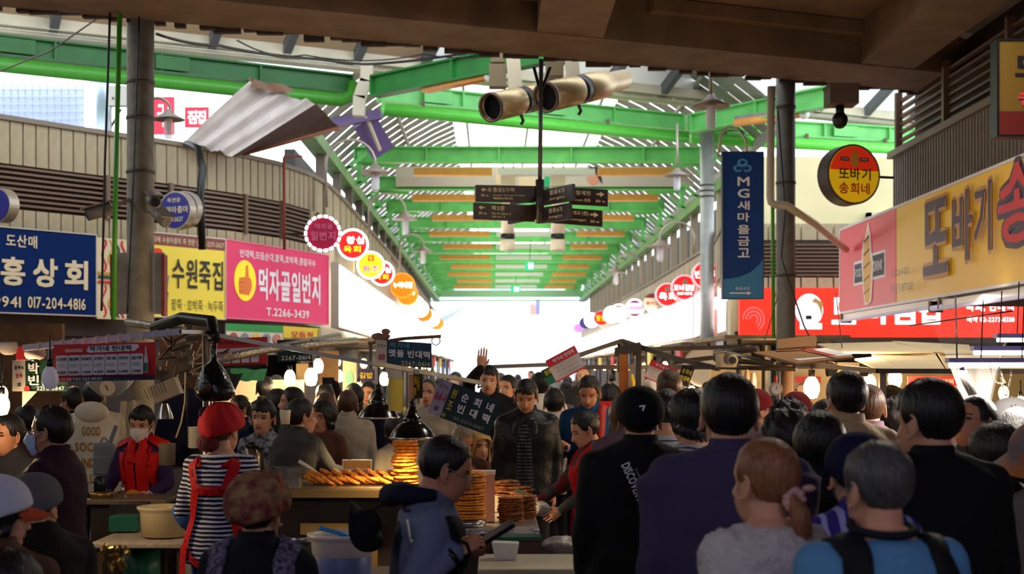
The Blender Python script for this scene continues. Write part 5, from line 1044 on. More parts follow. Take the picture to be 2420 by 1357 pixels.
p27 = F('man in white sweater seen from behind past the leather jacket', 1275, 884, 12.3, 8, hair='short', shirt=CRM, det=1, bulk=1.1)
p27b = F('person in pale sweater with short dark hair, behind the leather jacket sleeve', 1310, 922, 11.2, -10, hair='short', shirt=gm('oat', (190,180,168)), det=1, bulk=1.08)
p28 = F('man in black jacket raising one arm high and smiling', 1155, 868, 12.0, 176, hair='parted', shirt=BLK, det=2, hs=1.05, arms={'R': ('abs', P(1108,908,11.8), P(1137,868,11.75)), 'L': (None, None)}, hands=(None, ((.1, 0, 1), (0, 1, 0), .05)), tone=0)
p29 = F('man with dark hair and sideways glance between the waving man and the leather jacket', 1200, 890, 13.2, 150, hair='short', shirt=BRN, det=1, tone=0)
p30 = F('man with thin hair and beige coat behind the yellow hanging menu', 1012, 898, 12.0, 168, hair='thin', hc='grey', shirt=LGY, det=1, tone=0)
p31 = F('grey-haired man in printed top looking down behind the pancake stack', 1094, 1008, 10.3, -150, hair='crop', hc='ash', shirt=gm('printed', (96,80,74), c2=(180,120,90), nscale=9), det=1, hp=26, sit=True, tone=1)
p32 = F('woman with long tan hair beside the grey-haired man', 1133, 1022, 10.9, -160, 'f', 'long', 'tan', BRN, det=1, sit=True)
# --- man with the phone, close, seen from the side
p33 = F('man in slate jacket with hood and glasses tapping a phone', 1048, 1036, 5.3, -82, hair='crop', shirt=SLT, det=2, hp=22, lean=6, bulk=1.16, hs=1.04, tone=1, arms={'L': ('abs', P(985,1400,5.5), P(1100,1312,5.38)), 'R': ('abs', P(975,1395,5.05), P(1085,1302,5.12))}, hands=(((.9, -.3, .25), (0, .3, -.9), .45), ((.85, .15, .5), (-.2, -.7, .7), .75)), long=.1)
glasses(p33, STEEL)
# --- stall women
p34 = F('woman in red cloth hat and red apron straps over a navy striped shirt, back turned', 527, 968, 7.5, -12, 'f', 'tied', 'brown', STR, JNS, det=2, bulk=1.16, hy=-18, hh=1.58, collar=False, tone=0, arms={'L': ((-.09, .04, -.27), (.0, .2, -.14)), 'R': ((.07, .06, -.27), (-.02, .2, -.12))})
p35 = F('woman in red vest and white face mask working behind the counter', 335, 964, 9.9, 172, 'f', 'parted', 'black', gm('purple_sleeve', (50,34,74)), det=2, hp=14, hh=1.54, arms={'L': ((-.07, .08, -.25), (.06, .22, -.08)), 'R': ((.07, .10, -.25), (-.04, .2, -.1))}, tone=0, bulk=1.06)
p36 = F('elderly man in dark plum jacket, glasses and pale blue mask, seen from the side', 121, 966, 6.8, 84, hair='short', hc='dark', shirt=DRD, det=2, hh=1.62, bulk=1.14, tone=1, long=.15)
glasses(p36, STEEL); facemask(p36, gm('mask_blue', (170,190,226), .8)); facemask(p35, gm('mask_white', (226,220,216), .8))
p37 = F('seated man in charcoal flat cap with a pale top, lower corner', 92, 1130, 5.6, 40, hair='crop', hc='black', shirt=gm('coat_black_brown', (30,24,22)), det=2, sit=True, hy=-60, hs=1.0); cap(p37, mat('cap_charcoal_felt', (92,90,94), .9), kind='beanie')
p38 = F('seated woman in white cap with an orange brim, lower corner', -5, 1148, 4.9, 10, 'f', 'bob', 'black', gm('brown_coat', (86,58,42)), det=2, sit=True, hy=-80); cap(p38, gm('cap_white', (200,204,220)), m2=gm('brim_orange', (180,70,40)), kind='baseball')
p39 = F('man in black T-shirt and white mask further back on the stall side', 172, 918, 11.2, 62, hair='short', shirt=BLK, det=1, tone=1); facemask(p39, gm('mask_white'))
p40 = F('man with his hand at his chin behind the elderly masked man', 18, 985, 8.3, 150, hair='short', hc='black', shirt=DGY, det=1, tone=1, arms={'L': ((-.03, .18, -.2), (.14, .1, .2)), 'R': (None, None)})
p41 = F('person wearing a white hoodie with brown slogan on the back', 222, 905, 10.9, 8, hair='short', shirt=gm('hoodie_white', (226,216,196)), det=2, bulk=1.1)
p42 = F('woman in black floral jacket staring this way past the flask', 622, 950, 11.0, 168, 'f', 'parted', 'black', FLR, det=2, hh=1.66, hs=1.14, tone=0)
p43 = F('man in navy jacket with receding hair looking aside', 566, 936, 12.0, 130, hair='crop', hc='dark', shirt=gm('navy_deep', (12,28,58)), det=2, tone=0)
p44 = F('woman in charcoal hooded sweater with tied dark hair leaning over the counter', 712, 945, 10.35, -38, 'f', 'tied', 'dark', GRY, det=2, hs=1.12, bulk=1.3, sh=1.1, lean=12, hy=-22, collar=True, tone=0, arms={'R': ((.10, .10, -.22), (-.06, .22, -.02)), 'L': ((-.06, .1, -.25), (.05, .2, -.05))}, bun=[(-.0, -.115, .02, .045)])
p45 = F('woman in brown coat with black bob facing this way', 764, 955, 11.1, 150, 'f', 'bob', 'black', BRN, det=1, tone=0)
p46 = F('woman with a low ponytail in a light grey-beige jacket, back turned', 822, 925, 11.6, 4, 'f', 'tied', 'brown', LGY, det=2, bulk=1.2, hh=1.66)
p47 = []
for a in (('man with black hair and dark jacket seen from behind past the flask woman', 627, 893, 13.1, 5, 'm', 'short', 'black', BLK), ('man with grey sideburns behind the dark-haired head', 652, 888, 15.3, 30, 'm', 'crop', 'grey', DGY), ('woman with long black hair beside the paper cup', 655, 925, 12.3, 60, 'f', 'long', 'black', DGY),
          ('man with dark tousled hair and glasses bending over the cup', 690, 919, 11.7, 100, 'm', 'short', 'dark', OLV), ('person with black hair just beyond the charcoal sweater', 694, 906, 14.2, 12, 'm', 'short', 'black', BLK), ('person holding a phone up to photograph the hall', 768, 908, 13.2, 4, 'm', 'short', 'black', DGY),
          ('woman with copper hair behind the black bob', 768, 935, 12.3, 10, 'f', 'bob', 'brown', BRN), ('person with black hair beyond the low ponytail', 836, 912, 13.6, 12, 'f', 'bob', 'black', BLK), ('man in dark sunglasses beside the rear lamp', 872, 905, 14.2, 165, 'm', 'short', 'black', gm('tan_jacket', (130,100,70))),
          ('person in long navy coat standing under the rear black lamp', 893, 925, 12.6, 2, 'm', 'short', 'black', NVY), ('person in grey coat bending behind the front lamp', 938, 985, 10.9, 20, 'f', 'bob', 'dark', LGY),
          ('man in dark coat left of the tilted green sign', 1045, 905, 13.6, 170, 'm', 'short', 'dark', MAU), ('person with a red hair clip beyond the blue jacket', 1338, 905, 15.5, 0, 'f', 'tied', 'black', DGY), ('woman in dark hooded coat right of the blue jacket', 1442, 912, 11.9, -12, 'f', 'bob', 'black', BLK),
          ('woman with long brown hair half hidden by the black cap', 1476, 940, 8.4, 0, 'f', 'long', 'brown', MAU), ('person with fair hair near the hanging plastic bag', 1340, 962, 14.2, 20, 'f', 'bob', 'grey', GRY),
          ('bald man in a dark shirt near the lit bulb', 1900, 905, 12.6, 150, 'm', 'thin', 'ash', DGY), ('woman in grey top behind the black hair and the plastic sheet', 2240, 930, 9.8, 10, 'f', 'bob', 'dark', MAU), ('dark-haired head at the frame edge behind the bucket hat', 2400, 975, 6.9, 0, 'f', 'bob', 'black', BLK), ('person in mauve hooded jacket with the hood down, beyond the beige shirt', 2118, 952, 8.1, 8, 'f', 'curly', 'dark', MAU),
          ('person in the corner with dark hair, mostly below the frame', 20, 1318, 4.0, 0, 'f', 'bob', 'black', BLK), ('person in a dark jacket beyond the seated caps', 62, 960, 9.6, 40, 'm', 'short', 'black', BRN), ('man in black jacket behind the tall brown-haired man', 1672, 905, 14, 0, 'm', 'short', 'dark', BLK)):
    p47.append(F(*a[:8], shirt=a[8], det=1, sit=a[2] > 1200, hh=None, tone=random.choice([0, 1, 2])))
# crowd far down the aisle: nothing tells these apart but the photo shows them
rr = random.Random(3); q = 0
CR = [gm('crowd_%d' % i, c) for i, c in enumerate(((30,30,34), (70,66,66), (40,44,60), (96,80,70), (120,116,116), (50,40,44)))]
for k in range(30):
    Yc = 17+k*.95; px = rr.uniform(1000, 1330) if k % 3 else rr.uniform(1180, 1480)
    px = min(max(px, VX-1.3*K/Yc), VX+2.6*K/Yc); person('distant shopper in the crowd filling the aisle before the bright end', px, 880+ rr.uniform(-4, 26)*14/Yc*2, Yc, rr.choice([0, 0, 180, 20, 160, -15]), rr.choice('mf'), rr.choice(['short', 'bob', 'short', 'tied']), rr.choice(['black', 'dark', 'dark', 'brown']), shirt=rr.choice(CR), det=0, tone=rr.choice([0, 1, 2]), grp='distant shoppers in the aisle')
# ------------------------------------------------------------ clothing details and what people hold
def RP(i, x, y, z): return i['M'] @ Vector((x, y, z))
def front(i): return 1
f2 = Face(p2['root'], RP(p2, -.15, -.4, p2['zsh']-.42), p2['M'].to_3x3()@Vector((1,0,0)), .3, .5)
f2.text('DISCOVERY', .13, .6, .65, .67, TXW, .025, rot=R(-66)+PI*0, snap=p2['garment']); f2.text('EXPEDITION', .32, .635, .66, .655, GREY, .01, rot=R(-66), snap=p2['garment'])
mw = p2['MW']; mb = MB(); c = mw@Vector((.004, -.128, .055)); mb.prism([(-.012,.008), (.012,.01), (.004,-.012), (-.002,-.012), (.004,.004), (-.012,.002)], .003, c, (1,0,0), (0,.15,1)); mb.build('cap_mark', TXW, p2['root'])
# ponytail and scrunchie
i = p3; mw = i['MW']; mb = MB(); a = mw@Vector((.012, -.1, -.035)); mb.tube([mw@Vector((.01,-.07,0)), a, a+Vector((.014,-.03,-.04)), a+Vector((.018,-.03,-.085)), a+Vector((.008,-.02,-.125))], [.03,.02,.029,.026,.006], 14); mb.build('ponytail', hairm('auburn'), i['root'], True)
mb = MB(); 
for k in range(9): t = 2*PI*k/9; mb.ell(a+Vector((.02*math.cos(t), -.01, .024*math.sin(t))), (.014,.013,.012), 8, 6)
mb.ell(a+Vector((.04,-.01,.03)), (.02,.01,.01), 8, 6); mb.build('scrunchie', gm('scrunchie', (206,160,150)), i['root'], True)
def strap2(i, sx, m, w=.03, wx=.11, front_only=False, low=.35, name='strap'):
    z = i['zsh']; return patch(i, [(sx*wx, .16, z-.2), (sx*wx, .1, z), (sx*wx*.95, 0, z+.06), (sx*wx, -.12, z), (sx*wx*1.15, -.2, z-low)], m, name, w)
NYL = gm('strap_black', (22,22,24), .7)
for sx in (-1, 1): strap2(p4, sx, NYL, .036, .125)
i = p4; z = i['zsh']; mb = MB(); mw = i['M']; c1 = i['nb']
mb.tube([mw@(c1+Vector((.078*math.cos(t), .074*math.sin(t), .012+.012*math.sin(t)))) for t in (2*PI*k/24 for k in range(25))], .011, 6); mb.build('neckband', gm('neck_dark', (26,30,36)), i['root'], True)
glasses(p4, STEEL)
strap2(p24, -1, mat('pack_strap', (160,30,30), .6), .03); mb = MB(); M3 = p24['M'].to_3x3(); mb.box(p24['M']@Vector((-.02,-.2,p24['zsh']-.15)), (.3,.16,.44), M3); pk = mb.build('backpack', gm('pack_red', (206,20,24)), p24['root']); md = pk.modifiers.new('b', 'BEVEL'); md.width = .05; md.segments = 3
# red apron woman
def apron(i, m, top=-.1, low=-.85, wx=.13, side=1, flare=.2, name='apron'):
    z = i['zsh']; return dropgrid(i, [[(x*(1 if r < .3 else 1+flare*r), side*(.3), z+top+(low-top)*r) for x in np.linspace(-wx, wx, 9)] for r in np.linspace(0, 1, 12)], m, name)
apron(p25, REDA); 
for sx in (-1, 1): patch(p25, [(sx*.1, .2, p25['zsh']-.12), (sx*.1, .08, p25['zsh']+.02), (sx*.08, -.1, p25['zsh']), (-sx*.03, -.2, p25['zsh']-.2)], REDA, 'apron_strap', .02)
# leather jacket opening
i = p26; z = i['zsh']; dropgrid(i, [[(x, .3, z-.02-.5*r) for x in np.linspace(-.045-.02*r, .045+.02*r, 7)] for r in np.linspace(0, 1, 10)], gm('check_shirt', (96,96,102), .8, stripes=(2, 40, .6, (30,30,36))), 'shirt_front', .006)
for sx in (-1, 1): patch(i, [(sx*.04, .2, z+.04), (sx*.075, .22, z-.06), (sx*.07, .22, z-.12)], LEA, 'lapel', .03, .014)
# man with the phone: hood, hat hanging behind, drawcords, phone, watch
i = p33; M_ = i['M']; z = i['zsh']
mb = MB(); mb.tube([M_@Vector((.10, .05, z+.05)), M_@Vector((.07, -.07, z+.055)), M_@Vector((0, -.11, z+.045)), M_@Vector((-.07, -.07, z+.055)), M_@Vector((-.10, .05, z+.05))], [.02,.036,.045,.036,.02], 12); mb.build('hood', gm('hood_navy', (20,22,44)), i['root'], True)
C_ = P(866, 1238, 5.25); mb = MB(); MX = Matrix.Rotation(R(62), 3, 'Y') @ Matrix.Rotation(R(20), 3, 'X')
G = [[C_+MX@Vector((r_*math.cos(t), r_*.9*math.sin(t), zz+ww*math.sin(2*t+.5))) for t in (2*PI*k/32 for k in range(32))] for r_, zz, ww in ((.105,-.02,.024), (.085,-.008,.012), (.058,0,.002), (.05,.02,0), (.044,.04,0), (.026,.05,0), (.001,.051,0))]
mb.surf(G, True); mb.tube([C_+Vector((.02, 0, .05)), M_@Vector((0,-.05,z+.05))], .004, 5); h_ = mb.build('sun_hat', gm('hat_black', (18,18,20)), i['root'], True); h_.modifiers.new('s', 'SOLIDIFY').thickness = .006
for a, b_ in (((.155,-.06,z-.03), (.16,-.05,z-.1)),): mb = MB(); mb.tube([M_@Vector(a), M_@Vector((.165,-.055,z-.06)), M_@Vector(b_)], .005, 6); mb.tube([M_@Vector(b_), M_@Vector((.16,-.03,z-.12))], .005, 6); mb.build('drawcord', CRM, i['root'], True)
patch(i, [(.14,.1,z-.02), (.17,.14,z-.12), (.16,.16,z-.3)], BLK, 'yoke', .05, .008); dropgrid(i, [[(x, -.3, z+.0-.5*r) for x in np.linspace(-.1,.1,7)] for r in (0,.3,.6,1)], gm('panel_navy', (26,30,60)), 'back_panel', .008)
hw_ = i['L'][2]; hr = i['R'][2]; q = hw_.lerp(hr, .5)
t = thing('phone', 'dark mobile phone held in both hands by the man in the slate jacket', 'phone', P(1172, 1262, 5.2)); c = P(1172, 1262, 5.2); mb = MB(); Mx = Matrix.Rotation(R(-32), 3, 'Y') @ Matrix.Rotation(R(12), 3, 'X'); mb.box(c, (.155,.075,.011), Mx); mb.build('case', BLACK, t); mb = MB(); mb.box(c+Vector((-.004,0,.007)), (.14,.066,.002), Mx); mb.build('screen', mat('screen_dim', (40,46,60), .15), t)
mb = MB(); mb.tube([hr.lerp(i['R'][1], .12), hr.lerp(i['R'][1], .22)], .04, 14); mb.build('watch_strap', BLACK, i['root'], True)
# woman in the red cloth hat: hat, straps, bow, sleeve covers
i = p34; z = i['zsh']; MW_ = i['MW']
c_ = cap(i, mat('cloth_hat_red', (186,10,20), .8, bump=.4, bscale=14), kind='bandana', lift=.012)
mb = MB(); mb.ell(MW_@Vector((-.05,-.09,.10)), (.035,.03,.035)); mb.build('pompom', gm('pompom', (30,10,12)), i['root'], True)
mb = MB(); mb.ell(MW_@Vector((-.02,-.1,-.055)), (.062,.04,.05), 14, 10); mb.build('hair_net', mat('net_red', (100,20,24), .7, bump=.8, bscale=60), i['root'], True)
def band(i, pts, w, m, name, lift=.016):      # flat band laid down the back
    P_ = [Vector(p) for p in pts]; Q = []
    for a, b_ in zip(P_, P_[1:]): Q += [a.lerp(b_, k/5) for k in range(5)]
    Q.append(P_[-1]); rows = []
    for k, q in enumerate(Q):
        d = (Q[min(k+1, len(Q)-1)]-Q[max(k-1, 0)]); sd = Vector((d.z, 0, -d.x)).normalized(); rows.append([q+sd*w*t for t in (-1, -.33, .33, 1)])
    return dropgrid(i, rows, m, name, lift)
for sx in (-1, 1):
    band(i, [(sx*.125, -.3, z+.03), (sx*.115, -.3, z-.06), (sx*.085, -.3, z-.16)], .026, REDA, 'apron_strap')
    band(i, [(sx*.085, -.3, z-.16), (sx*.12, -.3, z-.3), (sx*.155, -.3, z-.43), (sx*.16, -.3, z-.5)], .026, REDA, 'apron_strap')
    band(i, [(sx*.165, -.3, z-.46), (sx*.1, -.3, z-.53), (sx*.01, -.3, z-.58)], .015, REDA, 'apron_tie')
    band(i, [(sx*.165, -.3, z-.46), (sx*.18, -.3, z-.7), (sx*.19, -.3, z-.95)], .03, REDA, 'apron_edge', .03)
    mb = MB(); e_, w_ = i['L' if sx < 0 else 'R'][1:]; mb.tube([e_.lerp(w_, -.08), e_.lerp(w_, .3), e_.lerp(w_, .9)], [.066,.066,.042], 14); mb.build('sleeve_cover', gm('sleeve_denim', (62,96,140)), i['root'], True)
band(i, [(-.085, -.3, z-.165), (0, -.3, z-.17), (.085, -.3, z-.165)], .024, REDA, 'apron_strap')
mb = MB(); c = i['M']@Vector((0,-.19*i['bulk'],z-.6)); mb.ell(c, (.025,.02,.025)); mb.bar(c, c+Vector((-.03,-.01,-.14)), .035, .008, (0,1,0)); mb.bar(c, c+Vector((.045,-.01,-.2)), .035, .008, (0,1,0)); mb.build('apron_bow', REDA, i['root'])
# woman in the red vest
i = p35; z = i['zsh']; gb = MB()
for sx in (-1, 1): pass
dropgrid(i, [[(x, .3, z+.05-.6*r) for x in np.linspace(-.2,-.035+.03*min(r*3,1),8)] for r in np.linspace(0,1,12)], REDV, 'vest_front', .016)
dropgrid(i, [[(x, .3, z+.05-.6*r) for x in np.linspace(.035-.03*min(r*3,1),.2,8)] for r in np.linspace(0,1,12)], REDV, 'vest_front', .016)
dropgrid(i, [[(x, -.3, z+.05-.6*r) for x in np.linspace(-.2,.2,10)] for r in np.linspace(0,1,10)], REDV, 'vest_back', .016)
for sx in (-1, 1):
    patch(i, [(sx*.05,.14,z+.06), (sx*.045,.2,z-.02), (sx*.02,.22,z-.12)], REDV, 'vest_collar', .024, .03); patch(i, [(sx*.12,.1,z+.03), (sx*.12,0,z+.06), (sx*.12,-.1,z+.02)], REDV, 'vest_shoulder', .07, .014)
    w_ = i['L' if sx < 0 else 'R'][2]; e_ = i['L' if sx < 0 else 'R'][1]; mb = MB(); hand(mb, w_, (w_-e_).normalized()+Vector((0,0,-.3)), (sx*-1,-.2,.3), sx, 1.12, .5); mb.tube([w_.lerp(e_, .3), w_], [.036,.03], 10); mb.build('glove', gm('glove_white', (214,210,206)), i['root'], True)
apron(i, REDV, -.5, -1.0, .17, 1, .1)
q = i['M']@Vector((.12, .205, z-.44)); ff = Face(i['root'], q, (1,0,0), .24, .1); ff.text('박가네 빈대떡', 0, 0, 1, .5, mat('vest_print', (236,190,150)), .01); ff.disc(.5, 1.0, .2, .3, mat('vest_gold', (230,150,40)), 'emblem')
q = p25['M']
# hoodie slogan
i = p41; z = i['zsh']; f4 = Face(i['root'], i['M']@Vector((-.16,-.4,z-.62)), i['M'].to_3x3()@Vector((1,0,0)), .32, .6); TB = mat('slogan_brown', (170,120,50), .6)
for k, (t_, x0, x1) in enumerate((('GOOD', .28, .72), ('SOCIAL', .12, .88), ('SUNDAY', .1, .86), ('CLUB', .24, .72))): f4.text(t_, x0, .78-k*.2, x1, .9-k*.2, TB, .045, snap=i['garment'])
mb = MB(); c = i['M']@Vector((0,-.12,z+.03)); mb.ell(c, (.13,.06,.08), 16, 10); mb.build('hood', gm('hoodie_white'), i['root'], True)
for k, xx in ((1, .0),):
    t = thing('backpack', 'light grey rucksack hanging behind the slogan hoodie', 'bag', P(246, 1125, 10.4)); c = P(246, 1090, 10.4); mb = MB(); mb.box(c, (.15,.1,.27)); o_ = mb.build('body', gm('rucksack', (128,134,142)), t); md = o_.modifiers.new('b', 'BEVEL'); md.width = .03; md.segments = 3
    mb = MB(); mb.box(c+Vector((0,-.055,-.03)), (.13,.03,.14)); o_ = mb.build('pocket', gm('rucksack'), t); md = o_.modifiers.new('b', 'BEVEL'); md.width = .012; mb = MB(); mb.tube(arc(c+Vector((-.03,0,.13)), c+Vector((.03,0,.13)), (0,0,.04)), .006); mb.build('handle', gm('rucksack'), t)
    mb = MB(); mb.bar(c+Vector((.04,0,.12)), c+Vector((.09,0,.26)), .03, .008, (0,1,0)); mb.build('strap', gm('rucksack'), t)
# cook with patterned cap, seated close
p48 = F('woman in a patterned patchwork cap and dark jacket with violet printed straps', 612, 1140, 4.9, -8, 'f', 'tied', 'black', gm('black_jacket2', (18,18,24)), det=2, bulk=1.12, sit=True, hy=-14, hs=.95)
i = p48; c_ = cap(i, CTX, kind='bandana', lift=.016); MW_ = i['MW']; mb = MB()
for k, (pts, m_) in enumerate((([(-.06,-.06,.11), (0,-.09,.115), (.05,-.1,.07), (.09,-.07,.0)], mat('band_wine', (96,22,34), .8)), ([(-.1,.0,.06), (-.08,-.09,.03), (-.02,-.125,.03)], mat('band_orange', (200,84,50), .8)), ([(.05,.03,.13), (.09,-.02,.09), (.1,-.04,.02)], mat('band_orange')))):
    mb = MB(); mb.tube([MW_@(Vector(q)*1.12) for q in pts], .009, 6, flat=.4); mb.build('ribbon', m_, i['root'], True)
for k in range(5):
    mb = MB(); x0 = -.07+.03*k; mb.tube([MW_@Vector((x0-.012,-.122+abs(x0)*.3,.025)), MW_@Vector((x0,-.128+abs(x0)*.3,.055)), MW_@Vector((x0+.012,-.122+abs(x0)*.3,.025))], .003, 5); mb.build('zigzag', mat('zig_dark', (40,28,28)), i['root'])
VPR = mat('strap_violet', (120,108,140), .8, c2=(34,28,52), nscale=60)
for sx in (-1, 1): strap2(i, sx, VPR, .036, .135)
# held things
def simple(name, label, cat, mbb, m, loc=None, smooth=True, group=None):
    o = mbb.build(name, m, None, smooth)
    V = np.array([v.co[:] for v in o.data.vertices]); c = Vector(((V[:,0].min()+V[:,0].max())/2, (V[:,1].min()+V[:,1].max())/2, V[:,2].min())); o.data.transform(Matrix.Translation(-c)); o.location = c; return tag(o, label, cat, group)
t = thing('phone', 'dark phone held up to photograph over the black heads', 'phone', P(776, 898, 11.8)); c = P(776, 900, 11.8); mb = MB(); mb.box(c, (.1,.01,.055)); mb.build('case', mat('phone_violet', (36,30,48), .3), t); mb = MB(); mb.tube([c+Vector((.05,.02,-.02)), c+Vector((.1,.12,-.2)), Vector((c.x+.12, c.y+.2, 1.4))], [.03,.035,.05], 8); mb.tube([c+Vector((.045,-.01,.0)), c+Vector((.06,.02,-.03))], .012, 6); mb.build('hand_and_sleeve', gm('sleeve_k', (40,30,28)), t, True)
mb = MB(); c = P(674, 985, 9.6); mb.lathe(c, [(.001,-.05), (.03,-.05), (.038,.04), (.04,.045)], 16); simple('paper_cup', 'white paper cup held near the tousle-haired man', 'cup', mb, mat('cup_white', (226,220,206)))
# ------------------------------------------------------------ stall gear: left side
def tubeobj(name, label, cat, pts, r, m, n=10, group=None):
    mb = MB(); mb.tube(pts, r, n); return simple(name, label, cat, mb, m, group=group)
LIL = mat('frame_lilac', (176,168,190), .4, .3)
rl = thing('stall_scaffold', 'pale lilac steel bar wrapped with wire above the red price banner', 'frame', P(60, 820, 7.2)); mb = MB(); mb.bar(P(58, 822, 7.3), P(424, 784, 6.9), .03, .03); mb.build('bar', LIL, rl); 
for k in range(12): mb = MB(); q = P(58, 822, 7.3).lerp(P(424, 784, 6.9), .1+.075*k); mb.tube([q+Vector((.0,-.018,-.02)), q+Vector((.004,-.018,.02)), q+Vector((.004,.018,.02)), q+Vector((0,.018,-.02)), q+Vector((0,-.018,-.02))], .003, 5); mb.build('wire_tie', mat('wire_cream', (200,180,140)), rl)
mb = MB(); mb.bar(P(424, 784, 6.9), P(492, 786, 7.9), .02, .02); mb.build('end_joint', BLACK, rl)
rl2 = thing('stall_scaffold', 'stainless corner post and long rail sloping towards the tilted green sign', 'frame', (P(488, 900, 7.95).x, 7.95, 0)); mb = MB(); a = P(488, 790, 7.95); mb.tube([a, (a.x, 7.95, 0)], .021, 14); mb.tube([P(507, 800, 8.1), (P(507, 800, 8.1).x, 8.1, 0)], .012, 12); mb.build('post', CHROME, rl2, True); mb = MB(); mb.bar(P(478, 786, 7.9), P(990, 880, 8.4), .03, .022); mb.build('rail', mat('rail_white', (206,202,196), .3, .3), rl2)
mb = MB(); mb.bar(P(880, 858, 8.1), P(1135, 905, 8.9), .02, .025); mb.tube([P(1135, 905, 8.9), P(1140, 913, 8.9), P(1128, 916, 8.9)], .008); mb.build('rail_end', STEEL, rl2)
b = Board('price_banner', 'red banner with seven white price boxes hung from the lilac bar', 'banner', P(127, 903, 7.05), P(368, 898, 6.95), .185, .004, mat('banner_scarlet', (196,34,38), .55))
NB = mat('banner_navyband', (40,44,80)); b.rect(.18, 0, 1, .12, NB, 'band'); g = lambda px: (px-127)/241
b.poly([(.33,.8), (.35,.93), (.83,.96), (.85,.88), (.8,.78), (.36,.76)], mat('brush_white', (220,214,214)), 'brush'); b.text('박가네 빈대떡', g(215), .79, g(312), .94, TXK, .02); b.rect(g(156), .78, g(198), .87, mat('pink_label', (226,150,150)), 'small_label')
for k, (t1, pr) in enumerate((('고기 빈대떡', '10,000'), ('해물 빈대떡', '10,000'), ('빈대떡', '5,000'), ('고기완자', '4,000'), ('육회', '28,000'), ('잔치국수', '6,000'), ('순대', '7,000'))):
    x0 = g(135+k*31); x1 = g(163+k*31); b.rect(x0, .16, x1, .7, mat('price_white', (206,200,206)), 'price_box', .006); b.text(t1, x0+.012, .55, x1-.012, .64, TXK, .02); b.text(pr, x0+.015, .2, x1-.015, .28, TXK, .02)
    for j in range(2): b.rect(x0+.015, .4+j*.05, x1-.03, .41+j*.05, GREY, 'fine_print')
b.text('광장시장 대표 막걸리, 국순당 생막걸리', g(145), .02, g(255), .1, TXW, .01)
for x in (g(119+10), g(358)): b.poly([(x-.015,.2), (x+.02,.2), (x+.02,.55), (x+.008,.72), (x+.006,.88), (x-.002,.88), (x-.004,.72), (x-.015,.55)], mat('bottle_pale', (190,190,196)), 'bottle_print'); b.rect(x-.015, .22, x+.02, .45, mat('bottle_label', (30,110,80)), 'bottle_print')
b = Board('stall_sign', 'green stall name sign with a white number tab, partly behind the lamp and red banner', 'sign', P(30, 925, 7.6), P(158, 925, 7.6), .165, .012, mat('sign_darkgreen', (10,58,36), .45)); b.rect(0, 0, .24, 1, mat('tab_grey', (196,184,170)), 'number_tab')
b.text('동부A', .04, .7, .21, .82, TXK, .02); b.text('59', .07, .42, .19, .56, TXR, .02); b.text('호', .09, .16, .17, .28, TXK, .02); b.text('박', .3, .56, .5, .92, TXW, .045); b.text('빈', .3, .2, .5, .52, TXW, .045); b.text('2278-0847', .46, .03, .97, .16, TXW, .02); b.disc(.28, .08, .05, .1, TXR, 'arc_print')
b = Board('stall_sign', 'small red and white sign tucked behind the round camera bracket', 'sign', P(38, 872, 8.2), P(70, 872, 8.2), .13, .01, WHITE); b.rect(0, .4, 1, 1, TXR, 'red_field'); b.text('막걸리', .1, .1, .9, .35, TXR, .01)
def bulb(label, px, py, Y, r, m, power=0, col=(1,.72,.4), group=None, cordto=60):
    c = P(px, py, Y); t = thing('hanging_bulb', label, 'lamp', c); mb = MB(); mb.lathe(c, [(.001,-r*1.5), (r*.7,-r*1.35), (r,-r*.5), (r,.2*r), (r*.75,.9*r), (r*.4,1.3*r)], 16); mb.build('bulb', m, t, True); mb = MB(); mb.tube([c+Vector((0,0,r*1.2)), c+Vector((0,0,r*2.2))], r*.42, 10); mb.tube([c+Vector((0,0,r*2)), c+Vector((0,0,r*2+cordto*Y/K))], .004, 5); mb.build('socket', BLACK, t, True)
    if power: l = lamp('POINT', c+Vector((0,-r*1.6,-r*1.7)), power, col, .05); 
    return t
bulb('big unlit white bulb hanging in front of the red price banner', 118, 892, 6.6, .038, mat('bulb_frosted', (206,196,206), .4, emit=.12))  # slight glow put into the glass though the bulb is off
bulb('lit warm bulb at the frame edge by the elderly masked man', 4, 955, 7.4, .04, mat('bulb_glow', (255,222,160), emit=9), 22)
bulb('lit bulb on a bracket above the one at the frame edge', 6, 930, 7.9, .03, mat('bulb_glow'), 5)
t = thing('ring_lamp', 'round dome camera on a black bracket above the small red sign', 'camera', P(20, 820, 7.8)); c = P(20, 822, 7.8); mb = MB(); mb.lathe(c, [(.001,.03), (.045,.03), (.05,.0), (.04,-.03), (.02,-.04)], 18); mb.build('housing', mat('ring_white', (214,196,180)), t, True); mb = MB(); mb.lathe(c, [(.035,.034), (.001,.036)], 14); mb.build('lens', BLACK, t, True)
t = thing('dome_camera', 'white dome camera with a black eye under the lilac bar', 'camera', P(83, 835, 7.4)); c = P(83, 838, 7.4); mb = MB(); mb.lathe(c, [(.001,.03), (.05,.03), (.055,.0), (.045,-.02), (.02,-.03)], 18); mb.build('housing', mat('ring_white'), t, True); mb = MB(); mb.ell(c+Vector((0,-.01,-.02)), (.026,.026,.02)); mb.build('lens', BLACK, t, True)
b = Board('paper_tag', 'cream triangular paper flag hanging under the green stall sign', 'flag', P(53, 960, 7.6), P(88, 960, 7.6), .08, .003, mat('paper_cream', (206,190,160))) if False else None
mb = MB(); mb.prism([(0,0), (.08,.0), (.0,-.085)], .003, P(53, 925, 7.58)); simple('paper_flag', 'cream triangular paper flag hanging under the green stall sign', 'flag', mb, mat('paper_cream', (206,190,160)), smooth=False)
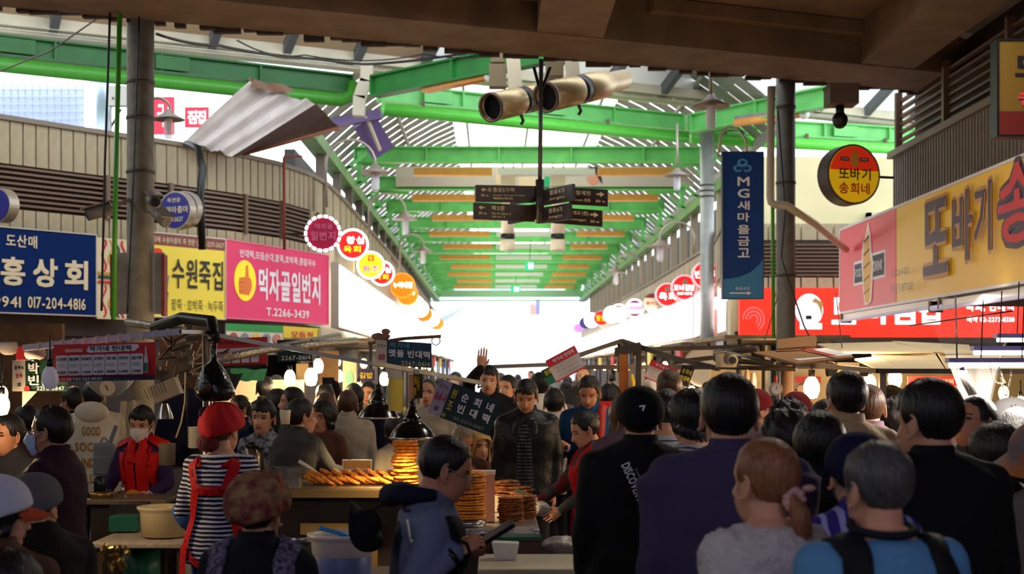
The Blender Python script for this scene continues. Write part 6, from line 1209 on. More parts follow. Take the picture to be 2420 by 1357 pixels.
# black plastic bag on the corner post
mb = MB(); c = P(506, 905, 7.55); mb.lathe(c, [(.012,.22), (.018,.16), (.024,.12), (.05,.09), (.085,.035), (.103,-.03), (.106,-.07), (.08,-.095), (.001,-.10)], 26); V = mb.v[0]; V[:, 0] += .008*np.sin(V[:, 2]*40+V[:, 0]*60); V[:, 1] += .008*np.sin(V[:, 0]*70+V[:, 2]*30)
simple('plastic_bag', 'shiny black plastic bag knotted on the stainless corner post', 'bag', mb, mat('bag_black', (10,10,16), .22, bump=.6, bscale=18, spec=.7))
# ducts, clutter above the left stalls
FOIL = mat('foil_duct', (170,164,152), .35, .7, bump=.5, bscale=40)
tubeobj('foil_duct', 'crinkled silver duct rising from the corner post to the upper left stalls', 'duct', [P(512, 850, 9.5), P(600, 832, 9.8), P(680, 818, 10.2), P(800, 795, 11)], .03, FOIL)
tubeobj('foil_duct', 'second silver duct crossing behind the sloping rail', 'duct', [P(690, 822, 9.2), P(760, 812, 9.6), P(840, 806, 10.2)], .028, FOIL)
tubeobj('wooden_pole', 'wooden pole with twine lashing that carries the teal stall sign', 'pole', [P(870, 812, 9.0), P(960, 800, 9.0), P(1042, 795, 9.0)], .011, WOODB)
mb = MB(); [mb.ell(P(900+random.uniform(-12, 12), 795+random.uniform(-12, 12), 9.0), (.03,.02,.02), 8, 6) for _ in range(7)]; o_ = simple('twine_bundle', 'knotted brown twine bundle on the wooden pole', 'rope', mb, mat('twine', (150,110,90), .8, noise=.3)); 
tubeobj('rope_ring', 'pale wire ring at the tip of the wooden pole', 'ring', [P(1030+10*math.cos(t), 806+10*math.sin(t), 9.0) for t in (2*PI*k/14 for k in range(15))], .004, WHITE)
b = Board('stall_sign', 'teal stall sign hanging from the wooden pole, tilted, with a grey number tab', 'sign', P(888, 862, 8.9), P(1020, 870, 8.9), .155, .012, mat('sign_teal', (10,60,84), .45)); b.rect(0, .1, .2, 1, mat('tab_grey'), 'number_tab'); b.text('동부A', .03, .7, .18, .85, TXK, .01); b.text('60', .05, .2, .16, .45, TXR, .02); b.text('박가네', .26, .74, .6, .94, mat('teal_light', (120,160,180)), .02); b.text('맷돌 빈대떡', .24, .36, .97, .66, TXW, .045); b.text('2267-0614', .46, .04, .97, .22, mat('print_sand', (200,196,140)), .02)
b = Board('stall_sign', 'dark green stall sign showing a phone number behind the rail', 'sign', P(655, 855, 10.5), P(738, 853, 10.5), .16, .012, mat('sign_darkgreen2', (12,64,58))); b.text('2267-0614', .12, .06, .96, .26, TXW, .02); b.text('박가네', .4, .7, .95, .92, TXW, .02)
# tilted sign at rail end
ang = R(-21); u_ = Vector((math.cos(ang), 0, math.sin(ang))); v_ = Vector((-math.sin(ang), 0, math.cos(ang))); a = P(1010, 975, 8.7)
b = Board('stall_sign', 'tilted dark green stall sign with lilac number tab hung at the rail end', 'sign', a, a+u_*.405, .225, .012, mat('sign_green_black', (12,44,40), .45), v=v_)
b.rect(0, 0, .2, 1, mat('tab_lilac', (168,160,186)), 'number_tab'); b.text('동부A', .03, .76, .17, .88, TXK, .01); b.text('66-1', .02, .42, .19, .64, TXR, .03); b.text('호', .07, .14, .14, .26, TXK, .02)
b.text('원', .235, .62, .32, .86, TXY, .03); b.text('조', .235, .28, .32, .52, TXY, .03)
for s_, x, y in (('순', .4, .62), ('희', .6, .62), ('네', .8, .62), ('빈', .4, .3), ('대', .6, .3), ('떡', .8, .3)): b.text(s_, x, y, x+.11, y+.24, TXW, .045)
b.text('02-2273-5057', .4, .08, .88, .17, GREY, .02); b.disc(.24, .1, .035, .06, mat('print_olive', (120,140,50)), 'ring_print')
b = Board('menu_sheet', 'yellow hanging menu sheet beside the rear black lamp', 'menu', P(918, 970, 8.6), P(952, 974, 8.4), .27, .004, mat('menu_yellow', (206,180,60))); b.rect(0, .72, 1, 1, mat('menu_grey', (180,172,160)), 'top_field')
b = Board('menu_sheet', 'narrow black and yellow hanging menu above the front black lamp', 'menu', P(968, 942, 8.55), P(998, 942, 8.45), .145, .005, TXK)
b.rect(0, 0, .35, 1, mat('menu_pinkish', (196,150,150)), 'side_field'); b.text('순희네', .42, .56, .62, .94, TXY, .02); b.text('빈대떡', .42, .08, .62, .46, TXY, .02); b.text('녹두', .7, .3, .92, .9, TXY, .02)
def dome(label, px, py, Y, r, power):
    c = P(px, py, Y); t = thing('dome_lamp', label, 'lamp', c); mb = MB(); prof = [(.001,r*1.22), (r*.2,r*1.2), (r*.24,r*1.0), (r*.36,r*.92), (r*.4,r*.75), (r*.38,r*.7), (r*.62,r*.58), (r*.85,r*.32), (r*.97,r*.06), (r,0), (r*.98,0), (r*.83,r*.3), (r*.6,r*.54), (.001,r*.6)]
    mb.lathe(c, prof, 32); mb.build('shade', mat('lamp_black', (12,12,13), .18, spec=.6), t, True); mb = MB(); mb.lathe(c, [(r,.01), (r*1.03,.005), (r,-.004)], 32); mb.build('rim', CHROME, t, True); mb = MB(); mb.ell(c+Vector((0,0,r*.28)), (.035,.035,.045)); mb.build('bulb', BULB, t, True); mb = MB(); mb.tube([c+Vector((0,0,r*1.2)), c+Vector((0,0,r*1.6))], r*.14, 10); mb.tube([c+Vector((0,0,r*1.6)), c+Vector((0,0,r*2.4))], .006, 6); mb.build('socket', BLACK, t, True)
    lamp('SPOT', c+Vector((0,-.02,.02)), power, (1,.72,.36), .04); 
    bpy.data.lights[-1].name
    return t
for l_ in (('shiny black dome lamp over the tall stack of pancakes', 975, 1036, 9.1, .150, 170), ('black dome lamp with brass edge further back', 895, 988, 10.2, .150, 70)): dome(*l_)
for o_ in [o for o in COL.objects if o.type == 'LIGHT' and o.data.type == 'SPOT']: o_.data.spot_size = R(140); o_.data.spot_blend = .5
# banners on the shops behind the left stalls
b = Board('price_banner', 'red topped price banner behind the foil duct', 'banner', P(500, 872, 12), P(632, 866, 12), .25, .006, mat('banner_scarlet')); b.text('박가네 빈대떡', .12, .78, .7, .93, TXK, .02)
for k in range(4): b.rect(.2+k*.17, .16, .34+k*.17, .5, mat('price_white'), 'price_box'); b.text(('5,000', '4,000', '6,000', '7,000')[k], .22+k*.17, .28, .32+k*.17, .36, TXK, .01)
b.rect(0, .55, 1, .66, mat('price_white'), 'band'); b.rect(0, 0, 1, .08, TXK, 'band')
b = Board('food_banner', 'green bordered food picture banner under the pink shop sign', 'banner', lpt(535, 2.0), lpt(668, 2.0), .42, .02, mat('food_cream', (206,196,176))); b.rect(0, .76, 1, 1, mat('food_green', (46,140,64)), 'green_band')
for k in range(5): b.disc(.12+k*.19, .55, .07, .16, mat(('dish_red', 'dish_tan', 'dish_yellow', 'dish_brown', 'dish_rose')[k], ((160,70,60), (200,150,90), (220,180,60), (130,80,50), (200,120,100))[k]), 'dish_print'); b.disc(.12+k*.19, .2, .07, .14, mat(('dish_tan', 'dish_brown', 'dish_red', 'dish_yellow', 'dish_tan')[k]), 'dish_print')
b = Board('food_banner', 'yellow food picture banner next to the green bordered one', 'banner', lpt(670, 2.0), lpt(755, 2.0), .42, .02, mat('food_yellow', (216,186,50)))
for k in range(3): b.rect(.08+k*.32, .06, .3+k*.32, .4, mat(('dish_tan', 'dish_rose', 'dish_red')[k]), 'dish_print')
b.text('모듬전', .2, .6, .8, .85, TXR, .02)
tt = thing('green_parasol_cloth', 'green and blue awning cloth behind the black bag', 'awning', P(620, 890, 12.5)); mb = MB(); mb.surf(cloth((P(545, 872, 12.6), P(548, 898, 12.4), P(625, 902, 12.4), P(632, 872, 12.8)), 6, 10, .02, 7), False); mb.build('canvas', mat('canvas_green', (60,180,100)), tt, True); mb = MB(); mb.surf(cloth((P(500, 880, 11), P(508, 940, 11), P(556, 925, 11), P(575, 882, 11)), 6, 8, .02, 6), False); mb.build('dark_canvas', mat('canvas_dark', (50,44,40)), tt, True)
mb = MB(); mb.box(P(610, 940, 14)+Vector((0,0,-.2)), (.9,.05,.75)); simple('folding_screen', 'cream slatted screen glowing behind the black heads', 'screen', mb, mat('screen_cream', (232,210,160), emit=.35), smooth=False)  # stall light on the screen put in as its own glow
for (px, py, Y, r, pw, lb) in ((685, 892, 12.8, .05, 26, 'white-hot bulb above the cup, left of the hanging pot'), (735, 890, 13.4, .06, 26, 'long glowing bulb right of the hanging pot'), (752, 864, 13.8, .05, 14, 'cool white bulb above the long glowing one'), (848, 918, 14.5, .045, 12, 'small warm bulb over the low ponytail'), (908, 895, 15, .05, 14, 'warm bulb behind the yellow menu sheet'), (800, 888, 16, .05, 12, 'narrow glowing bulb by the pale posts')):
    bulb(lb, px, py, Y, r, mat('bulb_cool', (255,250,240), emit=9) if 'cool' in lb else mat('bulb_glow'), pw)
for k, (x0, x1, y0, y1, Y, c) in enumerate(((755, 800, 830, 960, 15.5, (150,112,70)), (810, 842, 850, 940, 14, (206,190,150)), (846, 885, 872, 900, 16, (60,40,80)), (700, 730, 860, 905, 14.5, (190,160,110)), (640, 690, 905, 960, 15.5, (170,120,60)), (856, 880, 905, 960, 17, (190,140,80)))):
    b = Board('poster_board', ('wooden stall post panel behind the raised phone', 'pale poster panel with a faint green print', 'small violet banner with yellow letters', 'hanging cream kitchen pot panel between the glowing bulbs', 'amber stall wall behind the dark heads', 'amber panel beyond the pale poster')[k], 'panel', P(x0, y1, Y), P(x1, y1, Y), (y1-y0)*Y/K, .04, mat('stall_tone_%d' % k, c, .7, noise=.3, nscale=6))
    if k == 2: b.text('김밥', .1, .2, .9, .7, TXY, .02)
    if k == 1: b.disc(.5, .5, .3, .2, mat('print_mint', (120,180,140)), 'print')
# ------------------------------------------------------------ counters, pans and food
def table(label, x0, x1, y0, y1, z, top, side, th=.035, name='counter', low=.0, cat='counter', legs=False):
    t = thing(name, label, cat, ((x0+x1)/2, (y0+y1)/2, 0)); mb = MB(); mb.box(((x0+x1)/2, (y0+y1)/2, z-th/2), (x1-x0, y1-y0, th)); o_ = mb.build('top', top, t); md = o_.modifiers.new('b', 'BEVEL'); md.width = .008; md.segments = 2
    if legs:
        for x in (x0+.05, x1-.05):
            for y in (y0+.05, y1-.05): mb = MB(); mb.box((x, y, (z-th)/2), (.04,.04,z-th)); mb.build('leg', side, t)
    else: mb = MB(); mb.box(((x0+x1)/2, (y0+y1)/2+.03, (z-th)/2), (x1-x0-.06, y1-y0-.1, z-th)); mb.build('cabinet', side, t)
    return t
GRID = mat('griddle_steel', (150,132,104), .28, .8, noise=.3, nscale=5); STN = mat('dark_front', (38,28,22), .7, noise=.5, nscale=5)
ct = table('long stainless griddle counter heaped with fried patties', -1.62, -.4, 9.2, 9.95, 1.0, GRID, STN)
mb = MB(); mb.bar((-1.62, 9.19, .965), (-.4, 9.19, .965), .03, .05); mb.build('front_rim', mat('brass_rim', (170,140,90), .3, .8), ct); mb = MB(); mb.box((-1.0, 9.24, .62), (.5,.03,.3)); mb.build('tin_panel', mat('tin_gold', (170,140,90), .35, .7), ct)
GR = mat('pancake', (240,158,44), .6, bump=.8, bscale=70, c2=(204,108,26), nscale=40); GR2 = mat('pancake_brown', (190,120,54), .65, bump=.8, bscale=70, c2=(120,66,26), nscale=40)
def cake(r=.1, t=.02, seed=0, m=None):
    q = random.Random(seed); n = 22; rr_ = [r*(1+q.uniform(-.05,.05)) for _ in range(n)]; mb = MB(); G = []
    for (k, z) in ((.001,0), (.8,0), (.97,.2), (1,.5), (.96,.82), (.8,1), (.4,1.02), (.001,1.0)): G.append([(rr_[i]*k*math.cos(2*PI*i/n), rr_[i]*k*math.sin(2*PI*i/n), t*z+q.uniform(-.0012,.0012)) for i in range(n)])
    mb.surf(G, True); return mb
CK = [cake(.1, .02, s_).build('mung_pancake', GR, None, True) for s_ in (1, 2, 3)]; CKB = [cake(.1, .02, s_).build('mung_pancake', GR2, None, True) for s_ in (4, 5)]; PT = [cake(.062, .03, s_).build('fried_patty', GR, None, True) for s_ in (6, 7)]
used = set()
def place(srcs, loc, rot, label, cat, group, sc_=(1,1,1)):
    s_ = random.choice(srcs)
    if s_.name in used: o = s_.copy(); COL.objects.link(o)
    else: o = s_; used.add(s_.name)
    o.location = loc; o.rotation_euler = rot; o.scale = sc_; return tag(o, label, cat, group)
ords = 'top second third fourth fifth sixth seventh eighth ninth tenth eleventh twelfth thirteenth fourteenth fifteenth sixteenth seventeenth eighteenth'.split()
def stack(px, Y, z0, n, t, what, srcs, r=1, grp=None, wob=.006):
    x = (px-VX)*Y/K
    for k in range(n):
        z = z0+(k)*t; od = ords[n-1-k]; place(srcs, (x+random.uniform(-wob, wob), Y+random.uniform(-wob, wob), z), (random.uniform(-.04,.04), random.uniform(-.04,.04), random.uniform(0,6)), '%s pancake %s %s' % ('golden fried' if srcs is CK else 'browned', ('on the top of' if k == n-1 else od+' from the top of'), what), 'pancake', grp, (r, r, t/.02))
stack(956, 9.45, 1.001, 14, .0215, 'the tall lamp-lit stack', CK, .86, 'pancakes in the lamp-lit stack', .012)
stack(1108, 8.5, .875, 17, .0166, 'the wide neat stack', CK, 1.02, 'pancakes in the wide neat stack')
stack(1207, 8.8, .83, 11, .0135, 'the small carded stack', CKB, .82, 'pancakes in the small carded stack'); stack(1241, 8.95, .83, 11, .0135, 'the small stack past the carded one', CKB, .72, 'pancakes in the last small stack')
stack(1200, 9.5, .93, 6, .016, 'the loose rear heap', CKB, .9, 'pancakes in the loose heap', .02); stack(1232, 9.4, .93, 4, .016, 'the flat rear heap', CKB, .8, 'pancakes in the flat heap', .02)
stack(12, 7.4, 1.05, 7, .019, 'the frame-edge stack', CK, .85, 'pancakes in the frame-edge stack', .01)
k = 0
for row, (n, z, yy_) in enumerate(((11, 1.02, 9.45), (10, 1.03, 9.6), (8, 1.055, 9.53))):
    for j in range(n):
        px = 735+ (188/(n-1))*j + row*6; x = (px-VX)*yy_/K; nm_ = ('front row of the griddle heap', 'back row of the griddle heap', 'upper layer of the griddle heap')[row]
        place(PT, (x, yy_+random.uniform(-.015,.015), z+random.uniform(0,.006)), (R(random.uniform(-14,-4)), R(random.uniform(14, 34)), random.uniform(-.4,.4)), 'golden fried patty, %s from the flask in the %s' % (ords[j] if j else 'first', nm_), 'patty', 'patties on the griddle', (1.05, .75, .8)); k += 1
# trays, boxes and tables right of the stack
t2 = table('foil-covered serving table under the small pancake stacks', P(1075,1240,8.6).x, P(1272,1240,8.6).x, 8.35, 9.7, .83, mat('foil_top', (186,180,172), .3, .8, bump=.6, bscale=25), STN)
mb = MB(); mb.tube([(P(1108,1,8.5).x, 8.5, .835), (P(1108,1,8.5).x, 8.5, .87)], .105, 24); simple('steel_plate', 'round steel plate under the wide neat pancake stack', 'plate', mb, CHROME)
mb = MB(); mb.box((P(1216,1,9.45).x, 9.45, .88), (.3,.25,.09)); simple('serving_tray', 'raised tray under the loose pancake heaps', 'tray', mb, mat('tray_cream', (190,176,150)), smooth=False)
t = thing('foam_box', 'tall pink-white takeaway box stack beside the wide pancake stack', 'box', (P(1152,1,8.75).x, 8.75, .83)); mb = MB(); c = Vector((P(1152,1,8.75).x, 8.75, 0)); mb.box(c+Vector((0,0,.98)), (.09,.12,.29)); mb.build('carton', mat('carton_rose', (196,150,120)), t); mb = MB(); mb.box(c+Vector((-.02,0,1.135)), (.14,.13,.02)); mb.build('lid', mat('carton_lid', (226,200,180)), t)
b = Board('price_card', 'small pink and green price card stuck in the rear pancake heap', 'card', P(1214, 1168, 9.0), P(1240, 1178, 9.0), .04, .003, mat('card_pink', (220,170,170)), v=(.3,0,.95)); b.rect(0, .5, 1, 1, mat('card_green', (130,180,140)), 'green_field')
mb = MB(); mb.lathe(P(1185, 1300, 8.2)+Vector((0,0,.0)), [(.0,0)], 8) if False else None
t = thing('plastic_crate', 'dark green crate holding brown food under the foil table edge', 'crate', P(1225, 1320, 8.1)); c = P(1225, 1305, 8.1); mb = MB(); mb.box(c+Vector((0,0,.03)), (.24,.16,.1)); mb.build('crate', mat('crate_brown', (70,40,28)), t); mb = MB(); mb.box(c+Vector((0,0,.085)), (.26,.18,.02)); mb.build('rim', mat('crate_green', (20,70,52)), t)
mb = MB(); mb.prism([(-.07,.05), (.075,.045), (.06,-.04), (-.05,-.04)], .11, P(1193, 1305, 7.5)+Vector((0,.1,0))); simple('foam_tray', 'open white foam container on the low side table', 'container', mb, mat('foam_white', (226,218,206), .5), smooth=False)
t3 = table('low side table with a pale board top behind the phone', P(1130,1,7.4).x, P(1372,1,7.4).x, 7.15, 7.75, .76, mat('board_pale', (196,184,156), .5), mat('crate_brown'), .03)
b = Board('label_card', 'crumpled white label hanging off the foil table', 'card', P(1215, 1280, 8.33), P(1250, 1280, 8.33), .08, .003, mat('label_white', (190,180,170)))
for (px, py, Y, sx, sy, sz, lb, m_) in ((1325, 1290, 8.6, .11,.1,.05, 'crumpled clear plastic bags beside the green crate', mat('bag_clear', (176,168,160), .35, bump=.8, bscale=20)), (1280, 1200, 9.3, .05,.05,.045, 'small tied plastic bag behind the small pancake stacks', mat('bag_clear')), (1460, 945, 12.5, .10,.08,.16, 'white plastic bag hanging left of the rusty post', mat('bag_milk', (206,200,196), .4, bump=.6, bscale=14)), (1540, 918, 12, .08,.06,.09, 'pale plastic bag hanging below the red-topped menu', mat('bag_milk'))):
    mb = MB(); c = P(px, py, Y); mb.ell(c, (sx, sy, sz), 18, 12); V = mb.v[0]; V += .012*np.sin(V[:, [2,0,1]]*60); 
    if sz > .08: mb.tube([c+Vector((0,0,sz*.8)), c+Vector((0,0,sz*1.5))], [.02,.008], 8)
    simple('plastic_bag', lb, 'bag', mb, m_)
# big tub with batter, ladle, steel pot
def tub(name, label, px, py, Y, r, h, mats, sx=1, wall=.8, catt='tub'):
    c = P(px, py, Y); t = thing(name, label, catt, c-Vector((0,0,h))); mb = MB(); mb.lathe(c, [(.001,-h), (r*wall,-h), (r*.93,-.03), (r,-.012), (r*1.05,-.005), (r*1.06,.008), (r*1.0,.01), (r*.96,-.01), (r*.9,-.05)], 36, sx=sx); mb.build('tub', mats[0], t, True); return t, c
t, c = tub('mixing_tub', 'large white and blue plastic tub of batter with a blue ladle', 808, 1265, 6.8, .158, .24, (mat('tub_white', (214,200,192), .35),)); 
mb = MB(); mb.lathe(c, [(.158*.825+.004,-.235), (.158*.905,-.095), (.158*.9,-.094)], 36); mb.build('blue_base', mat('tub_blue', (96,110,156), .4), t, True); mb = MB(); mb.lathe(c, [(.001,-.035), (.14,-.035)], 30); mb.build('batter', mat('batter', (206,180,140), .4), t, True)
mb = MB(); mb.tube([c+Vector((-.11,0,.035)), c+Vector((-.02,0,.01)), c+Vector((.05,0,-.02))], [.011,.010,.02], 8); mb.ell(c+Vector((.06,0,-.01)), (.04,.04,.025)); simple('ladle', 'bright blue plastic ladle lying across the batter tub', 'ladle', mb, mat('ladle_blue', (30,130,200), .35))
t, c = tub('steel_pot', 'large steel pot beside the batter tub, foil on its rim', 690, 1275, 7.2, .13, .3, (mat('pot_steel', (120,116,110), .25, .9),), catt='pot')
t4 = table('low work table carrying the batter tub and steel pot', P(640,1,7).x, P(985,1,7).x, 6.55, 7.45, .735, mat('table_dull', (96,82,66), .5), STN, .03)
t, c = tub('beige_tub', 'beige oval plastic tub on the side table by the striped cook', 388, 1200, 8.4, .15, .165, (mat('tub_beige', (206,186,140), .4),), 1.0, .88)
t5 = table('side table covered with newspaper under the beige tub', P(243,1,8.4).x, P(470,1,8.4).x, 8.1, 9.2, .775, mat('newspaper', (176,160,140), .7, noise=.3, nscale=30), mat('table_brown', (70,50,36)), .03, legs=True)
mb = MB(); c = P(300, 1235, 8.7); mb.box(c, (.17,.2,.09)); simple('green_tray', 'dark teal tray under the foil-covered pan', 'tray', mb, mat('tray_teal', (16,90,76), .4), smooth=False)
mb = MB(); c = P(308, 1200, 8.9); mb.box(c, (.2,.22,.06)); simple('baking_pan', 'black pan topped with foil in front of the red vest', 'pan', mb, BLACK, smooth=False); mb = MB(); c = P(309, 1190, 8.9); G = [[c+Vector((-.11+.02*i, -.11+.04*j, .006*math.sin(i*2.1+j*1.7))) for i in range(12)] for j in range(6)]; mb.surf(G, False); simple('foil_sheet', 'crinkled aluminium foil over the black pan', 'foil', mb, CHROME)
t, c = tub('brass_pot', 'brass-coloured pot with wooden handle beside the rucksack', 240, 1168, 9.3, .075, .08, (mat('pot_brass', (160,126,66), .3, .8),), catt='pot'); mb = MB(); mb.tube([c+Vector((.07,-.02,0)), c+Vector((.11,-.04,.01))], .012, 8); mb.build('handle', WOODB, t, True)
mb = MB(); mb.tube([P(236, 1162, 9.6), P(236, 1125, 9.6)], .04, 18); simple('canister', 'dark green canister behind the brass pot', 'canister', mb, mat('canister_green', (16,30,26), .4))
t6 = table('left stall counter in front of the red vest cook', P(200,1,9.2).x, P(430,1,9.6).x, 9.15, 9.6, .93, mat('counter_left', (120,104,84), .4, .4), STN)
mb = MB(); c = P(292, 1166, 9.3); mb.bar(c, c+Vector((.035,-.02,-.06)), .012, .006); mb.tube([c+Vector((-.01,.01,.05)), c], .012, 8); simple('spatula', 'metal spatula in the gloved hand of the red vest cook', 'spatula', mb, CHROME)
b = Board('foil_scrap', 'heap of foil and gold wrapping under the side table', 'foil', P(235, 1340, 8), P(300, 1340, 8), .12, .02, FOIL) if False else None
mb = MB(); c = P(275, 1320, 8.0)
for k in range(16): mb.ell(c+Vector((random.uniform(-.08,.08), random.uniform(-.05,.05), random.uniform(-.06,.07))), (random.uniform(.02,.04),.02,random.uniform(.01,.02)), 6, 4, Matrix.Rotation(random.uniform(0,3), 3, 'Y'))
o_ = simple('foil_heap', 'heap of crumpled gold and silver foil by the masked man elbow', 'foil', mb, mat('foil_gold', (170,140,80), .25, .9), smooth=False); o_['kind'] = 'stuff'
mb = MB(); c = P(335, 1330, 8.6); mb.tube([c+Vector((0,0,-.25)), c+Vector((0,0,.12))], .11, 20); simple('oil_drum', 'green drum under the side table', 'drum', mb, mat('drum_green', (16,90,66), .4))
# flask, steel trays, tongs, frame behind griddle
c = P(596, 1130, 9.35); t = thing('vacuum_flask', 'big steel vacuum flask with black handle on the griddle counter', 'flask', (c.x, c.y, 1.0)); mb = MB(); mb.lathe(Vector((c.x, c.y, 1.0)), [(.001,0), (.05,0), (.055,.02), (.055,.19), (.045,.235), (.03,.25)], 24); mb.build('body', mat('flask_steel', (150,130,110), .25, .8), t, True); mb = MB(); mb.lathe(Vector((c.x, c.y, 1.0)), [(.03,.25), (.045,.255), (.042,.285), (.001,.295)], 20); mb.tube([(c.x+.03, c.y-.03, 1.26), (c.x+.075, c.y-.05, 1.22), (c.x+.078, c.y-.05, 1.1), (c.x+.05, c.y-.03, 1.05)], .012, 8); mb.lathe(Vector((c.x, c.y, 1.0)), [(.057,0), (.057,.02)], 20); mb.build('handle', BLACK, t, True)
for px, w_, lb in ((632, .1, 'square steel tray nearest the flask'), (680, .16, 'wide square steel tray beyond the flask')):
    mb = MB(); c = P(px, 1112, 9.6); x, y = c.x, c.y
    for (cx, cy, sx, sy) in ((0,-.08,w_,.006), (0,.08,w_,.006), (-w_/2,0,.006,.16), (w_/2,0,.006,.16)): mb.box((x+cx, y+cy, 1.055), (sx, sy, .11))
    mb.box((x, y, 1.004), (w_,.16,.006)); mb.box((x, y-.085, 1.11), (w_+.02,.02,.005)); simple('steel_tray', lb, 'tray', mb, CHROME, smooth=False)
mb = MB(); mb.tube([P(706, 1090, 9.4), P(725, 1102, 9.4), P(748, 1115, 9.45)], [.013,.011,.006], 8); simple('tongs', 'white-handled ladle resting against the heap of patties', 'ladle', mb, mat('tong_white', (214,206,196), .4))
mb = MB(); a = P(740, 1145, 9.3); mb.bar(a, a+Vector((.1,0,0)), .012, .012); mb.bar(a+Vector((.1,0,0)), a+Vector((.17,-.01,0)), .02, .004); simple('knife', 'knife with black handle lying on the griddle edge', 'knife', mb, BLACK, smooth=False)
b = Board('notice_card', 'framed cream notice card standing behind the patties', 'card', P(812, 1108, 9.9), P(876, 1108, 9.9), .055, .01, mat('card_cream', (206,170,96)), frame=WHITE, fw=.008)
mb = MB(); c = P(395, 1060, 8.6); mb.lathe(c, [(.001,-.1), (.05,-.1), (.05,.02), (.052,.03)], 16); simple('utensil_pot', 'clear pot of sauces with a red strip before the hanging cord', 'pot', mb, mat('pot_dull', (110,100,84), .4)); 
for k in range(10):
    mb = MB(); c = P(462, 1060-k*5, 8.3); mb.lathe(c, [(.001,0), (.035,.002), (.045,.012), (.047,.014)], 18); simple('paper_bowl', 'white paper bowl, %s of the bowl pile beside the corner post' % (('bottom one', 'second up', 'third up', 'fourth up', 'fifth up', 'sixth up', 'seventh up', 'eighth up', 'ninth up', 'top one')[k]), 'bowl', mb, mat('cup_white'), group='paper bowls in the pile')
mb = MB(); c = P(258, 905, 9.8); mb.lathe(c, [(.001,-.1), (.06,-.09), (.13,-.03), (.19,.05), (.195,.06)], 26); simple('clear_basin', 'clear upturned plastic cover hanging above the slogan hoodie', 'cover', mb, film('basin_film', (190,186,176), .55, .2)); t = thing('wall_clock', 'round beige dial hanging in front of the clear cover', 'clock', P(253, 918, 9.5)); c = P(253, 918, 9.5); mb = MB(); mb.lathe(c, [(.001,-.012), (.05,-.012), (.05,0), (.001,0)], 24, M=Matrix.Rotation(R(90), 3, 'X')); mb.build('dial', mat('dial_beige', (196,176,146)), t); mb = MB(); mb.box(c+Vector((0,-.016,.004)), (.006,.004,.04), Matrix.Rotation(R(-25), 3, 'Y')); mb.build('hand', BLACK, t)
c = P(375, 930, 9.0); t = thing('heater_fan', 'grey vented fan box tilted on the wall behind the red vest cook', 'fan', c); mb = MB(); Mx = Matrix.Rotation(R(-22), 3, 'Y'); mb.box(c+Vector((.05,0,.02)), (.17,.12,.11), Mx); mb.build('case', mat('fan_grey', (130,116,96), .5), t)
for k in range(7): mb = MB(); mb.box(c+Mx@Vector((-.06+.02*k, -.062, .02)), (.006,.004,.07), Mx); mb.build('vent_slot', BLACK, t)
mb = MB(); mb.lathe(P(390, 990, 9.3), [(.02,.1), (.03,.08), (.05,.02), (.055,0)], 20); simple('desk_lamp', 'small chrome reflector lamp beside the cook head', 'lamp', mb, CHROME)
tubeobj('flex_cord', 'cream cord hanging from the frame down to the sauce pots', 'cord', [P(438, 880, 8.4), P(437, 950, 8.4), P(428, 1000, 8.4), P(416, 1035, 8.4)], .005, mat('wire_cream'))
tubeobj('flex_cord', 'black cord beside the cream one', 'cord', [P(442, 905, 8.4), P(441, 960, 8.4), P(444, 1025, 8.4)], .004, BLACK)
# vinyl drape and dark blue sheet behind cook
mb = MB(); mb.surf(cloth((P(285, 950, 10.6), P(283, 1060, 10.6), P(340, 1060, 10.7), P(338, 945, 10.7)), 8, 14, .02, 14), False); simple('vinyl_drape', 'crinkled clear vinyl drape behind the red vest cook', 'drape', mb, film('vinyl', (214,196,160), .3, .2))
mb = MB(); mb.surf(cloth((P(400, 900, 10.2), P(350, 1100, 10.2), P(470, 1100, 10.3), P(480, 930, 10.3)), 8, 10, .03, 5), False); simple('blue_tarp', 'dark blue tarpaulin behind the hanging cords', 'tarp', mb, gm('tarp_blue', (18,22,44), .7))
WARMWALL = mat('stall_brown', (84,60,38), .8, noise=.5, nscale=5)
for k, (x0, x1, z0, z1, Y) in enumerate(((-60, 150, .9, 2.2, 13.2), (380, 480, .9, 2.1, 12.5))):
    mb = MB(); a = P(x0, 880, Y); b_ = P(x1, 880, Y); mb.box(((a.x+b_.x)/2, Y, (z0+z1)/2), (b_.x-a.x, .08, z1-z0)); simple('stall_partition', ('brown boarded partition of the first stall, behind the green stall sign', 'brown boarded partition behind the black bag')[k], 'partition', mb, WARMWALL, smooth=False)
mb = MB()
for k in range(26): px = random.uniform(365, 478); py = random.uniform(775, 900); mb.box(P(px, py, 10.5+random.uniform(-.5,.5)), (random.uniform(.03,.12), .03, random.uniform(.02,.1)), Matrix.Rotation(random.uniform(-.5,.5), 3, 'Y'))
o_ = simple('hanging_clutter', 'tangle of hooks, bags and fittings between the concrete column and corner post', 'clutter', mb, mat('clutter_tan', (150,128,96), .6, c2=(60,48,36), nscale=3), smooth=False); o_['kind'] = 'stuff'
for k in range(9):
    x0 = random.uniform(370, 470); tubeobj('hanging_wire', 'thin wire strung among the fittings by the concrete column, %s of several' % ords[k+1], 'wire', [P(x0-60+20*k, 770+8*k, 9.5), P(x0, 800+10*k, 9.7), P(x0+40, 775+14*k, 9.6)], .006, BLACK if k % 2 else mat('wire_cream'))
tubeobj('pipe_bundle', 'silver taped pipe running along the top of the fittings', 'pipe', [P(300, 762, 10.5), P(372, 772, 10.3), P(430, 768, 10.2)], .03, FOIL)
tubeobj('pipe_bundle', 'black rubber hose bunch arched over the corner post', 'pipe', [P(365, 775, 8.5), P(430, 752, 8.2), P(500, 760, 8.0), P(506, 800, 7.8)], .035, BLACK)
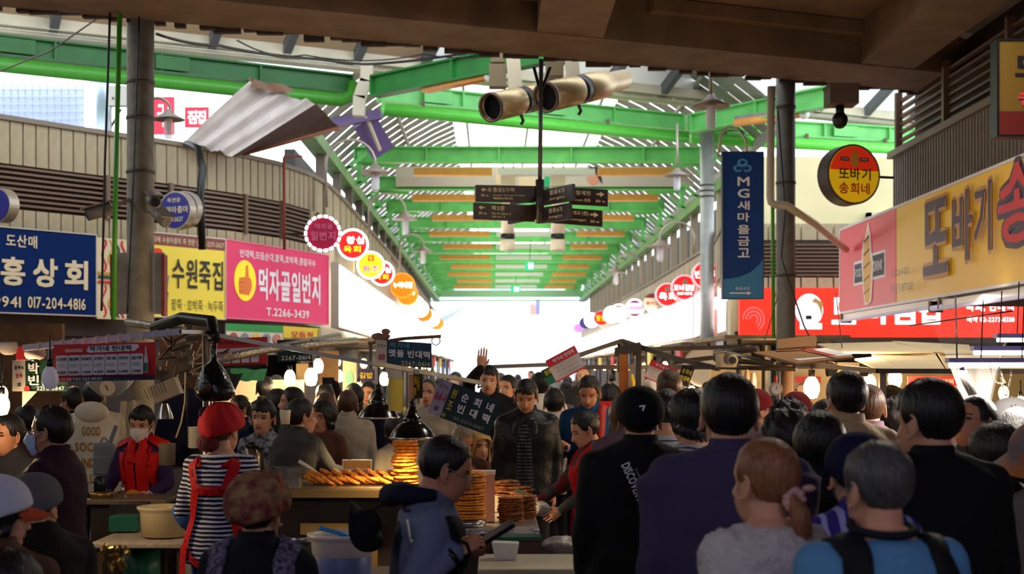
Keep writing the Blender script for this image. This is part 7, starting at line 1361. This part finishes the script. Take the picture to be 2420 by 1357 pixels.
# ------------------------------------------------------------ middle and right stalls
FRM = mat('frame_dark', (58,50,44), .5, .3)
r_ = thing('stall_scaffold', 'dark pitched stall frame with slotted gusset, over the crowd centre', 'frame', (P(1475,1,12.5).x, 12.5, 0)); 
for a, b_ in (((1140,868,15.5), (1300,862,14)), ((1300,862,14), (1470,806,12.5)), ((1470,806,12.5), (1592,846,12)), ((1470,812,12.5), (1500,836,12.3)), ((1300,868,13.6), (1700,868,12.4)), ((1592,846,12), (1700,872,11.6)), ((1500,826,13), (1760,820,13.5)), ((1590,856,12.6), (1690,845,13))):
    mb = MB(); mb.bar(P(*a), P(*b_), .03, .04); mb.build('bar', FRM, r_)
for px, Y in ((1508, 12.4), (1466, 12.6)): mb = MB(); q = P(px, 812, Y); mb.bar(q, (q.x, q.y, 0), .05, .05, (0,1,0)); mb.build('post', FRM, r_)
mb = MB(); mb.prism([(0,0), (.22,.05), (.24,-.03), (0,-.08)], .02, P(1452, 822, 12.3)); mb.build('gusset', FRM, r_)
mb = MB(); a = P(1474, 840, 11.9); mb.box((a.x, 11.9, .95), (.075,.06,1.9)); simple('rusty_post', 'rusty orange-brown square post under the pitched frame', 'post', mb, mat('rust_post', (150,84,30), .8, noise=.4, nscale=8), smooth=False)
mb = MB(); mb.tube([P(1493, 885, 11.8), P(1496, 905, 11.8), P(1493, 930, 11.8)], [.012,.02,.012], 8); simple('yellow_float', 'yellow hanging bottle beside the rusty post', 'bottle', mb, mat('yellow_plastic', (230,190,20), .4))
mb = MB(); c = P(1662, 868, 14); mb.lathe(c, [(.001,-.03), (.16,-.02), (.2,0), (.2,.02), (.16,.01), (.001,-.005)], 30, M=Matrix.Rotation(R(80), 3, 'X')); simple('satellite_dish', 'pale round dish standing behind the dark stall frame', 'dish', mb, mat('dish_pale', (176,166,150), .5))
for (x0, y0, x1, y1, Y, hh_, lb, kind) in ((1316, 905, 1385, 868, 11.5, .2, 'white menu with red heading rising to the side, on the pitched frame', 0), (1522, 892, 1585, 918, 10.8, .15, 'white menu with red heading sloping down beside the brown-haired man', 0), (1598, 905, 1626, 915, 10.5, .14, 'small black menu with yellow-green words next to the sloping menu', 1), (1296, 912, 1320, 900, 12, .14, 'green and black name tag at the start of the rising menu', 2)):
    a = P(x0, y0, Y); b_ = P(x1, y1, Y); a2 = Vector(a); b = Board('menu_board', lb, 'menu', a2, b_, hh_, .01, TXK if kind == 1 else (mat('tag_green', (20,110,80)) if kind == 2 else mat('menu_white', (206,196,190))), v=(-(b_-a).z, 0, (b_-a).x))
    if kind == 0:
        b.rect(0, .68, 1, 1, mat('menu_red', (210,50,50)), 'heading'); b.text('박가네 빈대떡', .2, .75, .9, .92, TXW, .02); b.rect(0, 0, 1, .06, mat('menu_red'), 'rule')
        for j in range(3): b.text(('녹두 5,000', '완자 4,000', '육회 28,000')[j], .15, .5-j*.17, .85, .58-j*.17, GREY, .01)
    if kind == 1: b.text('순희네', .12, .6, .88, .88, TXY, .045); b.text('빈대떡', .12, .22, .88, .5, TXY, .045)
    if kind == 2: b.rect(0, .5, 1, 1, mat('tag_dark', (20,50,40)), 'field'); b.text('원조', .2, .6, .8, .9, TXY, .02)
for (px, py, Y, r, pw, lb) in ((1600, 930, 13, .05, 22, 'warm bulb low under the black menu'), (1635, 925, 14, .04, 10, 'round warm bulb right of the black menu'), (1436, 930, 14.5, .035, 8, 'small bulb by the hooded woman'), (1918, 915, 9.9, .055, 34, 'large flaring bulb above the red cap'), (2055, 905, 11, .05, 22, 'bright square bulb past the beige shirt'), (2115, 893, 11.5, .055, 22, 'wide white-hot lamp over the wavy-haired woman'), (2090, 930, 10.5, .03, 6, 'thin bulb stem just below the square bulb'), (2327, 927, 9.5, .02, 4, 'bluish small bulb seen through the plastic sheet'), (2372, 928, 9.0, .032, 8, 'tall glowing bulb behind the hanging chain'), (2412, 952, 8.6, .03, 10, 'warm bulb at the frame edge over the grey cap'), (1590, 880, 16, .05, 8, 'greenish white bulb far under the frame')):
    bulb(lb, px, py, Y, r, BULB if 'flaring' in lb else mat('bulb_cool') if 'bluish' in lb else mat('bulb_glow'), pw, (1,.7,.38), cordto=30)
# kitchen wall of the right stalls
SW = mat('stall_warm', (196,166,118), .7, noise=.35, nscale=4)
for k, (x0, x1, y0, y1, Y) in enumerate(((1680, 1800, 862, 985, 12.2), (1875, 2090, 872, 990, 13), (2090, 2420, 872, 1010, 12.5), (2290, 2430, 870, 1000, 10.6))):
    a = P(x0, y1, Y); b_ = P(x1, y1, Y); b = Board('stall_partition', ('cream kitchen partition beside the hanging scale', 'warm lit kitchen partition behind the flaring bulb', 'warm lit kitchen partition behind the half-turned face', 'greenish kitchen partition behind the plastic sheet')[k], 'partition', (a.x, Y, .3), (b_.x, Y, .3), CZ+(HY-y0)*Y/K-.3, .06, SW if k < 3 else mat('stall_olive', (150,136,96), .7))
for k, (x0, x1, y0, y1, Y) in enumerate(((2145, 2280, 890, 960, 11.6), (2010, 2060, 870, 898, 12.4), (1880, 1940, 890, 905, 12.6))):
    b = Board('menu_board', ('wide menu with a red heading behind the big dark head', 'small white menu with pink lines behind the canopy', 'red strip label behind the flaring bulb')[k], 'menu', P(x0, y1, Y), P(x1, y1, Y), (y1-y0)*Y/K, .01, mat('menu_white') if k < 2 else TXR)
    if k == 0: b.rect(0, .68, 1, 1, mat('menu_red'), 'heading'); b.text('육회 빈대떡', .25, .74, .8, .92, TXW, .02); [b.text('마약김밥 3,000', .1, .45-j*.2, .8, .55-j*.2, GREY, .01) for j in range(3)]
    if k == 1: b.rect(0, .3, 1, .4, mat('menu_red'), 'rule')
c = P(1833, 920, 9.6); t = thing('hanging_scale', 'round hanging spring scale with a red hook', 'scale', c); mb = MB(); mb.lathe(c, [(.001,-.03), (.04,-.03), (.046,-.02), (.046,.02), (.001,.02)], 24, M=Matrix.Rotation(R(90), 3, 'X')); mb.build('case', mat('scale_cream', (200,186,166)), t, True); mb = MB(); mb.lathe(c+Vector((0,-.032,0)), [(.001,0), (.034,0)], 24, M=Matrix.Rotation(R(90), 3, 'X')); mb.build('dial', WHITE, t); mb = MB(); mb.box(c+Vector((0,-.035,.01)), (.003,.002,.025)); mb.build('needle', BLACK, t); mb = MB(); mb.tube([c+Vector((0,0,.045)), c+Vector((0,0,.09))], .01, 8); mb.build('hook', mat('hook_red', (220,60,30)), t); mb = MB(); mb.tube([c+Vector((0,0,.09)), c+Vector((0,0,.14))], .003, 5); mb.build('cord', BLACK, t)
c = P(1728, 852, 10.5); t = thing('security_camera', 'beige camera box with a dark lens among the right stall fittings', 'camera', c); mb = MB(); mb.box(c+Vector((-.03,.05,0)), (.13,.16,.1)); mb.build('case', mat('cam_beige', (150,134,110)), t); mb = MB(); mb.tube([c+Vector((0,-.06,0)), c+Vector((0,.02,0))], .042, 18); mb.build('hood', mat('cam_beige'), t, True); mb = MB(); mb.tube([c+Vector((0,-.065,0)), c+Vector((0,-.05,0))], .028, 14); mb.build('lens', BLACK, t)
t = thing('twin_speaker', 'beige horn speaker pair with dark cones under the cardboard canopy', 'speaker', P(2000, 872, 10.0)); c = P(2000, 872, 10.0); mb = MB(); mb.box(c, (.16,.1,.09)); mb.build('body', mat('cam_beige'), t)
for sx in (-1, 1): mb = MB(); mb.lathe(c+Vector((sx*.1,-.02,0)), [(.02,-.05*sx), (.05,.0), (.055,.04*sx)], 18, M=Matrix.Rotation(R(90), 3, 'Y')); mb.build('cone', BLACK, t, True)
for k, (px, py, w_, h_, c) in enumerate(((1722, 895, .07, .07, (196,160,110)), (1745, 905, .06, .06, (206,180,140)), (1765, 890, .04, .1, (170,140,100)), (1780, 900, .05, .12, (206,196,180)), (1700, 930, .05, .05, (180,150,110)), (1838, 965, .1, .05, (196,184,170)), (1775, 965, .04, .06, (180,40,30)), (1810, 985, .12, .1, (190,160,100)))):
    mb = MB(); q = P(px, py, 10.2); mb.lathe(q, [(.001,-h_/2), (w_*.45,-h_/2), (w_*.5,0), (w_*.35,h_*.4), (w_*.2,h_*.5)], 16); simple('hanging_pot', ('tan bundle hanging under the beige camera', 'cream bundle next to the tan one', 'tan bottle hanging beside the scale', 'white jug beside the tan bottle', 'small tan bundle low beside the purple fleece', 'pale cloth on the shelf under the scale', 'red bottle by the red crowned cap', 'tan tub on the shelf under the pale cloth')[k], 'kitchenware', mb, mat('ware_%d' % k, c, .5))
r_ = thing('stall_scaffold', 'tangle of grey pipes framing the right stalls below the pale silver column', 'frame', P(1720, 840, 11)); 
for a, b_, rr_ in (((1690,850,11), (1850,862,10.5), .02), ((1690,835,11.5), (1790,825,11), .025), ((1700,828,11.6), (1830,858,10), .012), ((1740,845,11), (1762,980,11), .02), ((1860,860,10.5), (1862,1000,10.5), .04), ((1700,868,10.8), (1880,872,10.2), .018)): mb = MB(); mb.tube([P(*a), P(*b_)], rr_, 8); mb.build('pipe', FRM if rr_ < .03 else mat('post_brown', (110,80,54), .7, noise=.3), r_, True)
# cardboard canopy
CB = mat('cardboard', (150,104,60), .8, noise=.1); CBL = mat('card_sheet', (206,190,152), .8, noise=.08, nscale=4)
def sheetq(name, label, q, m, th=.012, cat='cardboard'):
    mb = MB(); p = [P(*a) for a in q]; n_ = (p[1]-p[0]).cross(p[2]-p[0]).normalized()*th; mb.add([v[:] for v in p]+[(v-n_)[:] for v in p], [(0,1,2,3), (7,6,5,4), (0,4,5,1), (1,5,6,2), (2,6,7,3), (3,7,4,0)]); return simple(name, label, cat, mb, m, smooth=False)
sheetq('cardboard_box', 'upright brown cardboard flap on the canopy by the grey steel column', ((1837,828,10.2), (1838,806,10.4), (1928,796,10.4), (1930,820,10.2)), CB)
sheetq('cardboard_sheet', 'brown cardboard sheet with a pointed edge under the printed board', ((1782,832,10.4), (1885,859,9.0), (2018,843,9.2), (1925,822,10.6)), CB)
o_ = sheetq('printed_board', 'white printed cardboard with a red stripe on the canopy', ((1826,836,10.2), (1890,852,9.2), (2014,838,9.4), (1950,822,10.4)), mat('print_board', (226,222,222)))
mb = MB(); mb.add([(P(1888,828,10.3)+Vector((0,-.02,.01)))[:], (P(1965,846,9.2)+Vector((0,-.02,.01)))[:], (P(1978,844,9.2)+Vector((0,-.02,.01)))[:], (P(1900,826,10.3)+Vector((0,-.02,.01)))[:]], [(0,1,2,3)]); mb2 = mb.build('stripe', TXR, o_, world=False); mb2.data.transform(Matrix.Translation(-o_.location))
for k, q in enumerate((((1932,812,12), (1980,832,10.4), (2205,832,10.2), (2110,808,12)), ((2045,822,12), (2060,834,10.6), (2205,838,10.2), (2120,810,12)), ((2020,848,10.2), (2078,873,9.0), (2140,874,9.0), (2075,842,10.3)), ((2060,838,10.4), (2140,874,9.0), (2235,875,9.0), (2210,836,10.4)), ((2210,822,11.5), (2240,876,8.9), (2430,876,8.6), (2430,832,11)), ((2110,806,12), (2200,832,10.4), (2300,834,10.4), (2290,815,12)))):
    sheetq('card_sheet', ('long cream card sheet, first behind the printed board', 'cream card sheet with a raised far corner', 'cream card sheet at the canopy front edge, narrow', 'cream card sheet at the canopy front edge, wide', 'cream card sheet under the lit tubes, largest', 'cream card sheet below the red sign, farthest')[k], q, CBL)
cf = thing('canopy_scaffold', 'dark metal edge frame carrying the card canopy', 'frame', P(2075, 877, 9.0))
for p_, q_ in ((P(2075, 877, 9.0), P(2440, 878, 8.6)), (P(1930, 803, 12.3), P(2420, 806, 12.3)), (P(2075, 877, 9.0), P(1840, 855, 10.6))): mb = MB(); mb.bar(p_, q_, .03, .03); mb.build('bar', FRM, cf)
for k in range(3):                           # posts of the canopy
    q = P((2085, 2300, 1850)[k], 880, (9.05, 8.85, 10.6)[k]); mb = MB(); mb.box((q.x, q.y, CZ/2), (.04,.04,CZ)); simple('canopy_post', ('grey post at the front corner of the card canopy', 'grey post under the middle of the lit tubes', 'grey post near the grey steel column under the canopy')[k], 'post', mb, FRM, smooth=False)
# lit tubes
for k, (x0, x1, y, Y, lb) in enumerate(((2238, 2440, 861, 6.6, 'lowest and longest lit tube light hanging over the canopy'), (2297, 2440, 832, 7.0, 'middle lit tube light of the three'), (2352, 2440, 802, 7.4, 'top and shortest lit tube light of the three'))):
    a = P(x0, y, Y); b_ = P(x1+120, y, Y); t = thing('tube_light', lb, 'lamp', a.lerp(b_, .5)); mb = MB(); mb.bar(a+Vector((0,0,.018)), b_+Vector((0,0,.018)), .06, .022); mb.build('housing', mat('housing_lilac', (120,112,170), .4, .3), t); mb = MB(); mb.tube([a+Vector((.01,-.0,-.004)), b_+Vector((-.01,0,-.004))], .011, 10); mb.build('tube', TUBE, t, True)
    for f_ in (.25, .55): q = a.lerp(b_, f_); mb = MB(); mb.tube([q+Vector((0,0,.03)), q+Vector((.01,0,.3))], .003, 6); mb.build('wire', BLACK, t)
    lamp('AREA', a.lerp(b_, .5)+Vector((0,-.03,-.03)) , 30, (1,.9,.78), .6, (0,0,0), sy=.05)
# clear plastic sheet, chain and bits around the tubes
mb = MB(); mb.surf(cloth((P(2190, 745, 7.8), P(2290, 1000, 7.4), P(2335, 1000, 7.5), P(2400, 740, 8.2)), 14, 12, .03, 9), False); simple('plastic_sheet', 'clear plastic sheet gathered down from the yellow sign', 'sheet', mb, film('clear_sheet', (236,226,214), .78, .12))
for k, (p_, lb) in enumerate((([P(2340,866,6.5), P(2350,900,6.5), P(2375,905,6.5), P(2362,868,6.5)], 'loop of pearl-like chain under the lowest tube light'), ([P(2362,868,6.4), P(2370,915,6.4), P(2378,935,6.4), P(2384,915,6.4), P(2390,870,6.4)], 'long hanging bead chain beside the glowing bulb'))):
    mb = MB()
    for a, b_ in zip(p_, p_[1:]):
        n_ = max(2, int((b_-a).length/.008))
        for j in range(n_): q = a.lerp(b_, j/n_); q.z -= .01*math.sin(PI*j/n_); mb.ell(q, (.0042,.0042,.0042), 6, 4)
    o_ = simple('bead_chain', lb, 'chain', mb, mat('bead_cream', (226,206,160), .4)); o_['kind'] = 'stuff'
tubeobj('foil_strip', 'silver blue foil strip hanging under the lowest tube light', 'strip', [P(2270,868,6.6), P(2282,900,6.6), P(2300,935,6.6)], .02, CHROME)
for k, (a, b_) in enumerate((((2150,770,8.5), (2395,735,8)), ((1975,690,12), (1990,822,10.5)), ((2258,700,8.3), (2262,860,7)), ((1838,700,12), (1800,830,11)))): tubeobj('tie_wire', ('wire from the yellow sign to the plastic sheet', 'wire dropping past the faces badge to the card canopy', 'wire hanging beside the plastic sheet', 'wire slanting from the grey column to the right stall pipes')[k], 'wire', [P(*a), P(*b_)], .004, BLACK)
# fill: far stalls along both sides of the hall
FS = [mat('far_stall_%d' % i, c, .7, noise=.4, nscale=3) for i, c in enumerate(((120,92,64), (160,132,96), (90,70,60), (190,170,130)))]
for side in (-1, 1):
    for k in range(9):
        Y = 17.5+k*4.2+(2 if side > 0 else 3.6); x = -2.2+.0*k if side < 0 else 3.75; t = thing('market_stall', 'warm lit food stall under the %s signs, %s along' % ('white and orange' if side < 0 else 'pink and red', ordn[k]), 'stall', (x, Y, 0)); w_ = 1.0 if side < 0 else 1.2
        mb = MB(); mb.box((x, Y, .45), (w_, 2.6, .9)); mb.build('counter', FS[k % 4], t); mb = MB(); mb.box((x, Y, 2.2), (w_+.4, 2.8, .05)); mb.build('canopy', FS[(k+1) % 4], t); mb = MB(); mb.box((x+side*(w_/2), Y, 1.6), (.05, 2.6, 1.2)); mb.build('back_board', FS[(k+2) % 4], t)
        for yy_ in (-1.3, 1.3): mb = MB(); mb.box((x-side*w_/2, Y+yy_, 1.1), (.05,.05,2.2)); mb.build('post', FRM, t)
        mb = MB(); mb.box((x-side*(w_/2+.18), Y-1.0, 2.02), (.04,.6,.26)); mb.build('name_board', (mat('sign_teal'), mat('menu_red'), TXY)[k % 3], t); mb = MB(); mb.ell((x, Y-1.1, 1.9), (.06,.06,.08)); mb.build('bulb', mat('bulb_glow'), t, True)
        if k < 4: lamp('POINT', (x-side*.1, Y-1.2, 1.8), 14, (1,.75,.45), .06)
lamp('AREA', (3.0, 10.2, 4.95), 90, (1,.93,.82), 1.2, (0,0,0)); lamp('AREA', (4.3, 13.0, 2.42), 60, (1,.94,.84), 3.0, (0,R(-12),0), sy=.1); lamp('POINT', (-3.6, 12.0, 2.0), 14, (1,.7,.42), .1); lamp('POINT', (2.6, 10.2, 1.9), 24, (1,.7,.4), .1); lamp('POINT', (4.0, 8.6, 2.0), 22, (1,.72,.42), .1); lamp('POINT', (1.2, 12.8, 2.0), 16, (1,.72,.42), .1)  # unseen area fills added to brighten the card canopy; points add stall warmth

write_all()
